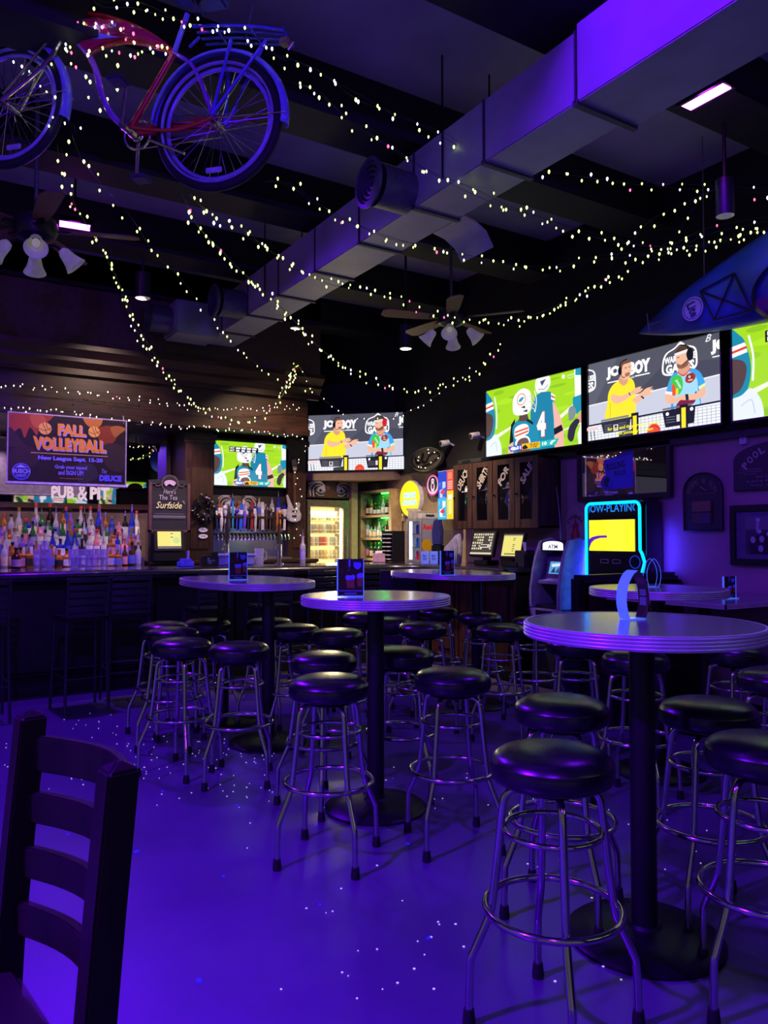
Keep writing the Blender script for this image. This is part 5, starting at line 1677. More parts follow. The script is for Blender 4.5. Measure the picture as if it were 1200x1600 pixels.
cord = M('black_cord', '#07070c', 0.7)
A, B_, C_, D_ = deck(1148, 427), deck(1175, 485), deck(1117, 500), deck(1095, 455)
m = MB()
for (u, v) in ((A, B_), (B_, C_), (C_, D_), (D_, A), (A, C_), (D_, B_)):
    m.tube([u, v], 0.006, 6)
m.build('bungee_cord', cord, kay)
hole = deck(1262, 440)
MB().lathe([(0.23, 0.02), (0.25, 0.0), (0.23, -0.02), (0.001, -0.01)], 28, mx=Matrix.Translation((hole[0], -0.005, hole[2])) @ Matrix.Rotation(PI / 2, 4, 'X') @ Matrix.Diagonal((1.5, 0.95, 1, 1))).build('cockpit', BLACK, kay)
e = deck(1084, 483)
p = PIC(1.0, clip=False)
p.ell(0.5, 0.5, 0.5, 0.5, '#b8b4e0', 30)
p.ell(0.5, 0.5, 0.44, 0.44, '#33459c', 28)
p.ell(0.5, 0.5, 0.40, 0.40, '#b8b4e0', 28)
p.text('Lite', 0.16, 0.30, 0.68, 0.42, '#1c2a70', 0.04, rot=1.2, shear=0.2)
p.build('logo_decal', 0.17, 0.17, PRINT, kay, y=e[1] - 0.006, cx=e[0], cz=e[2])
m = MB()
m.tube([deck(1012, 490), deck(1014, 510), deck(1016, 520)], 0.004, 6).tube([deck(1014, 508), deck(1032, 502)], 0.004, 6)
m.build('tow_rope', M('rope_grey', '#6c6878', 0.8), kay)
for x in (0.5, 2.6):
    MB().cyl((x, 0.2, 0.1), (x, 0.2, ZC - kn.z), 0.004, n=6).build('hanging_wire', M('rope_grey'), kay)
# ================================================================== the volleyball banner
a, b = at_y(13, 700, 8.22), at_y(196, 705, 8.22)
zt, zb = at_y(100, 651, 8.22).z, at_y(100, 754, 8.22).z
w, h = b.x - a.x, zt - zb
t = thing('vinyl_banner', 'dark autumn volleyball league banner hung from the bar canopy', 'banner', ((a.x + b.x) / 2, 8.22, (zt + zb) / 2))
MB().bx(-w / 2 - 0.012, w / 2 + 0.012, 0.0, 0.012, -h / 2 - 0.012, h / 2 + 0.012).build('backing', M('banner_white', '#b9a9c9', 0.5), t, smooth=False)
MB().tube([(-w / 2 - 0.02, 0.005, -h / 2 - 0.022), (w / 2 + 0.02, 0.005, -h / 2 - 0.022)], 0.012, 8).build('bottom_bar', M('banner_white'), t)
p = PIC(w / h)
p.rect(0, 0, 1, 1, '#2a1c1e')
p.blob([(-0.1, -0.1), (0.35, -0.1), (0.33, 0.08), (0.25, 0.16), (0.23, 0.31), (0.17, 0.2), (0.13, 0.36), (0.09, 0.22), (0.0, 0.3)], '#a8442a')
p.blob([(0.0, 0.22), (0.06, 0.30), (0.10, 0.40), (0.16, 0.52), (0.05, 0.5), (-0.05, 0.5)], '#3e2a2a')
p.blob([(0.17, 0.02), (0.28, 0.02), (0.30, 0.12), (0.25, 0.2), (0.2, 0.18)], '#c2603a')
p.blob([(0.74, 0.18), (0.80, 0.10), (0.88, 0.10), (0.92, 0.22), (0.88, 0.36), (0.78, 0.38)], '#8a3c22')
p.blob([(0.62, -0.05), (0.78, -0.05), (0.77, 0.10), (0.70, 0.14), (0.64, 0.08)], '#c47a34')
p.blob([(0.86, 0.12), (0.93, 0.08), (1.0, 0.12), (0.95, 0.20), (0.9, 0.26)], '#a86a34')
p.blob([(0.80, 0.40), (0.95, 0.38), (1.05, 0.6), (0.95, 0.8), (0.82, 0.7)], '#3a2c2c')
p.blob([(0.02, 0.55), (0.2, 0.5), (0.24, 0.7), (0.12, 0.85), (0.0, 0.9)], '#3a2628')
p.blob([(0.55, 0.75), (0.7, 0.70), (0.75, 0.9), (0.6, 1.0)], '#38303a')
OR_, PU = '#f09a34', '#8a7af0'
for (x, y, rr) in ((0.295, 0.20, 0.055), (0.715, 0.20, 0.052)):
    p.ell(x, y, rr, None, '#f2b45a', 26)
    p.line([(x - rr, y), (x, y + 0.03), (x + rr, y - 0.02)], 0.005, '#7a4a20', 4)
    p.line([(x - rr * 0.4, y - rr * 1.5), (x, y), (x + rr * 0.3, y + rr * 1.5)], 0.005, '#7a4a20', 4)
    p.line([(x + rr * 0.2, y - rr * 1.6), (x + rr * 0.3, y - 0.02), (x + rr * 0.9, y + 0.03)], 0.005, '#7a4a20', 4)
p.text('FALL', 0.405, 0.125, 0.245, 0.175, '#b9a4e8', 0.06)
p.text('FALL', 0.40, 0.11, 0.24, 0.175, OR_, 0.05)
p.text('VOLLEYBALL', 0.20, 0.335, 0.63, 0.20, '#b9a4e8', 0.07)
p.text('VOLLEYBALL', 0.195, 0.32, 0.625, 0.20, OR_, 0.06)
p.rect(0.18, 0.565, 0.84, 0.578, '#c9a56a')
p.text('New League Sept. 15-20', 0.24, 0.605, 0.555, 0.085, PU, 0.05)
p.text('Grab your squad', 0.38, 0.735, 0.275, 0.075, PU, 0.03)
p.text('and SIGN UP!', 0.41, 0.815, 0.215, 0.07, PU, 0.03)
p.text('www.deucepub.com', 0.42, 0.925, 0.20, 0.025, '#b8864a', 0.0)
p.text('The', 0.785, 0.77, 0.045, 0.07, '#9a8cf0', 0.0, shear=0.3)
p.text('DEUCE', 0.765, 0.86, 0.20, 0.10, '#6a5cf0', 0.08)
p.ell(0.105, 0.86, 0.075, None, '#6a62e8', 28)
p.ell(0.105, 0.86, 0.066, None, '#3a348c', 28)
p.poly([(0.06, 0.80), (0.10, 0.755), (0.15, 0.80)], '#a8a4f0')
p.text('BUSCH', 0.028, 0.815, 0.155, 0.075, '#0f0d3a', 0.10)
p.text('BUSCH', 0.032, 0.82, 0.147, 0.065, '#a49cf8', 0.04)
p.text('LIGHT', 0.065, 0.90, 0.08, 0.035, '#a49cf8', 0.02)
p.build('print', w, h, MP('banner_print', 0, 0.35), t, y=-0.001)['kind'] = 'stuff'
for x in (-w / 2 + 0.02, w / 2 - 0.02):
    MB().cyl((x, 0.0, h / 2 - 0.02), (x, 0.03, h / 2 + 0.06), 0.004, n=6).build('tie', WHITEP, t)

# ================================================================== bottles
CAPM = [M('cap_black', '#141418', 0.4), M('cap_gold', '#b08a40', 0.35, 0.7), M('cap_red', '#a83038', 0.45), M('cap_steel', '#b8b8c4', 0.25, 0.9)]
LABM = [M('label_white', '#d9d4dc', 0.6), M('label_cream', '#d8c2a0', 0.6), M('label_lilac', '#9a86d8', 0.6), M('label_black', '#1c1a22', 0.5), M('label_rose', '#c47a98', 0.6), M('label_blue', '#4a58c8', 0.5)]
GLM = {'clear': M('clear_glass', '#c6c0d6', 0.06, 0.0, alpha=0.42, noise=0.05, spec=0.9), 'amber': M('amber_liquor', '#8a4a1c', 0.08, noise=0.1, spec=0.8), 'brown': M('dark_rum', '#3c1c12', 0.08, spec=0.8),
       'green': M('green_glass', '#1c5a34', 0.07, spec=0.8), 'blue': M('cobalt_glass', '#1c2aa0', 0.07, spec=0.8), 'violet': M('violet_liqueur', '#6a4aa8', 0.1, spec=0.8), 'pink': M('pink_liqueur', '#c8708c', 0.1, spec=0.8), 'black': M('black_glass', '#0e0c12', 0.08, spec=0.8)}
SHAPES = {  # body radius, body height, shoulder, neck radius, neck height
    'round': (0.036, 0.165, 0.04, 0.013, 0.06), 'squat': (0.046, 0.12, 0.035, 0.015, 0.05), 'tall': (0.032, 0.20, 0.03, 0.012, 0.075), 'wine': (0.036, 0.17, 0.06, 0.013, 0.08), 'square': (0.044, 0.14, 0.018, 0.014, 0.055)}
_BM = {}


def bottle_meshes(shape):
    if shape in _BM:
        return _BM[shape]
    r, hb, hs, rn, hn = SHAPES[shape]
    n = 4 if shape == 'square' else 12
    k = 1.25 if shape == 'square' else 1.0
    prof = [(0.001, 0.0), (r * k * 0.92, 0.0), (r * k, 0.006), (r * k, hb), (r * k * 0.8, hb + hs * 0.45), (rn * 1.15, hb + hs), (rn, hb + hs + hn), (0.001, hb + hs + hn)]
    mx = Matrix.Rotation(PI / 4, 4, 'Z') if n == 4 else None
    b = MB().lathe(prof, n, mx=mx)
    l = MB().lathe([(r * k * 1.015, hb * 0.22), (r * k * 1.015, hb * 0.80)], n, mx=mx)
    z0 = hb + hs + hn * 0.72
    c = MB().lathe([(rn * 1.25, z0), (rn * 1.3, z0 + hn * 0.45), (rn * 0.9, z0 + hn * 0.5), (0.001, z0 + hn * 0.5)], 10)
    sp = MB().lathe([(0.008, z0 + hn * 0.4), (0.004, z0 + hn * 1.3), (0.001, z0 + hn * 1.3)], 8).lathe([(rn, z0), (rn, z0 + hn * 0.4)], 8)
    out = []
    for nm, mb in (('body', b), ('front_label', l), ('cap', c), ('pourer', sp)):
        o = mb.build(nm, CAPM[0])
        out.append(o.data)
        bpy.data.objects.remove(o)
    _BM[shape] = out
    return out


_MV = {}


def mesh_with(me, mat):
    key = (me.name, mat.name)
    if key not in _MV:
        c = me.copy()
        c.materials.clear()
        c.materials.append(mat)
        _MV[key] = c
    return _MV[key]


def add_bottle(loc, shape, glass, lab, cap, label, group, scale=1.0, pour=False):
    t = thing('bottle', label, 'bottle', loc, random.random() * 0.5, group)
    t.scale = (scale,) * 3
    ms = bottle_meshes(shape)
    for nm, me, mat in (('body', ms[0], GLM[glass]), ('front_label', ms[1], LABM[lab]), ('pourer' if pour else 'cap', ms[3] if pour else ms[2], CAPM[3] if pour else CAPM[cap])):
        o = bpy.data.objects.new(nm, mesh_with(me, mat))
        COL.objects.link(o)
        o.parent = t
    return t


rowname = ['front', 'second', 'third', 'top']
GN = {'clear': 'clear glass', 'amber': 'amber', 'brown': 'dark brown', 'green': 'green', 'blue': 'cobalt blue', 'violet': 'violet', 'pink': 'pink', 'black': 'black'}
LN = ['white', 'cream', 'lilac', 'black', 'rose', 'blue']
rb = random.Random(21)
pal = [['amber', 'amber', 'brown', 'clear', 'brown', 'black', 'amber', 'clear'], ['clear', 'clear', 'violet', 'clear', 'amber', 'blue', 'clear', 'pink'], ['clear', 'violet', 'clear', 'amber', 'clear', 'pink', 'green', 'clear'], ['clear', 'clear', 'amber', 'blue', 'violet', 'clear', 'black', 'green']]
for r_, (ty, tz) in enumerate(TIERS):
    xx0 = 0.80 + 0.03 * (r_ % 2)
    n = 20
    for k in range(n):
        x = xx0 + k * 0.0735
        if r_ == 0 and k < 0:
            continue
        g = rb.choice(pal[r_])
        if r_ == 1 and 7 <= k <= 9:
            g = 'blue'
        sh = rb.choice(['round', 'round', 'squat', 'tall', 'wine', 'square'])
        li = rb.choice([0, 0, 1, 2, 2, 3, 4, 5])
        idx = k
        add_bottle((x, ty + rb.uniform(-0.008, 0.008), tz + 0.001), sh, g, li, rb.randrange(3), '%s bottle with %s label, %s from left in the %s bar bottle row' % (GN[g], LN[li], ORD[idx], rowname[r_]), 'liquor bottles on the back bar tiers', 0.86 + 0.14 * rb.random(), pour=rb.random() < 0.4)
# outsized display bottles standing on the top tier
for (px, ht, glass, lab, nm) in ((56, 0.40, 'clear', 0, 'giant frosted clear display bottle below the left mirrored television'), (78, 0.40, 'black', 3, 'giant dark display bottle below the left mirrored television'),
                                 (103, 0.36, 'blue', 5, 'giant navy display bottle right of the dark one'), (126, 0.37, 'clear', 4, 'giant red-capped display bottle, left one of the pair'),
                                 (141, 0.37, 'clear', 1, 'giant red-capped display bottle, right one of the pair'), (155, 0.39, 'violet', 4, 'giant pink and violet display bottle under the pub lettering'),
                                 (213, 0.33, 'clear', 0, 'tall clear display bottle left of the chalkboard')):
    q = at_y(px, 820, 9.12)
    add_bottle((q.x, 9.12, 1.356), 'wine', glass, lab, 2, nm, 'outsized display bottles', ht / 0.34)
# stacked pint glasses and tumblers on the long bar
GLS = M('drinking_glass', '#cfc8e6', 0.05, alpha=0.26, noise=0.05, spec=0.9)
proto = None
gi = 0
for (px, yb, stack) in ((58, 7.50, 2), (70, 7.52, 3), (76, 7.46, 2), (113, 7.46, 2), (121, 7.5, 2), (130, 7.46, 2), (139, 7.5, 2), (148, 7.46, 2), (157, 7.5, 2), (163, 7.45, 2)):
    q = at_y(px, 880, yb)
    for s in range(stack):
        if proto is None:
            proto = thing('pint_glass', 'x', 'glass', (0, 0, 0), 0, 'pint glasses stacked on the long bar')
            MB().lathe([(0.001, 0.006), (0.026, 0.006), (0.036, 0.10), (0.038, 0.10), (0.029, 0.0), (0.001, 0.0)], 16).build('glass_wall', GLS, proto)
            MB().ring((0, 0, 0.10), 0.037, 0.0016, 20, 5).build('rim', GLS, proto)
            g = proto
        else:
            g = copy_tree(proto)
        g.location = (q.x, yb, 1.077 + s * 0.075)
        g['label'] = 'clear pint glass, %s in the %s stack from left on the long bar' % (('lowest', 'next up', 'uppermost of three')[s], ORD[gi])
    gi += 1

# ================================================================== chalkboard on a dark riser, register below it
a, b = at_y(232, 790, 8.52), at_y(297, 790, 8.52)
zt, zb = at_y(262, 745, 8.52).z, at_y(262, 832, 8.52).z
w, h = b.x - a.x, zt - zb
t = thing('chalkboard', 'framed chalkboard with handwritten tea cocktail special and crest top', 'chalkboard', ((a.x + b.x) / 2, 8.52, zb), 0)
hb = h * 0.90
MB().bx(-w / 2, w / 2, 0.0, 0.02, 0, hb).build('board', M('slate', '#1e1b26', 0.7), t, smooth=False)
MBR = M('chalk_frame', '#5c3c3c', 0.5)
for (x0, x1, z0, z1) in ((-w / 2 - 0.0, -w / 2 + 0.035, 0, hb), (w / 2 - 0.035, w / 2, 0, hb), (-w / 2, w / 2, 0, 0.03)):
    MB().bx(x0, x1, -0.014, 0.02, z0, z1).build('frame_rail', MBR, t, smooth=False, bevel=0.004)
top = [(-w / 2, hb - 0.02), (w / 2, hb - 0.02), (w / 2, hb + 0.02), (w * 0.25, hb + 0.03)] + [(w * 0.2 * math.cos(PI * i / 10), hb + 0.02 + (h - hb) * math.sin(PI * i / 10)) for i in range(11)] + [(-w * 0.25, hb + 0.03), (-w / 2, hb + 0.02)]
MB().prism(top, -0.012, 0.02).build('crest', M('crest_black', '#221c22', 0.5), t, smooth=False)
p = PIC(w / h, clip=False)
p.oring(0.5, 0.12, 0.19, 0.02, '#6a5460', 30)
p.blob([(0.36, 0.10), (0.46, 0.06), (0.58, 0.07), (0.64, 0.11), (0.58, 0.16), (0.48, 0.13), (0.40, 0.17)], '#b8a0c0')
p.line([(0.08, 0.14), (0.14, 0.13), (0.2, 0.17), (0.3, 0.14)], 0.025, '#6a5460', 4)
p.line([(0.7, 0.14), (0.8, 0.17), (0.86, 0.13), (0.92, 0.14)], 0.025, '#6a5460', 4)
p.text("Here's", 0.34, 0.23, 0.30, 0.08, '#a8a2b4', 0.0, shear=0.2)
p.text('The Tea', 0.24, 0.33, 0.44, 0.085, '#b4aebf', 0.0, shear=0.1)
p.text('Surfside', 0.17, 0.45, 0.62, 0.12, '#e4e2a0', 0.01, shear=0.3)
p.line([(0.80, 0.43), (0.86, 0.49), (0.84, 0.43), (0.80, 0.43)], 0.012, '#8c8a90')
p.rect(0.14, 0.66, 0.84, 0.672, '#5a556c')
p.rect(0.10, 0.70, 0.88, 0.715, '#8a8698')
p.rect(0.10, 0.73, 0.88, 0.74, '#8a8698')
p.build('chalk_writing', w, h, PRINT, t, y=-0.0135, cz=h / 2)['kind'] = 'stuff'
rs = thing('display_riser', 'dark box riser carrying the chalkboard behind the register', 'riser', ((a.x + b.x) / 2, 8.53, 1.101))
MB().bx(-w / 2 + 0.02, w / 2 - 0.02, -0.04, 0.06, 0.0, zb - 1.102).build('box', BLACK, rs, smooth=False, bevel=0.004)
MB().bx(-w / 2 + 0.05, w / 2 - 0.05, -0.043, -0.04, 0.03, zb - 1.14).build('front_panel', WOODH, rs, smooth=False)
p = PIC(1.5)
p.rect(0, 0, 1, 1, '#f2ec8c')
p.rect(0.0, 0, 0.5, 1, '#f6e878')
p.rect(0.55, 0.12, 0.66, 0.17, '#4a4a3c')
p.rect(0.55, 0.36, 0.66, 0.41, '#4a4a3c')
p.ell(0.8, 0.6, 0.14, None, '#cfe08c', 18)
q = at_y(270, 850, 8.30)
t = thing('register_terminal', 'register with bright yellow touch screen below the chalkboard', 'cash register', (q.x, 8.47, 1.101), 0.0)
MB().bx(-0.17, 0.17, -0.05, 0.0, 0.0, 0.10).build('cash_drawer', BLACK, t, bevel=0.005)
hd = MB().bx(-0.165, 0.165, 0.0, 0.03, -0.115, 0.115).build('screen_housing', BLACK, t, bevel=0.005)
hd.location = (0.0, -0.045, 0.225)
hd.rotation_euler = (-0.15, 0, 0)
p.build('screen', 0.26, 0.165, MP('register_screen', 0.85), hd, y=-0.001, cz=0.02)['kind'] = 'stuff'
MB().bx(-0.13, 0.13, -0.002, 0.0, -0.085, -0.072).build('key_strip', M('grey_strip', '#9a9aa4', 0.4), hd, smooth=False)

# ================================================================== beer tap wall
a, b = at_y(333, 850, 8.78), at_y(450, 850, 8.78)
w = b.x - a.x
tw = thing('beer_tap_panel', 'polished steel beer tap wall with a long row of assorted handles', 'beer taps', ((a.x + b.x) / 2, 8.78, 1.101))
MB().bx(-w / 2, w / 2, 0.0, 0.03, 0.0, 0.37).build('backsplash', M('polished_steel', '#b9b6c4', 0.16, 1.0, noise=0.04), tw, smooth=False, bevel=0.003)
MB().bx(-w / 2, w / 2, -0.13, 0.0, 0.0, 0.018).build('drip_tray', STEEL, tw, smooth=False)
MB().tube([(-w / 2 + 0.02, -0.03, 0.30), (w / 2 - 0.02, -0.03, 0.30)], 0.016, 10).build('manifold', BLACKM, tw)
HC = ['#23305c', '#c9c4d2', '#b8b0c8', '#3c3a48', '#2f8ca8', '#4a3cc0', '#2a5ae0', '#6a42d0', '#22326a', '#8c2a20', '#b0aeb8', '#5a4a38', '#bcb4c8', '#3a2c24', '#57483a', '#2a2420', '#a85a2c', '#c88a34', '#c4bcc8', '#6c3c80']
nt_ = len(HC)
for k in range(nt_):
    x = -w / 2 + 0.03 + (w - 0.06) * k / (nt_ - 1)
    tp = MB().tube([(x, 0.0, 0.30), (x, -0.07, 0.30), (x, -0.085, 0.285), (x, -0.09, 0.23)], 0.009, 8).build('faucet', CHROME, tw)
    hh = random.uniform(0.22, 0.36)
    sw = random.uniform(0.013, 0.022)
    lean = random.uniform(-0.05, 0.05)
    hm = M('tap_handle_%d' % k, HC[k], 0.35, coat=0.4)
    m = MB()
    if k % 3 == 0:
        m.box((0, 0, hh / 2 + 0.04), (sw * 2, 0.02, hh))
    elif k % 3 == 1:
        m.lathe([(0.008, 0.02), (sw, 0.10), (sw * 1.1, hh * 0.7), (sw * 0.7, hh), (0.001, hh + 0.03)], 10)
    else:
        m.lathe([(0.007, 0.02), (0.011, hh * 0.6), (0.009, hh * 0.75)], 8).ball((0, 0, hh * 0.85), 0.03, 10, 6, (1, 0.5, 1))
    hd = m.build('tap_handle', hm, tp, bevel=0.003 if k % 3 == 0 else 0)
    hd.matrix_local = Matrix.Translation((x, -0.055, 0.31)) @ Matrix.Rotation(lean, 4, 'Y')
    if k % 3 == 0:
        MB().box((0, -0.0105, hh * 0.8), (sw * 1.7, 0.001, 0.05)).build('handle_badge', LABM[k % 6], tp).matrix_local = Matrix.Translation((x, -0.055, 0.31)) @ Matrix.Rotation(lean, 4, 'Y')
# shelf above the taps with spare bottles and the tiger board
sh = thing('bottle_shelf', 'narrow dark shelf with striped tiger board above the beer taps', 'shelf', ((a.x + b.x) / 2, 8.81, 1.62))
MB().bx(-w / 2, w / 2, -0.10, 0.0, -0.03, 0.0).build('shelf_board', WOODH, sh, smooth=False, bevel=0.004)


def tiger(parent, W, H, y, cz):
    p = PIC(W / H)
    p.rect(0, 0, 1, 1, '#2a1c1a')
    p.poly([(0.38, 0.3), (0.62, 0.3), (0.70, 1), (0.30, 1)], '#4e3226')
    Wt = '#b4acb8'
    for s in (0, 1):
        f = (lambda u: 1 - u) if s else (lambda u: u)
        p.line([(f(0.05), 0.9), (f(0.04), 0.4), (f(0.14), 0.12), (f(0.28), 0.1), (f(0.36), 0.3)], 0.03, Wt, 5)
        p.line([(f(0.12), 0.95), (f(0.11), 0.5), (f(0.18), 0.28), (f(0.28), 0.25)], 0.022, Wt, 5)
        p.line([(f(0.02), 0.2), (f(0.12), 0.04), (f(0.3), 0.02)], 0.02, Wt, 5)
        p.poly([(f(0.20), 0.42), (f(0.36), 0.2), (f(0.38), 0.6), (f(0.34), 0.62)], Wt)
        p.blob([(f(0.17), 0.55), (f(0.26), 0.42), (f(0.36), 0.66), (f(0.27), 0.72)], '#8c8492')
        p.ell(f(0.265), 0.57, 0.032, None, '#17131a', 14)
        p.oring(f(0.265), 0.57, 0.04, 0.008, '#c4bcc8', 16)
        p.line([(f(0.17), 0.72), (f(0.25), 0.88), (f(0.34), 0.84)], 0.022, Wt, 4)
    for k in range(4):
        p.line([(0.42 - 0.01 * k, 0.5 - 0.12 * k), (0.5, 0.2 - 0.09 * k + 0.1), (0.58 + 0.01 * k, 0.5 - 0.12 * k)], 0.010, '#8c7a70', 4)
    return p.build('tiger_print', W, H, PRINT, parent, y=y, cz=cz)


MB().bx(-w / 2, w / 2, -0.012, 0.0, 0.02, 0.26).build('tiger_board', M('board_brown', '#241814', 0.6), sh, smooth=False)
tiger(sh, 0.5, 0.22, -0.0125, 0.14).location.x = -0.18
rb = random.Random(4)
for k in range(11):
    x = (a.x + b.x) / 2 - w / 2 + 0.06 + k * (w - 0.12) / 10
    g = rb.choice(['clear', 'amber', 'blue', 'green', 'clear', 'black'])
    li = rb.choice([0, 5, 0, 2, 3])
    add_bottle((x, 8.755, 1.621), rb.choice(['square', 'round', 'squat', 'wine']), g, li, rb.randrange(4), '%s bottle with %s label, %s from left on the shelf above the taps' % (GN[g], LN[li], ORD[k]), 'bottles above the taps', 0.82, pour=rb.random() < 0.4)
# ---- things standing on the long bar in front of the taps
q = at_y(365, 872, 7.55)
t = thing('white_bin', 'long white plastic bin on the bar in front of the taps', 'bin', (q.x, 7.55, 1.077))
m = MB()
m.bx(-0.20, 0.20, -0.09, 0.09, 0.0, 0.10)
m.build('tub', M('white_tub', '#8f86d8', 0.45), t, bevel=0.012)
MB().bx(-0.215, 0.215, -0.1, 0.1, 0.09, 0.115).build('rim', M('white_tub'), t, bevel=0.008)
for (px, hh, rr, lab) in ((436, 0.27, 0.026, 'tall shiny steel draught column right on the bar'), (357, 0.28, 0.024, 'shorter shiny steel draught column behind the white bin')):
    q = at_y(px, 880, 7.60)
    t = thing('draught_column', lab, 'draught tower', (q.x, 7.66 if px < 400 else 7.60, 1.077), 0, 'steel draught columns on the bar')
    MB().cyl((0, 0, 0), (0, 0, hh - 0.06), rr, n=18).build('column', CHROME, t)
    MB().lathe([(0.001, 0.012), (rr * 1.7, 0.012), (rr * 1.8, 0.0), (0.001, 0.0)], 20).build('flange', CHROME, t)
    MB().tube([(0, 0, hh - 0.09), (-0.05, -0.03, hh - 0.09), (-0.06, -0.04, hh - 0.13)], 0.008, 8).build('spout', CHROME, t)
    MB().box((0, 0, hh + 0.05), (0.032, 0.025, 0.22)).build('tap_handle', M('column_handle', '#3a2f26', 0.4), t, bevel=0.005)
q = at_y(405, 878, 7.5)
t = thing('glass_pitcher', 'ribbed clear glass pitcher on the bar between bin and steel column', 'pitcher', (q.x, 7.5, 1.077))
MB().lathe([(0.001, 0.006), (0.04, 0.006), (0.046, 0.17), (0.049, 0.17), (0.044, 0.0), (0.001, 0.0)], 16).build('body', GLS, t)
MB().tube([(0.046, 0, 0.14), (0.08, 0, 0.13), (0.08, 0, 0.06), (0.045, 0, 0.04)], 0.006, 6).build('handle', GLS, t)
q = at_y(326, 873, 7.5)
t = thing('napkin_caddy', 'black bar napkin caddy with small white print left of the white bin', 'caddy', (q.x, 7.5, 1.077))
MB().bx(-0.08, 0.08, -0.05, 0.05, 0, 0.10).bx(0.02, 0.08, -0.05, 0.05, 0.10, 0.14).build('body', BLACK, t, smooth=False, bevel=0.004)
p = PIC(1.6)
p.text('BE', 0.3, 0.15, 0.15, 0.18, '#9a94b8', 0.02)
p.text('NICE TO', 0.3, 0.40, 0.55, 0.18, '#9a94b8', 0.02)
p.text('YOU', 0.3, 0.65, 0.3, 0.18, '#9a94b8', 0.02)
p.build('print', 0.14, 0.09, PRINT, t, y=-0.0505, cz=0.05)
q = at_y(290, 878, 7.5)
t = thing('napkin_stack', 'stack of pale blue napkins with straw cup at the bar register', 'napkins', (q.x, 7.5, 1.077))
MB().bx(-0.07, 0.07, -0.06, 0.06, 0, 0.045).build('stack', M('blue_napkin', '#5a5ae0', 0.8), t, bevel=0.004)
MB().bx(-0.045, 0.045, -0.05, 0.05, 0.045, 0.075).build('folded_stack', M('blue_napkin'), t, bevel=0.004)
MB().cyl((0.03, 0.02, 0.075), (0.03, 0.02, 0.15), 0.012, n=10).build('straw_cup', LABM[2], t)
q = at_y(473, 874, 7.62)
add_bottle((q.x, 7.62, 1.077), 'tall', 'clear', 2, 0, 'clear gin bottle with violet label standing alone on the bar beside fridge', 'bottles standing on the long bar', 0.98, pour=True)
for (px, g, li, lab) in ((25, 'brown', 1, 'brown bottle at the left end of the long bar top'),):
    q = at_y(px, 874, 7.6)
    add_bottle((q.x, 7.6, 1.077), 'squat', g, li, 0, lab, 'bottles standing on the long bar', 0.9)
# wreath on the left pilaster
q = at_y(318, 795, 8.66)
t = thing('dark_wreath', 'dark tinsel garland wreath with small lights on the left pilaster', 'wreath', (q.x, 8.64, q.z))
pts = [(0.10 * math.cos(2 * PI * i / 24) , 0.0, 0.12 * math.sin(2 * PI * i / 24)) for i in range(24)]
m = MB()
for i in range(90):
    a_ = random.random() * 2 * PI
    r0 = random.uniform(0.07, 0.13)
    c = Vector((r0 * math.cos(a_), random.uniform(-0.03, 0.03), r0 * 1.15 * math.sin(a_)))
    d_ = Vector((random.uniform(-1, 1), random.uniform(-1, 1), random.uniform(-1, 1))).normalized() * 0.045
    m.tube([c - d_, c + d_], [0.010, 0.002], 5)
tag(m.build('tinsel', M('black_tinsel', '#0c0f10', 0.35), t), kind='stuff')
for i in range(9):
    a_ = random.random() * 2 * PI
    MB().ball((0.11 * math.cos(a_), -0.04, 0.13 * math.sin(a_)), 0.010, 6, 4).build('bauble', M('lilac_bauble', '#b08cc0', 0.3), t)
for (py, lab) in ((828, 'upper'), (838, 'lower')):
    q = at_y(318, py, 8.665)
    t = thing('name_tag', lab + ' of two small pale oval tags on the left pilaster', 'tag', (q.x, 8.672, q.z), 0, 'oval tags on the pilaster')
    MB().prism([(0.055 * math.cos(2 * PI * i / 16), 0.026 * math.sin(2 * PI * i / 16)) for i in range(16)], 0, 0.012).build('plate', LABM[0], t, smooth=False)
    p = PIC(2)
    p.text('DEUCE', 0.25, 0.3, 0.5, 0.4, '#4a4458', 0.02)
    p.build('print', 0.09, 0.045, PRINT, t, y=-0.0008)
# string instrument hung on the right pilaster
q = at_y(461, 800, 8.62)
t = thing('electric_guitar', 'small white bodied electric guitar hung on the right pilaster', 'guitar', (q.x, 8.64, q.z), 0)
bd = [(-0.09, 0.0), (-0.10, -0.07), (-0.06, -0.12), (0.02, -0.13), (0.09, -0.10), (0.10, -0.03), (0.07, 0.03), (0.09, 0.10), (0.06, 0.13), (0.03, 0.07), (-0.02, 0.07), (-0.06, 0.16), (-0.09, 0.22), (-0.105, 0.20), (-0.08, 0.08)]
MB().prism(bd, 0.0, 0.035).build('body', M('guitar_white', '#a8a2b0', 0.3, coat=0.5), t, bevel=0.008)
MB().bx(-0.015, 0.015, -0.012, 0.008, 0.05, 0.52).build('neck', M('neck_brown', '#4a2c20', 0.4), t, smooth=False)
MB().prism([(-0.02, 0.52), (0.02, 0.52), (0.03, 0.60), (0.01, 0.66), (-0.035, 0.64)], -0.010, 0.008).build('headstock', M('head_tan', '#8a7466', 0.4), t, smooth=False)
for k in range(2):
    MB().bx(-0.03, 0.03, -0.006, 0.0, -0.06 + k * 0.06, -0.04 + k * 0.06).build('pickup', BLACK, t, smooth=False)

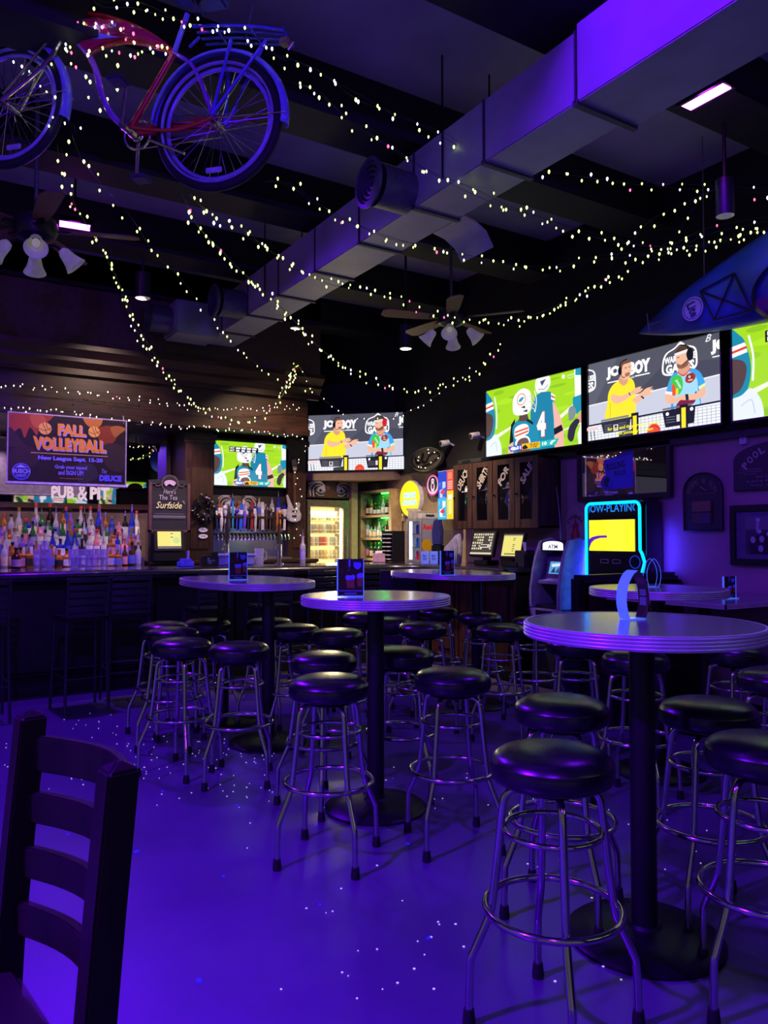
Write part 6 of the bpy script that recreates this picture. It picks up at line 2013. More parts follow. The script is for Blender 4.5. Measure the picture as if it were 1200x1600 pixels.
# ================================================================== glass-door fridge, tiger board, green shelf
FXa, FXb, FY = 4.40, 5.02, 8.85
fr = thing('glass_door_fridge', 'tall glass-door fridge glowing yellow with rows of cans', 'fridge', ((FXa + FXb) / 2, FY, 0))
w = FXb - FXa
MFR = M('fridge_steel', '#7c746c', 0.35, 0.7)
m = MB()
m.bx(-w / 2, w / 2, 0.40, 0.43, 0, 1.85).bx(-w / 2, -w / 2 + 0.03, 0.03, 0.40, 0, 1.85).bx(w / 2 - 0.03, w / 2, 0.03, 0.40, 0, 1.85).bx(-w / 2 + 0.03, w / 2 - 0.03, 0.03, 0.40, 1.76, 1.85).bx(-w / 2 + 0.03, w / 2 - 0.03, 0.03, 0.40, 0, 0.12)
m.build('cabinet', MFR, fr, smooth=False)
m = MB()
m.bx(-w / 2, -w / 2 + 0.035, 0.0, 0.03, 0.1, 1.83).bx(w / 2 - 0.10, w / 2, 0.0, 0.03, 0.1, 1.83).bx(-w / 2 + 0.035, w / 2 - 0.10, 0.0, 0.03, 1.76, 1.83).bx(-w / 2 + 0.035, w / 2 - 0.10, 0.0, 0.03, 0.1, 0.16)
do = m.build('door', MFR, fr, smooth=False, bevel=0.004)
MB().bx(-w / 2 + 0.035, w / 2 - 0.10, 0.012, 0.016, 0.16, 1.76).build('glass_pane', M('fridge_glass', '#fff8e0', 0.03, alpha=0.06, noise=0, spec=0.6), do, smooth=False)
MB().tube([(w / 2 - 0.05, -0.03, 0.9), (w / 2 - 0.05, -0.03, 1.4)], 0.010, 8).build('handle', STEEL, do)
MB().bx(-w / 2 + 0.03, w / 2 - 0.03, 0.37, 0.40, 0.12, 1.76).build('liner', M('fridge_liner', '#f4e8b4', 0.6, emit='#ffdf8a', es=1.1), fr, smooth=False)  # interior light put into the liner as emission
MB().bx(w / 2 - 0.125, w / 2 - 0.102, 0.035, 0.06, 0.14, 1.74).build('light_tube', M('fridge_tube', '#fffbe0', 0.4, emit='#fff2b4', es=5.0), fr, smooth=False)
SHZ = [1.085, 1.256, 1.42, 1.585]
MC_ = [['#d8b840', '#b8a888', '#c8c0a0', '#e4dcb0'], ['#d8d0b8', '#b83a34', '#c8c4b0', '#b4b8b0'], ['#c0a878', '#8894a0', '#d4ccb4', '#a89888'], ['#98a0a0', '#c4b898', '#7c8c94', '#d0c8b0']]
CANB = None
for s, z in enumerate(SHZ):
    MB().bx(-w / 2 + 0.03, w / 2 - 0.13, 0.05, 0.36, z - 0.010, z).build('wire_shelf', M('shelf_cream', '#efe2b0', 0.5), fr, smooth=False)
    MB().tube([(-w / 2 + 0.03, 0.045, z + 0.04), (w / 2 - 0.13, 0.045, z + 0.04)], 0.003, 6).build('shelf_rail', M('shelf_cream'), fr)
    for k in range(8):
        if CANB is None:
            CANB = MB().lathe([(0.001, 0.001), (0.021, 0.001), (0.0245, 0.008), (0.0245, 0.108), (0.020, 0.118)], 12).build('body', STEEL)
            CANL = MB().lathe([(0.020, 0.118), (0.018, 0.116), (0.001, 0.116)], 12).build('lid', STEEL)
            cb_, cl_ = CANB.data, CANL.data
            bpy.data.objects.remove(CANB)
            bpy.data.objects.remove(CANL)
            CANB = True
        colr = MC_[s][(k * 7 + s) % 4] if not (s == 1 and k in (3, 4)) else '#c83028'
        cn = thing('drink_can', '%s drink can on the %s fridge shelf in view, %s from the left' % ({True: 'red', False: 'pale'}[colr == '#c83028'], ('lowest', 'third', 'second', 'top')[s], ORD[k]), 'can', ((FXa + FXb) / 2 - w / 2 + 0.065 + k * 0.0545, FY + 0.085, z), 0, 'cans in the glass-door fridge')
        for nm, me, mat in (('body', cb_, M('fcan_' + colr, colr, 0.35, 0.2)), ('lid', cl_, STEEL)):
            o = bpy.data.objects.new(nm, mesh_with(me, mat))
            COL.objects.link(o)
            o.parent = cn
light('fridge_lamp', 'AREA', ((FXa + FXb) / 2 - 0.04, FY + 0.06, 1.72), 12.0, (1.0, 0.82, 0.42), aim=((FXa + FXb) / 2 - 0.04, FY + 0.10, 1.0), size=0.40, size_y=0.03)
light('fridge_lamp', 'AREA', ((FXa + FXb) / 2 + 0.1, FY - 0.02, 1.42), 8.0, (1.0, 0.82, 0.45), aim=((FXa + FXb) / 2 - 0.6, FY - 2.0, 1.2), size=0.25, size_y=0.6)
tp_ = thing('tiger_board', 'wide dark board painted with white tiger eyes above the fridge', 'picture', ((FXa + 5.12) / 2, 8.90, 1.99))
MB().bx(-0.34, 0.34, 0.0, 0.02, -0.115, 0.11).build('board', M('board_brown'), tp_, smooth=False, bevel=0.003)
tiger(tp_, 0.66, 0.21, -0.001, -0.002)
MB().bx(-0.3, 0.3, 0.02, 0.385, 0.0, 0.03).build('wall_bracket', BLACK, tp_, smooth=False)
tag(MB().bx(5.035, 5.13, 8.83, 9.29, 0, 2.10).build('trim_tan_post', MTAN, smooth=False, bevel=0.004), kind='structure')
# shelf unit with green light strips
gy0, gy1 = 8.15, 8.97
gs = thing('lit_bottle_shelf', 'tan wall shelf unit with green lit compartments of bottles', 'shelf', (5.22, (gy0 + gy1) / 2, 1.08), -PI / 2)
w = gy1 - gy0
MSH = M('shelf_tan', '#a58c66', 0.5)
for x in (-w / 2, w / 2 - 0.06):
    MB().bx(x, x + 0.06, 0.0, 0.18, 0, 0.90).build('side_panel', MSH, gs, smooth=False)
MB().bx(-w / 2, w / 2, 0.165, 0.18, 0, 0.90).build('back_panel', M('shelf_back', '#4a5a48', 0.6), gs, smooth=False)
for z in (-0.02, 0.25, 0.545, 0.87):
    MB().bx(-w / 2 + 0.06, w / 2 - 0.06, 0.0, 0.165, z, z + 0.03).build('shelf_board', MSH, gs, smooth=False)
GRN = M('green_strip', '#40ff60', 0.4, emit='#38ff48', es=14)
for z in (0.25, 0.545, 0.87):
    MB().bx(-w * 0.05, w / 2 - 0.08, 0.13, 0.15, z - 0.014, z - 0.004).build('light_strip', GRN, gs, smooth=False)
for z in (0.25, 0.545, 0.87):
    light('green_shelf_lamp', 'AREA', (5.30, (gy0 + gy1) / 2 - 0.08, 1.08 + z - 0.02), 0.8, (0.05, 1.0, 0.08), aim=(5.34, (gy0 + gy1) / 2 - 0.08, 1.08), size=0.5, size_y=0.05)
rb = random.Random(9)
for s, z in enumerate((0.01, 0.28, 0.575)):
    for k in range(7):
        x = -w / 2 + 0.12 + k * (w - 0.24) / 6
        g = rb.choice(['amber', 'brown', 'clear', 'green', 'black', 'clear'])
        li = rb.choice([0, 1, 1, 3, 4])
        add_bottle((5.22 + 0.075, (gy0 + gy1) / 2 - x, 1.08 + z + 0.001), rb.choice(['round', 'wine', 'tall', 'squat']), g, li, rb.randrange(4), '%s bottle with %s label, %s from left on the %s green lit shelf' % (GN[g], LN[li], ORD[k], ('lowest', 'middle', 'top')[s]), 'bottles on the green lit shelf', 0.74)
# dark case on top of the shelf unit
t = thing('storage_case', 'small dark case on top of the green lit shelf unit', 'box', (5.30, 8.62, 1.981), -PI / 2)
MB().bx(-0.2, 0.12, -0.06, 0.06, 0.0, 0.09).build('box', M('dark_case', '#2a241e', 0.6), t, bevel=0.004)
MB().bx(-0.2, 0.12, -0.064, -0.059, 0.05, 0.056).build('lid_seam', BLACK, t, smooth=False)

# ================================================================== pumpkin chalkboard on the floor before the bar
q = at_d(624, 960, 7.05)
t = thing('floor_chalkboard', 'black floor chalkboard with chalk writing and an orange pumpkin', 'chalkboard', (q.x, q.y, 0), -YAW + 0.05)
mA = Matrix.Rotation(-0.10, 4, 'X')
MB().bx(-0.17, 0.17, 0.0, 0.02, 0.0, 1.06, mA).build('panel', M('slate'), t, smooth=False)
MB().bx(-0.17, 0.17, 0.0, 0.02, 0.0, 1.06, Matrix.Translation((0, 0.22, 0)) @ Matrix.Rotation(0.10, 4, 'X')).build('rear_panel', M('slate'), t, smooth=False)
p = PIC(0.32 / 1.04)
p.text('MILE', 0.3, 0.01, 0.4, 0.05, '#c4c0cc', 0.01)
p.text('NEW', 0.15, 0.17, 0.40, 0.105, '#d8d4dc', 0.01)
p.blob([(0.62, 0.20), (0.72, 0.185), (0.88, 0.19), (0.92, 0.24), (0.86, 0.275), (0.68, 0.275), (0.60, 0.24)], '#f08a1c')
p.line([(0.76, 0.19), (0.80, 0.165)], 0.04, '#5aa03c')
p.line([(0.7, 0.195), (0.68, 0.27)], 0.012, '#c46410')
p.line([(0.8, 0.195), (0.8, 0.27)], 0.012, '#c46410')
p.text('on Tap', 0.15, 0.42, 0.5, 0.06, '#c4c0cc', 0.0)
p.text('try it', 0.2, 0.52, 0.4, 0.05, '#c4c0cc', 0.0)
for k in range(6):
    p.blob([(0.75 + 0.03 * (k % 2), 0.40 + k * 0.04), (0.82, 0.39 + k * 0.04), (0.80, 0.425 + k * 0.04)], '#d87a30', 3)
pr = p.build('chalk_writing', 0.32, 1.04, PRINT, t, y=-0.0008)
pr['kind'] = 'stuff'
pr.matrix_local = mA @ Matrix.Translation((0, 0, 0.53))

# ================================================================== menu stands on the tables
ACR = M('acrylic_blue_glow', '#7a9af0', 0.15, emit='#4a78f0', es=0.45, alpha=0.9)  # blue light on the acrylic, put in as its own emission
MENU = None


def menu_print(W, H):
    p = PIC(W / H)
    p.rect(0, 0, 1, 1, '#2a1a1c')
    p.rect(0.5, 0, 1, 0.28, '#141628')
    p.blob([(0.62, 0.1), (0.75, 0.08), (0.9, 0.1), (0.92, 0.2), (0.78, 0.28), (0.64, 0.22)], '#6a7ae8')
    p.text('Boos', 0.58, 0.03, 0.34, 0.06, '#3a6a54', 0.0)
    p.rect(0.38, 0.02, 0.48, 0.34, '#4a3440')
    p.rect(0.42, 0.0, 0.49, 0.2, '#7a86e0')
    p.oring(0.12, 0.33, 0.08, 0.015, '#5a4a6a', 16)
    p.poly([(0.30, 0.48), (0.66, 0.46), (0.64, 0.80), (0.36, 0.80)], '#8a5038')
    p.blob([(0.30, 0.48), (0.36, 0.44), (0.5, 0.45), (0.62, 0.43), (0.68, 0.50), (0.6, 0.58), (0.4, 0.58), (0.31, 0.55)], '#7c8af0')
    p.oring(0.52, 0.57, 0.05, 0.02, '#1a1620', 14)
    p.poly([(0.74, 0.46), (0.98, 0.44), (0.95, 0.76), (0.78, 0.76)], '#8a5038')
    p.blob([(0.74, 0.44), (0.86, 0.38), (0.99, 0.40), (0.98, 0.50), (0.8, 0.52)], '#7c8af0')
    p.rect(0.04, 0.86, 0.96, 0.895, '#6a64a0')
    p.rect(0.26, 0.93, 0.74, 0.975, '#6a64a0')
    return p


def make_menu(label, px, py, zt, rz, W=0.125, H=0.185):
    q = at_z(px, py, zt)
    t = thing('menu_stand', label, 'menu stand', (q.x, q.y, zt + 0.001), rz, 'acrylic menu stands on the tables')
    MB().bx(-W / 2, W / 2, -0.003, 0.003, 0.004, H).build('insert', M('menu_card', '#2a2030', 0.4), t, smooth=False)
    menu_print(W, H).build('menu_print', W, H - 0.008, PRINTG, t, y=-0.0036, cz=H / 2 + 0.002)['kind'] = 'stuff'
    MB().bx(-W / 2 - 0.006, -W / 2, -0.006, 0.006, 0.0, H).build('acrylic_edge', ACR, t, smooth=False)
    MB().bx(W / 2, W / 2 + 0.003, -0.006, 0.006, 0.0, H).build('acrylic_edge', ACR, t, smooth=False)
    MB().bx(-W / 2, W / 2, -0.035, 0.035, 0.0, 0.004).build('foot', ACR, t, smooth=False)


make_menu('acrylic menu stand with beer mug print on the middle round table', 548, 932, 1.068, -YAW - 0.06)
make_menu('acrylic menu stand on the left oval table', 372, 906, 1.068, -YAW + 0.35, 0.12, 0.19)
make_menu('acrylic menu stand on the back oval table', 699, 899, 1.068, -YAW + 0.5, 0.12, 0.19)
make_menu('acrylic menu stand on the rectangular table by the mauve wall', 1140, 935, 0.941, -YAW + 0.35, 0.10, 0.15)


def make_loop(label, px, py, zt, rz, H, W, D, full):
    """sheet bent into a pointed loop, standing on its flat foot"""
    q = at_z(px, py, zt)
    t = thing('menu_loop', label, 'menu stand', (q.x, q.y, zt + 0.002), rz, 'bent menu loops')
    left = [(-W * 0.36, 0.0), (-W * 0.48, H * 0.25), (-W * 0.5, H * 0.45), (-W * 0.42, H * 0.7), (-W * 0.2, H * 0.92), (0.0, H)]
    right = [(-x, z) for x, z in left]
    for nm, pts, mat in (('left_panel', left, ACR), ('right_panel', right, M('menu_dark_print', '#4a3430', 0.3) if full else ACR), ('foot', [(-W * 0.36, 0.0), (W * 0.36, 0.0)], ACR)):
        P = catmull([(x, 0, z) for x, z in pts], 4)
        m = MB()
        vs, fs = [], []
        n = len(P)
        for i, p_ in enumerate(P):
            tt = (P[min(i + 1, n - 1)] - P[max(i - 1, 0)]).normalized()
            nn = Vector((tt.z, 0, -tt.x)) * 0.0015
            for dy in (-D / 2, D / 2):
                vs += [p_ + nn + Vector((0, dy, 0)), p_ - nn + Vector((0, dy, 0))]
        for i in range(n - 1):
            k = i * 4
            fs += [(k, k + 4, k + 6, k + 2), (k + 1, k + 3, k + 7, k + 5), (k, k + 1, k + 5, k + 4), (k + 2, k + 6, k + 7, k + 3)]
        fs += [(0, 2, 3, 1), (n * 4 - 4, n * 4 - 3, n * 4 - 1, n * 4 - 2)]
        m.add(vs, fs)
        if not full:
            m = MB()
            for dy in (-D / 2, D / 2):
                m.tube([p_ + Vector((0, dy, 0)) for p_ in P], 0.0016, 6)
        m.build(nm, mat, t)
    if full:
        for (zc, ww) in ((0.35, 0.03), (0.55, 0.03), (0.75, 0.02)):
            MB().box((W * 0.47, 0, H * zc), (0.004, D * 0.6, ww)).build('print_patch', M('print_pale', '#8c86a0', 0.4), t, smooth=False)


make_loop('bent printed menu loop standing on the nearest round table', 989, 967, 1.068, -YAW + 0.45, 0.172, 0.105, 0.05, True)
make_loop('clear wire-edged menu loop standing on the far round table', 1019, 917, 1.068, -YAW + 0.1, 0.165, 0.085, 0.05, False)
# ================================================================== bicycle hung from the ceiling
Pr, Pf = at_d(341, 194, 3.75), at_d(16, 166, 4.05)
hx = Vector((Pr.x - Pf.x, Pr.y - Pf.y, 0)).normalized()
hn = Vector((-hx.y, hx.x, 0))
bike = thing('cruiser_bicycle', 'red and blue cruiser bicycle with fenders and rack hung from the ceiling', 'bicycle', tuple(Pr), math.atan2(hx.y, hx.x))


def bp(px, py, off=0.0):
    """point of the bicycle's own mid plane (moved off sideways) seen at a pixel, in the bicycle's frame"""
    r, f = ray(px, py)
    o0 = Pr + hn * off
    k = (o0 - EYE).dot(hn) / r.dot(hn)
    q = EYE + r * k - Pr
    return (q.dot(hx), off, q.z)


MRED = M('candy_red_paint', '#c0142c', 0.22, coat=0.7, noise=0.06)
MBLU = M('pale_blue_paint', '#7d86e8', 0.3, coat=0.5, noise=0.06)
MCRM = M('aged_chrome', '#b9b2a0', 0.22, 0.9)
MTYR = M('tyre_rubber', '#15141c', 0.7)
MWW = M('whitewall_rubber', '#a8a6e0', 0.6)
FH = bp(16, 166)


def make_wheel(cx, cz, nm, rr=0.338):
    c = (cx, 0, cz)
    ax = (0, 1, 0)
    tr = MB().ring(c, rr - 0.022, 0.024, 56, 10, ax).build('tyre', MTYR, bike, ang=80)
    m = MB()
    for s in (-1, 1):
        P = [(cx + (rr - 0.040) * math.cos(2 * PI * i / 56), s * 0.021, cz + (rr - 0.040) * math.sin(2 * PI * i / 56)) for i in range(56)]
        m.tube(P, 0.013, 6, closed=True, flat=0.5)
    m.build('whitewall', MWW, tr, ang=80)
    MB().ring(c, rr - 0.062, 0.011, 56, 8, ax).build('rim', M('rim_blue_white', '#9c98e8', 0.3, 0.3), tr, ang=80)
    m = MB()
    for i in range(36):
        a = 2 * PI * i / 36
        s = 1 if i % 2 else -1
        a2 = a + (0.55 if (i // 2) % 2 else -0.55)
        m.tube([(cx + 0.022 * math.cos(a2), s * 0.028, cz + 0.022 * math.sin(a2)), (cx + (rr - 0.068) * math.cos(a), 0, cz + (rr - 0.068) * math.sin(a))], 0.0017, 4, cap=False)
    tag(m.build('spokes', CHROME, tr), kind='stuff')
    MB().cyl((cx, -0.045, cz), (cx, 0.045, cz), 0.022, n=14).cyl((cx, -0.065, cz), (cx, 0.065, cz), 0.008, n=8).build('hub', MCRM, tr)
    a = math.radians(-95 if nm == 'r' else -80)
    MB().box((cx + 0.2 * math.cos(a), -0.01, cz + 0.235 * math.sin(a)), (0.085, 0.012, 0.026)).build('spoke_reflector', M('pale_reflector', '#b9b0e0', 0.3), tr, bevel=0.003)
    return tr


make_wheel(0, 0, 'r')
make_wheel(FH[0], FH[2], 'f')


def fender(cx, cz, a0, a1, nm):
    R = 0.368
    m = MB()
    n = 26
    vs, fs = [], []
    prof = [(-0.034, -0.022), (-0.030, -0.006), (-0.016, 0.004), (0.0, 0.007), (0.016, 0.004), (0.030, -0.006), (0.034, -0.022)]
    k = len(prof)
    for i in range(n + 1):
        a = math.radians(a0 + (a1 - a0) * i / n)
        for (y, dr) in prof:
            vs.append((cx + (R + dr) * math.cos(a), y, cz + (R + dr) * math.sin(a)))
    for i in range(n):
        for j in range(k - 1):
            fs.append((i * k + j, i * k + j + 1, (i + 1) * k + j + 1, (i + 1) * k + j))
    m.add(vs, fs)
    o = m.build('fender', MBLU, bike, ang=80)
    md = o.modifiers.new('thickness', 'SOLIDIFY')
    md.thickness = 0.002
    a = math.radians(a1 if nm == 'f' else a0)
    for s in (-1, 1):
        MB().tube([(cx, s * 0.06, cz), (cx + R * math.cos(a + (0.12 if nm == 'r' else 0.35)), s * 0.034, cz + R * math.sin(a + (0.12 if nm == 'r' else 0.35)))], 0.0035, 6).build('fender_stay', MCRM, o)
    return o


fender(0, 0, -8, 172, 'r')
fender(FH[0], FH[2], 150, -18, 'f')
BB = bp(203, 203)
SCl = bp(272, 83)
HT, HB_ = bp(100, 18), bp(108, 52)
# frame tubes
MB().tube([BB, SCl], 0.0165, 10).build('seat_tube', MRED, bike)
MB().tube(catmull([bp(118, 62), bp(137, 84), bp(150, 110), bp(160, 150), bp(178, 184), BB], 6), 0.0165, 10).build('down_tube', M('violet_paint', '#9a4ad0', 0.22, coat=0.6), bike)
MB().tube(catmull([HT, bp(170, 28), bp(230, 52), SCl], 6), 0.015, 10).build('top_tube', MRED, bike)
MB().tube(catmull([bp(137, 86), bp(160, 74), bp(190, 66), bp(225, 68), SCl], 6), 0.013, 10).build('lower_top_tube', M('copper_paint', '#b0442c', 0.25, 0.3, coat=0.5), bike)
for s in (-1, 1):
    o_ = s * 0.055
    MB().tube(catmull([(BB[0], s * 0.03, BB[2]), bp(262, 204, o_), bp(300, 196, o_), (0, s * 0.06, 0)], 5), 0.010, 8).build('chain_stay', MRED, bike)
    MB().tube(catmull([(SCl[0], s * 0.015, SCl[2]), bp(298, 100, s * 0.04), bp(314, 130, s * 0.055), (0, s * 0.06, 0)], 5), 0.009, 8).build('seat_stay', M('violet_paint'), bike)
    MB().tube(catmull([HB_, bp(96, 62, s * 0.05), bp(70, 100, s * 0.055), (FH[0], s * 0.06, FH[2])], 5), 0.0115, 8).build('fork_blade', MCRM, bike)
    MB().tube([bp(92, 44, s * 0.05), (FH[0] + 0.02, s * 0.075, FH[2] + 0.02)], 0.007, 8).build('truss_rod', MCRM, bike)
MB().tube([HT, HB_], 0.021, 12).build('head_tube', MRED, bike)
tk = [bp(112, 36), bp(150, 30), bp(200, 38), bp(250, 62), bp(266, 80), bp(225, 66), bp(190, 62), bp(160, 70), bp(138, 84), bp(118, 62)]
MB().prism([(p[0], p[2]) for p in tk], -0.032, 0.032).build('tank', M('raspberry_tank', '#b8205c', 0.22, coat=0.7), bike, bevel=0.014)
st = [bp(118, 61), bp(160, 58), bp(192, 64), bp(158, 67), bp(122, 66)]
MB().prism([(p[0], p[2]) for p in st], -0.0335, -0.032).build('tank_stripe', MBLU, bike, smooth=False)
p = PIC(0.24 / 0.03, clip=False)
p.text('NEW BELGIUM', 0.0, 0.0, 1.0, 1.0, '#d8c8f0', 0.01, rot=0.07)
l0 = bp(156, 42, -0.034)
p.build('tank_lettering', 0.19, 0.022, PRINTG, bike, y=-0.0335, cx=l0[0], cz=l0[2])
# seat post, saddle, handlebar, rack
SP = bp(293, 22)
MB().tube([SCl, SP], 0.0135, 10).build('seat_post', MBLU, bike)
sd = [bp(276, -20), bp(320, -14), bp(352, -8), bp(350, 2), bp(318, 8), bp(280, 2), bp(262, -10)]
MB().prism([(p[0], p[2]) for p in sd], -0.07, 0.07).build('saddle', M('blue_saddle', '#3438a8', 0.45), bike, bevel=0.025)
for s in (-1, 1):
    sp_ = bp(308, 8, s * 0.05)
    MB().lathe([(0.022, 0.0), (0.018, 0.05), (0.026, 0.07)], 14, c=(sp_[0], s * 0.05, sp_[2] - 0.05)).build('saddle_spring', CHROME, bike)
hb = [bp(118, -30), bp(128, 2), bp(140, 10), bp(165, 22), bp(195, 26), bp(222, 36)]
for s in (-1, 1):
    P = [(q[0], s * (0.04 + 0.30 * min(1, i / 3.0)), q[2]) for i, q in enumerate(hb)]
    MB().tube(catmull([(HT[0], 0, HT[2] + 0.05)] + P, 5), 0.011, 8).build('handlebar', MCRM, bike)
MB().tube([HT, (HT[0] - 0.01, 0, HT[2] + 0.09)], 0.013, 10).build('stem', MCRM, bike)
rk = M('blue_rack_paint', '#4a48d0', 0.35, coat=0.3)
RT = [bp(312, 56), bp(345, 54), bp(400, 55), bp(450, 58)]
m = MB()
for s in (-0.07, -0.025, 0.025, 0.07):
    m.tube(catmull([(q[0], s * (0.8 if i == 3 else 1), q[2]) for i, q in enumerate(RT)], 4), 0.007, 8)
for q in RT[1:]:
    m.tube([(q[0], -0.07, q[2]), (q[0], 0.07, q[2])], 0.006, 6)
rko = m.build('rear_rack', rk, bike)
for s in (-1, 1):
    for px, py in ((361, 62), (416, 62)):
        q = bp(px, py, s * 0.07)
        MB().tube([q, (0.0, s * 0.07, 0.01)], 0.008, 8).build('rack_strut', rk, rko)
    MB().tube([bp(312, 58, s * 0.03), bp(296, 74, s * 0.02)], 0.007, 8).build('rack_strut', rk, rko)
MB().tube([bp(452, 60, 0), bp(458, 66, 0), bp(450, 78, 0.0)], 0.006, 6).build('rack_tail', MCRM, rko)
MB().box(bp(446, 66), (0.05, 0.05, 0.035)).build('tail_reflector', M('tail_glass', '#9c9a60', 0.2), rko, bevel=0.008)
# chainring, cranks, pedals, kickstand
cr_ = bp(208, 222, 0.055)
MB().ring((BB[0] + 0.01, 0.055, BB[2]), 0.075, 0.006, 32, 6, (0, 1, 0)).ring((BB[0] + 0.01, 0.055, BB[2]), 0.03, 0.006, 20, 6, (0, 1, 0)).build('chainring', CHROME, bike)
MB().cyl((BB[0], -0.06, BB[2]), (BB[0], 0.07, BB[2]), 0.026, n=16).build('bottom_bracket', MCRM, bike)
c1, c2 = bp(197, 136, -0.075), bp(214, 272, 0.085)
MB().tube([(BB[0], -0.07, BB[2]), c1], 0.010, 8).build('crank_arm', MCRM, bike)
MB().tube([(BB[0], 0.08, BB[2]), c2], 0.010, 8).build('crank_arm', MCRM, bike)
for (c, dx) in ((c1, -1), (c2, 1)):
    sy = -1 if c is c1 else 1
    MB().box((c[0] - 0.01, c[1] + sy * 0.055, c[2] + 0.0), (0.085, 0.09, 0.022)).build('pedal', M('pedal_dark', '#4c4668', 0.4, 0.3), bike, bevel=0.006)
MB().tube([bp(232, 218, -0.04), bp(288, 240, -0.05)], 0.008, 8).build('kickstand', MCRM, bike)
for s in (-1, 1):
    pts = [(BB[0] + 0.01, 0.055, BB[2] + s * 0.075), (0.0, 0.055, s * 0.035)]
    MB().tube(pts, 0.004, 6).build('chain_run', MCRM, bike)
MB().box(((BB[0]) * 0.5, 0.075, BB[2] * 0.5 + 0.045), (abs(BB[0]) * 0.95, 0.006, 0.055)).build('chain_guard', MRED, bike, bevel=0.002)
for (px, py) in ((385, 56), (102, 20), (22, 60)):
    q = bp(px, py)
    MB().cyl((q[0], 0, q[2]), (q[0] + (0.10 if px > 300 else 0.0), 0, ZC - Pr.z), 0.004, n=6).build('hanging_wire', M('rope_grey'), bike)

# ================================================================== ceiling fans with tulip shades
MBL = M('fan_blade_wood', '#5c3628', 0.5)
MSHADE = M('frosted_shade', '#c4bfb4', 0.35, emit='#8c887c', es=0.16, noise=0.12)  # weak emission added for light caught by the glass; lamps are off


def make_fan(label, px, py_hub, d, blade_r, rot, n_sh=4):
    q = at_d(px, py_hub, d)
    t = thing('ceiling_fan', label, 'ceiling fan', tuple(q), rot, 'ceiling fans')
    top = ZC - q.z
    MB().cyl((0, 0, 0.06), (0, 0, top - 0.04), 0.0125, n=12).build('down_rod', M('fan_rod', '#6c6a7c', 0.35, 0.7), t)
    MB().lathe([(0.001, top), (0.075, top), (0.07, top - 0.03), (0.03, top - 0.06), (0.001, top - 0.06)], 24).build('canopy', BLACKM, t)
    MB().lathe([(0.001, 0.09), (0.05, 0.085), (0.12, 0.05), (0.13, 0.0), (0.11, -0.05), (0.05, -0.08), (0.001, -0.08)], 28).build('motor', M('bronze_motor', '#2c2430', 0.35, 0.5), t)
    for k in range(5):
        a = 2 * PI * k / 5
        mx = Matrix.Rotation(a, 4, 'Z') @ Matrix.Rotation(0.2, 4, 'X')
        pr = [(0.16, -0.045), (0.30, -0.06), (blade_r - 0.05, -0.07), (blade_r, -0.04), (blade_r, 0.04), (blade_r - 0.05, 0.07), (0.30, 0.06), (0.16, 0.045)]
        m = MB().prismz(pr, -0.004, 0.004)
        b = m.build('blade', MBL, t, smooth=False)
        b.matrix_local = mx
        br = MB().bx(0.09, 0.20, -0.02, 0.02, -0.012, -0.005)
        br.build('blade_iron', BLACKM, b, smooth=False)
    MB().lathe([(0.001, -0.08), (0.035, -0.08), (0.045, -0.11), (0.03, -0.15), (0.012, -0.17), (0.001, -0.17)], 18).build('light_fitter', BLACKM, t)
    for k in range(n_sh):
        a = 2 * PI * k / n_sh + 0.5
        ca, sa = math.cos(a), math.sin(a)
        ar_ = MB().tube(catmull([(0.03 * ca, 0.03 * sa, -0.11), (0.10 * ca, 0.10 * sa, -0.085), (0.145 * ca, 0.145 * sa, -0.105)], 4), 0.008, 8).build('lamp_arm', BLACKM, t)
        mx = Matrix.Translation((0.145 * ca, 0.145 * sa, -0.105)) @ Matrix.Rotation(a, 4, 'Z') @ Matrix.Rotation(PI - 0.75, 4, 'Y')
        s = MB().lathe([(0.022, 0.0), (0.034, 0.02), (0.042, 0.06), (0.05, 0.09), (0.068, 0.125), (0.066, 0.125), (0.047, 0.09), (0.038, 0.06), (0.03, 0.022)], 20).build('glass_shade', MSHADE, t, ang=70)
        s.matrix_local = mx
        MB().ball((0, 0, 0.06), 0.024, 10, 6, (1, 1, 1.3)).build('bulb', M('frosted_bulb', '#d8d4c8', 0.3, emit='#b8b4a4', es=0.25), s)  # bulb is off; its faint emission is added
    return t


make_fan('ceiling fan with white tulip lamps in the middle, right of the duct', 705, 497, 6.55, 0.62, 0.35)
make_fan('ceiling fan with violet lit tulip lamps below the bicycle front wheel', 56, 358, 4.60, 0.60, 0.95)

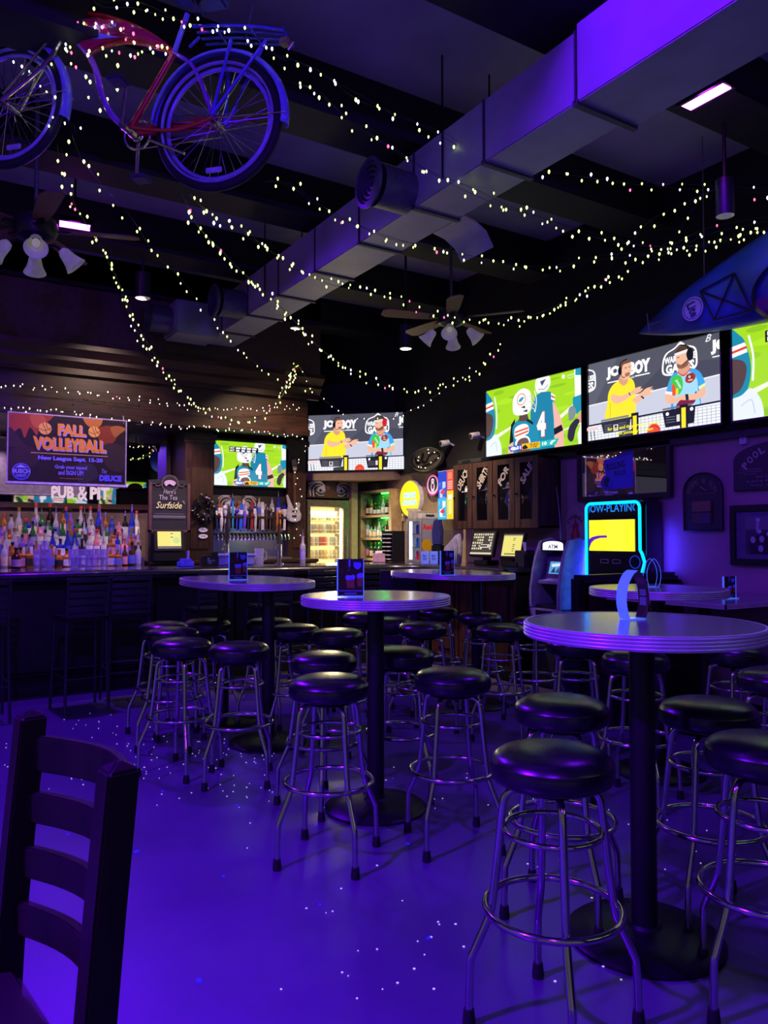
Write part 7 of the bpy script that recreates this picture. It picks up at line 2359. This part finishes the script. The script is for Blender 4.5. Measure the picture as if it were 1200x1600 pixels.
# ================================================================== can downlights, flood lights
MCAN = M('can_light_dark', '#22222c', 0.45, 0.3)
for (px, py, d, r_, lab) in ((1133, 338, 4.7, 0.055, 'black cylinder downlight beneath the pink blacklight flood'), (223, 466, 7.0, 0.07, 'black cylinder downlight over the bar left of the duct end'),
                             (634, 545, 7.4, 0.06, 'black cylinder downlight behind the middle fan, toward the corner'), (463, 513, 8.0, 0.065, 'black cylinder downlight beside the far duct, over the tap wall')):
    q = at_d(px, py, d)
    t = thing('can_downlight', lab, 'downlight', tuple(q), 0, 'cylinder downlights')
    MB().lathe([(r_, 0.0), (r_ * 0.98, 0.23), (r_ * 0.5, 0.24), (0.001, 0.24)], 22).build('can', MCAN, t)
    MB().lathe([(r_ * 0.96, 0.002), (r_ * 0.6, 0.05), (0.001, 0.06)], 22).build('reflector', M('can_reflector', '#b8b8bc', 0.3, 0.5, emit='#c8c4b0', es=0.12), t)
    MB().cyl((0, 0, 0.235), (0, 0, ZC - q.z), 0.012, n=8).build('stem', MCAN, t)
    if px == 223:
        light('downlight_lamp', 'SPOT', (q.x, q.y, q.z + 0.02), 90, (1.0, 0.70, 0.55), (q.x - 0.2, q.y + 1.6, 1.5), 0.03, spot=1.5, blend=0.8)
    if px in (634, 463):
        light('downlight_lamp', 'SPOT', (q.x, q.y, q.z + 0.02), 240, (1.0, 0.74, 0.48), (q.x + (0.9 if px == 634 else 0.2), q.y + 1.2, 0.0), 0.03, spot=1.7, blend=0.7)
MFL = M('blacklight_lens', '#c090ff', 0.3, emit=(0.75, 0.16, 1.0), es=7.0)
names = ['blacklight flood glowing pink violet under the ceiling, upper right', 'blacklight flood glowing violet over the bar, beside the left fan',
         'blacklight flood overhead left, out of the picture', 'blacklight flood overhead behind the photographer', 'blacklight flood overhead left, turned toward the duct']
for i_, (p_, a_, w_, r_) in enumerate(FLOODS):
    fw = (Vector(a_) - Vector(p_)).normalized()
    t = thing('blacklight_flood', names[i_], 'flood light', p_, 0, 'blacklight floods', rot=(0, 0, math.radians(r_)) if r_ else tuple(fw.to_track_quat('-Z', 'Y').to_euler()))
    t.scale = (0.78,) * 3 if i_ != 1 else (0.7,) * 3
    MB().bx(-0.19, 0.19, -0.085, 0.085, 0.012, 0.075).build('housing', BLACKM, t, smooth=False, bevel=0.01)
    MB().bx(-0.165, 0.165, -0.055, 0.055, 0.004, 0.012).build('lens', MFL, t, smooth=False)
    MB().bx(-0.19, 0.19, -0.085, -0.06, 0.0, 0.014).bx(-0.19, 0.19, 0.06, 0.085, 0.0, 0.014).build('lens_frame', BLACKM, t, smooth=False)
    if i_ < 2:
        light('blacklight_spill', 'POINT', (p_[0], p_[1], p_[2] - 0.05), 2.5, (0.55, 0.03, 1.0), size=0.05)
    m = MB()
    for s in (-1, 1):
        m.tube([(s * 0.2, 0, 0.04), (s * 0.2, 0, 0.16), (0, 0, 0.17)], 0.008, 6)
    m.build('yoke', BLACKM, t)
    up_ = t.rotation_euler.to_matrix().inverted() @ Vector((0, 0, (ZC - p_[2]) / t.scale[0]))
    MB().tube([(0, 0, 0.17), up_ * 0.999], 0.012, 8).build('ceiling_stem', BLACKM, t)

# ================================================================== fairy lights
MWIRE = M('green_wire', '#101c24', 0.6)
MBUL = M('fairy_bulb', '#f4ffb0', 0.4, emit=(0.82, 1.0, 0.20), es=3.6)
MBUW = M('fairy_bulb_white', '#f8f8ff', 0.4, emit=(0.85, 0.95, 1.0), es=3.0)
MBUR = M('fairy_bulb_red', '#ff4060', 0.4, emit=(1.0, 0.08, 0.2), es=4.0)
MBUP = M('fairy_bulb_pink', '#ff90f0', 0.4, emit=(1.0, 0.35, 0.9), es=4.0)
MBUA = M('fairy_bulb_warm', '#fff0d0', 0.4, emit=(1.0, 0.85, 0.62), es=3.0)
rs_ = random.Random(77)


def fairy(label, pts, gap=0.085, strands=1, mix=(0.85, 0.1, 0.05), main=None, r=0.0062, wob=0.03, group='fairy light strings under the ceiling', world=False):
    P = [Vector(q) for q in pts] if world else [at_d(*q) for q in pts]
    t = thing('fairy_lights', label, 'string lights', tuple(P[0]), 0, group)
    O = P[0].copy()
    bul = {0: MB(), 1: MB(), 2: MB()}
    for s in range(strands):
        off = Vector((rs_.uniform(-1, 1), rs_.uniform(-1, 1), rs_.uniform(-1, 1))) * (0.03 if s else 0)
        path = catmull([q + off + Vector((rs_.uniform(-1, 1), rs_.uniform(-1, 1), rs_.uniform(-1, 1))) * (0.015 if 0 < i < len(P) - 1 else 0) for i, q in enumerate(P)], 8)
        MB().tube([q - O for q in path], 0.0016, 4).build('wire', MWIRE, t)
        acc = rs_.random() * gap
        for a, b in zip(path[:-1], path[1:]):
            L = (b - a).length
            acc += L
            while acc > 1.35 * gap:
                acc -= 1.35 * gap * rs_.uniform(0.75, 1.25)
                q = b + (a - b) * min(1, acc / max(L, 1e-6)) - O
                dr = Vector((rs_.uniform(-1, 1) * wob, rs_.uniform(-1, 1) * wob, rs_.uniform(-1.2, 0.7) * wob))
                u = rs_.random()
                k = 0 if u < mix[0] else (1 if u < mix[0] + mix[1] else 2)
                e = q + dr
                rr = r * rs_.uniform(0.75, 1.25)
                # a tapered little bulb
                bul[k].lathe([(0.0005, -rr * 2.0), (rr, -rr * 0.6), (rr * 0.8, rr * 0.7), (0.0005, rr * 1.4)], 6, c=tuple(e))
    for k, mt__ in ((0, main or MBUL), (1, MBUW), (2, MBUR)):
        if bul[k].v:
            tag(bul[k].build('bulbs', mt__, t), kind='stuff')
    return t


fairy('fairy light string from the bicycle rack across the duct, upper of two', [(440, 84, 3.85), (505, 115, 4.0), (560, 150, 4.15), (625, 178, 4.3), (690, 208, 4.45), (745, 238, 4.45), (805, 258, 4.5), (870, 270, 4.6), (965, 284, 4.7), (1060, 290, 4.8), (1200, 296, 4.7), (1270, 290, 4.6)], 0.095, 2, (0.72, 0.22, 0.06))
fairy('fairy light string from the bicycle rack across the duct, lower of two', [(455, 128, 3.85), (495, 148, 4.0), (545, 190, 4.2), (602, 228, 4.3), (660, 260, 4.4), (735, 297, 4.5), (795, 327, 4.7), (860, 346, 4.9), (930, 366, 5.0), (1010, 380, 5.0), (1080, 383, 5.0), (1140, 372, 4.9), (1215, 352, 4.8)], 0.08, 2)
fairy('fairy light string passing behind the rear bicycle wheel under the duct', [(415, 282, 4.6), (455, 290, 4.7), (505, 325, 4.8), (555, 350, 5.0), (610, 372, 5.1), (670, 386, 5.2), (720, 396, 5.3), (780, 409, 5.3), (850, 416, 5.3), (905, 409, 5.3), (960, 399, 5.2), (1030, 392, 5.1), (1110, 378, 5.0), (1210, 352, 4.9)], 0.085, 2)
fairy('fairy light string dropping from the front wheel to the bar canopy, outer', [(96, 232, 4.2), (108, 290, 4.4), (128, 335, 4.7), (155, 382, 5.0), (185, 440, 5.4), (212, 505, 5.9), (245, 562, 6.4), (285, 612, 6.9), (330, 645, 7.3), (380, 664, 7.6), (418, 648, 7.7), (445, 612, 7.9), (466, 572, 9.13)], 0.075, 2)
fairy('fairy light string dropping from the front wheel to the bar canopy, inner', [(112, 208, 4.1), (132, 248, 4.3), (165, 297, 4.6), (205, 340, 4.9), (240, 395, 5.3), (285, 440, 5.7), (330, 496, 6.2), (375, 545, 6.7), (420, 585, 7.2), (455, 602, 7.5), (490, 606, 7.7)], 0.085, 1)
fairy('fairy light string from the rear wheel down to the tap wall corner', [(284, 303, 4.0), (312, 353, 4.3), (345, 388, 4.6), (376, 420, 4.9), (410, 455, 5.3), (450, 490, 5.8), (490, 532, 6.3), (530, 565, 6.7), (580, 590, 7.0), (635, 606, 7.1), (690, 601, 7.0), (735, 583, 6.9), (765, 556, 6.8), (786, 528, 6.7)], 0.075, 2)
fairy('fairy light string sweeping from the rear wheel over the far duct', [(300, 310, 4.0), (335, 340, 4.3), (375, 366, 4.6), (425, 400, 5.0), (470, 425, 5.3), (520, 445, 5.6), (575, 455, 5.8), (630, 470, 6.0), (690, 492, 6.1), (760, 505, 6.1), (830, 497, 6.0), (890, 474, 5.8), (950, 440, 5.5), (1000, 412, 5.3), (1050, 390, 5.1), (1110, 366, 4.9), (1210, 343, 4.8)], 0.075, 2)
fairy('fairy light string curving up to the can downlight at right', [(760, 500, 6.1), (830, 495, 6.0), (890, 470, 5.8), (935, 440, 5.6), (965, 405, 5.4), (985, 375, 5.2), (1010, 346, 5.0), (1060, 322, 4.8), (1120, 294, 4.7)], 0.07, 1)
fairy('short fairy light string rising beside the right can downlight', [(1035, 384, 5.0), (1058, 360, 4.9), (1080, 332, 4.8), (1100, 308, 4.75), (1120, 294, 4.7)], 0.06, 1)
fairy('fairy light string hanging in a loop in front of the corner television', [(466, 570, 7.9), (500, 620, 8.0), (545, 650, 8.3), (590, 655, 8.5), (640, 640, 8.3), (690, 612, 8.0), (740, 575, 7.6)], 0.09, 1, main=MBUA, r=0.005)
# along the canopy fascia, warm white
w0 = lambda px, py: tuple(at_y(px, py, SY - 0.10))
w1 = lambda px, py: tuple(at_y(px, py, SY - 0.06))
fairy('warm white fairy lights along the bar canopy, upper row', [w0(-60, 600), w0(40, 606), w0(130, 615), w0(220, 626), w0(300, 636), w0(380, 640), w0(440, 636), w0(478, 640)], 0.075, 2, (0.93, 0.05, 0.02), MBUA, 0.005, world=True, wob=0.025)
fairy('warm white fairy lights along the bar canopy, lower row', [w1(-60, 628), w1(40, 637), w1(130, 646), w1(220, 658), w1(300, 666), w1(380, 672), w1(470, 682)], 0.07, 2, (0.93, 0.05, 0.02), MBUA, 0.005, world=True, wob=0.025)
fairy('warm white fairy lights climbing the right pilaster beside the guitar', [tuple(at_y(px, py, 8.60)) for px, py in ((478, 690), (462, 740), (470, 775), (458, 810), (468, 835), (455, 840))], 0.06, 1, (0.95, 0.05, 0.0), MBUA, 0.005, world=True, wob=0.03)
# wound round the bicycle
def bw(px, py, off=0.0):
    q = bp(px, py, off)
    return tuple(Pr + hx * q[0] + hn * q[1] + Vector((0, 0, q[2])))


fairy('fairy lights wound around the bicycle handlebar and tank', [bw(-20, 44, -0.06), bw(25, 50, -0.08), bw(60, 45, -0.06), bw(98, 20, -0.1), (bw(115, 30, -0.08)), bw(150, 34, -0.06), bw(195, 45, -0.06), bw(225, 58, -0.06), bw(262, 76, -0.06), bw(240, 74, -0.06), bw(205, 84, -0.05), bw(160, 82, -0.05), bw(120, 96, -0.05), bw(100, 60, -0.06), bw(95, 30, -0.06)], 0.05, 2, (0.45, 0.35, 0.2), None, 0.0055, world=True)
fairy('fairy lights wound around the bicycle saddle and rear rack', [bw(130, -20, -0.1), bw(160, 10, -0.1), bw(210, 8, -0.06), bw(250, 22, -0.06), bw(290, 36, -0.05), bw(325, 44, -0.08), bw(370, 52, -0.08), bw(405, 66, -0.08), bw(432, 84, -0.06), bw(448, 96, -0.06)], 0.06, 2, (0.5, 0.4, 0.1), None, 0.0055, world=True)
fairy('fairy lights wound through the bicycle front wheel', [bw(10, 90, -0.05), bw(45, 96, -0.05), bw(80, 92, -0.05), bw(50, 115, -0.05), bw(75, 150, -0.05), bw(85, 160, -0.05), bw(72, 190, -0.05), bw(110, 196, -0.05), bw(118, 212, -0.05)], 0.06, 1, (0.7, 0.25, 0.05), None, 0.005, world=True)
fairy('fairy lights trailing from the bicycle tank past the pedals', [bw(122, 86, 0.05), bw(125, 108, 0.05), bw(139, 131, 0.05), bw(157, 163, 0.05), bw(184, 150, 0.08), bw(170, 118, 0.08), bw(190, 100, 0.05)], 0.05, 1, (0.95, 0.05, 0.0), None, 0.0062, world=True, wob=0.05)

# ================================================================== confetti on the floor
MCF = M('white_fleck', '#f0f0ff', 0.6, emit='#c8c0ff', es=0.7)  # pale emission added so the flecks stay white on the violet floor
m = MB()
for i in range(260):
    if i < 190:
        px, py = rs_.uniform(0, 430), rs_.gauss(1185, 34)
    else:
        px, py = rs_.uniform(380, 1150), rs_.uniform(1180, 1560)
    if py < 1110:
        continue
    q = at_z(px, py, 0.002)
    a = rs_.random() * PI
    s = rs_.uniform(0.0025, 0.005)
    c, d = math.cos(a) * s, math.sin(a) * s
    m.prismz([(q.x - c, q.y - d), (q.x + d, q.y - c), (q.x + c, q.y + d), (q.x - d, q.y + c)], 0.0005, 0.0022)
tag(m.build('flecks', MCF, smooth=False), 'scatter of tiny white confetti across the concrete floor', 'flecks', kind='stuff')
m = MB()
for (px, py, s) in ((213, 1330, 0.014), (254, 1236, 0.006), (370, 1258, 0.007), (349, 1369, 0.008), (311, 1532, 0.012), (106, 1303, 0.007), (670, 1465, 0.009), (638, 1318, 0.008), (614, 1216, 0.007), (886, 1530, 0.006), (495, 1290, 0.006), (500, 1413, 0.007)):
    q = at_z(px, py, 0.002)
    m.prismz([(q.x + s * math.cos(k * 1.05) * rs_.uniform(0.6, 1.2), q.y + s * math.sin(k * 1.05) * rs_.uniform(0.6, 1.2)) for k in range(6)], 0.0004, 0.0026)
tag(m.build('paper_scraps', M('blue_scrap', '#2030ff', 0.6, emit='#1028ff', es=0.5), smooth=False), 'few small bright blue paper scraps lying on the floor', 'scraps', kind='stuff')  # scraps given an added blue emission
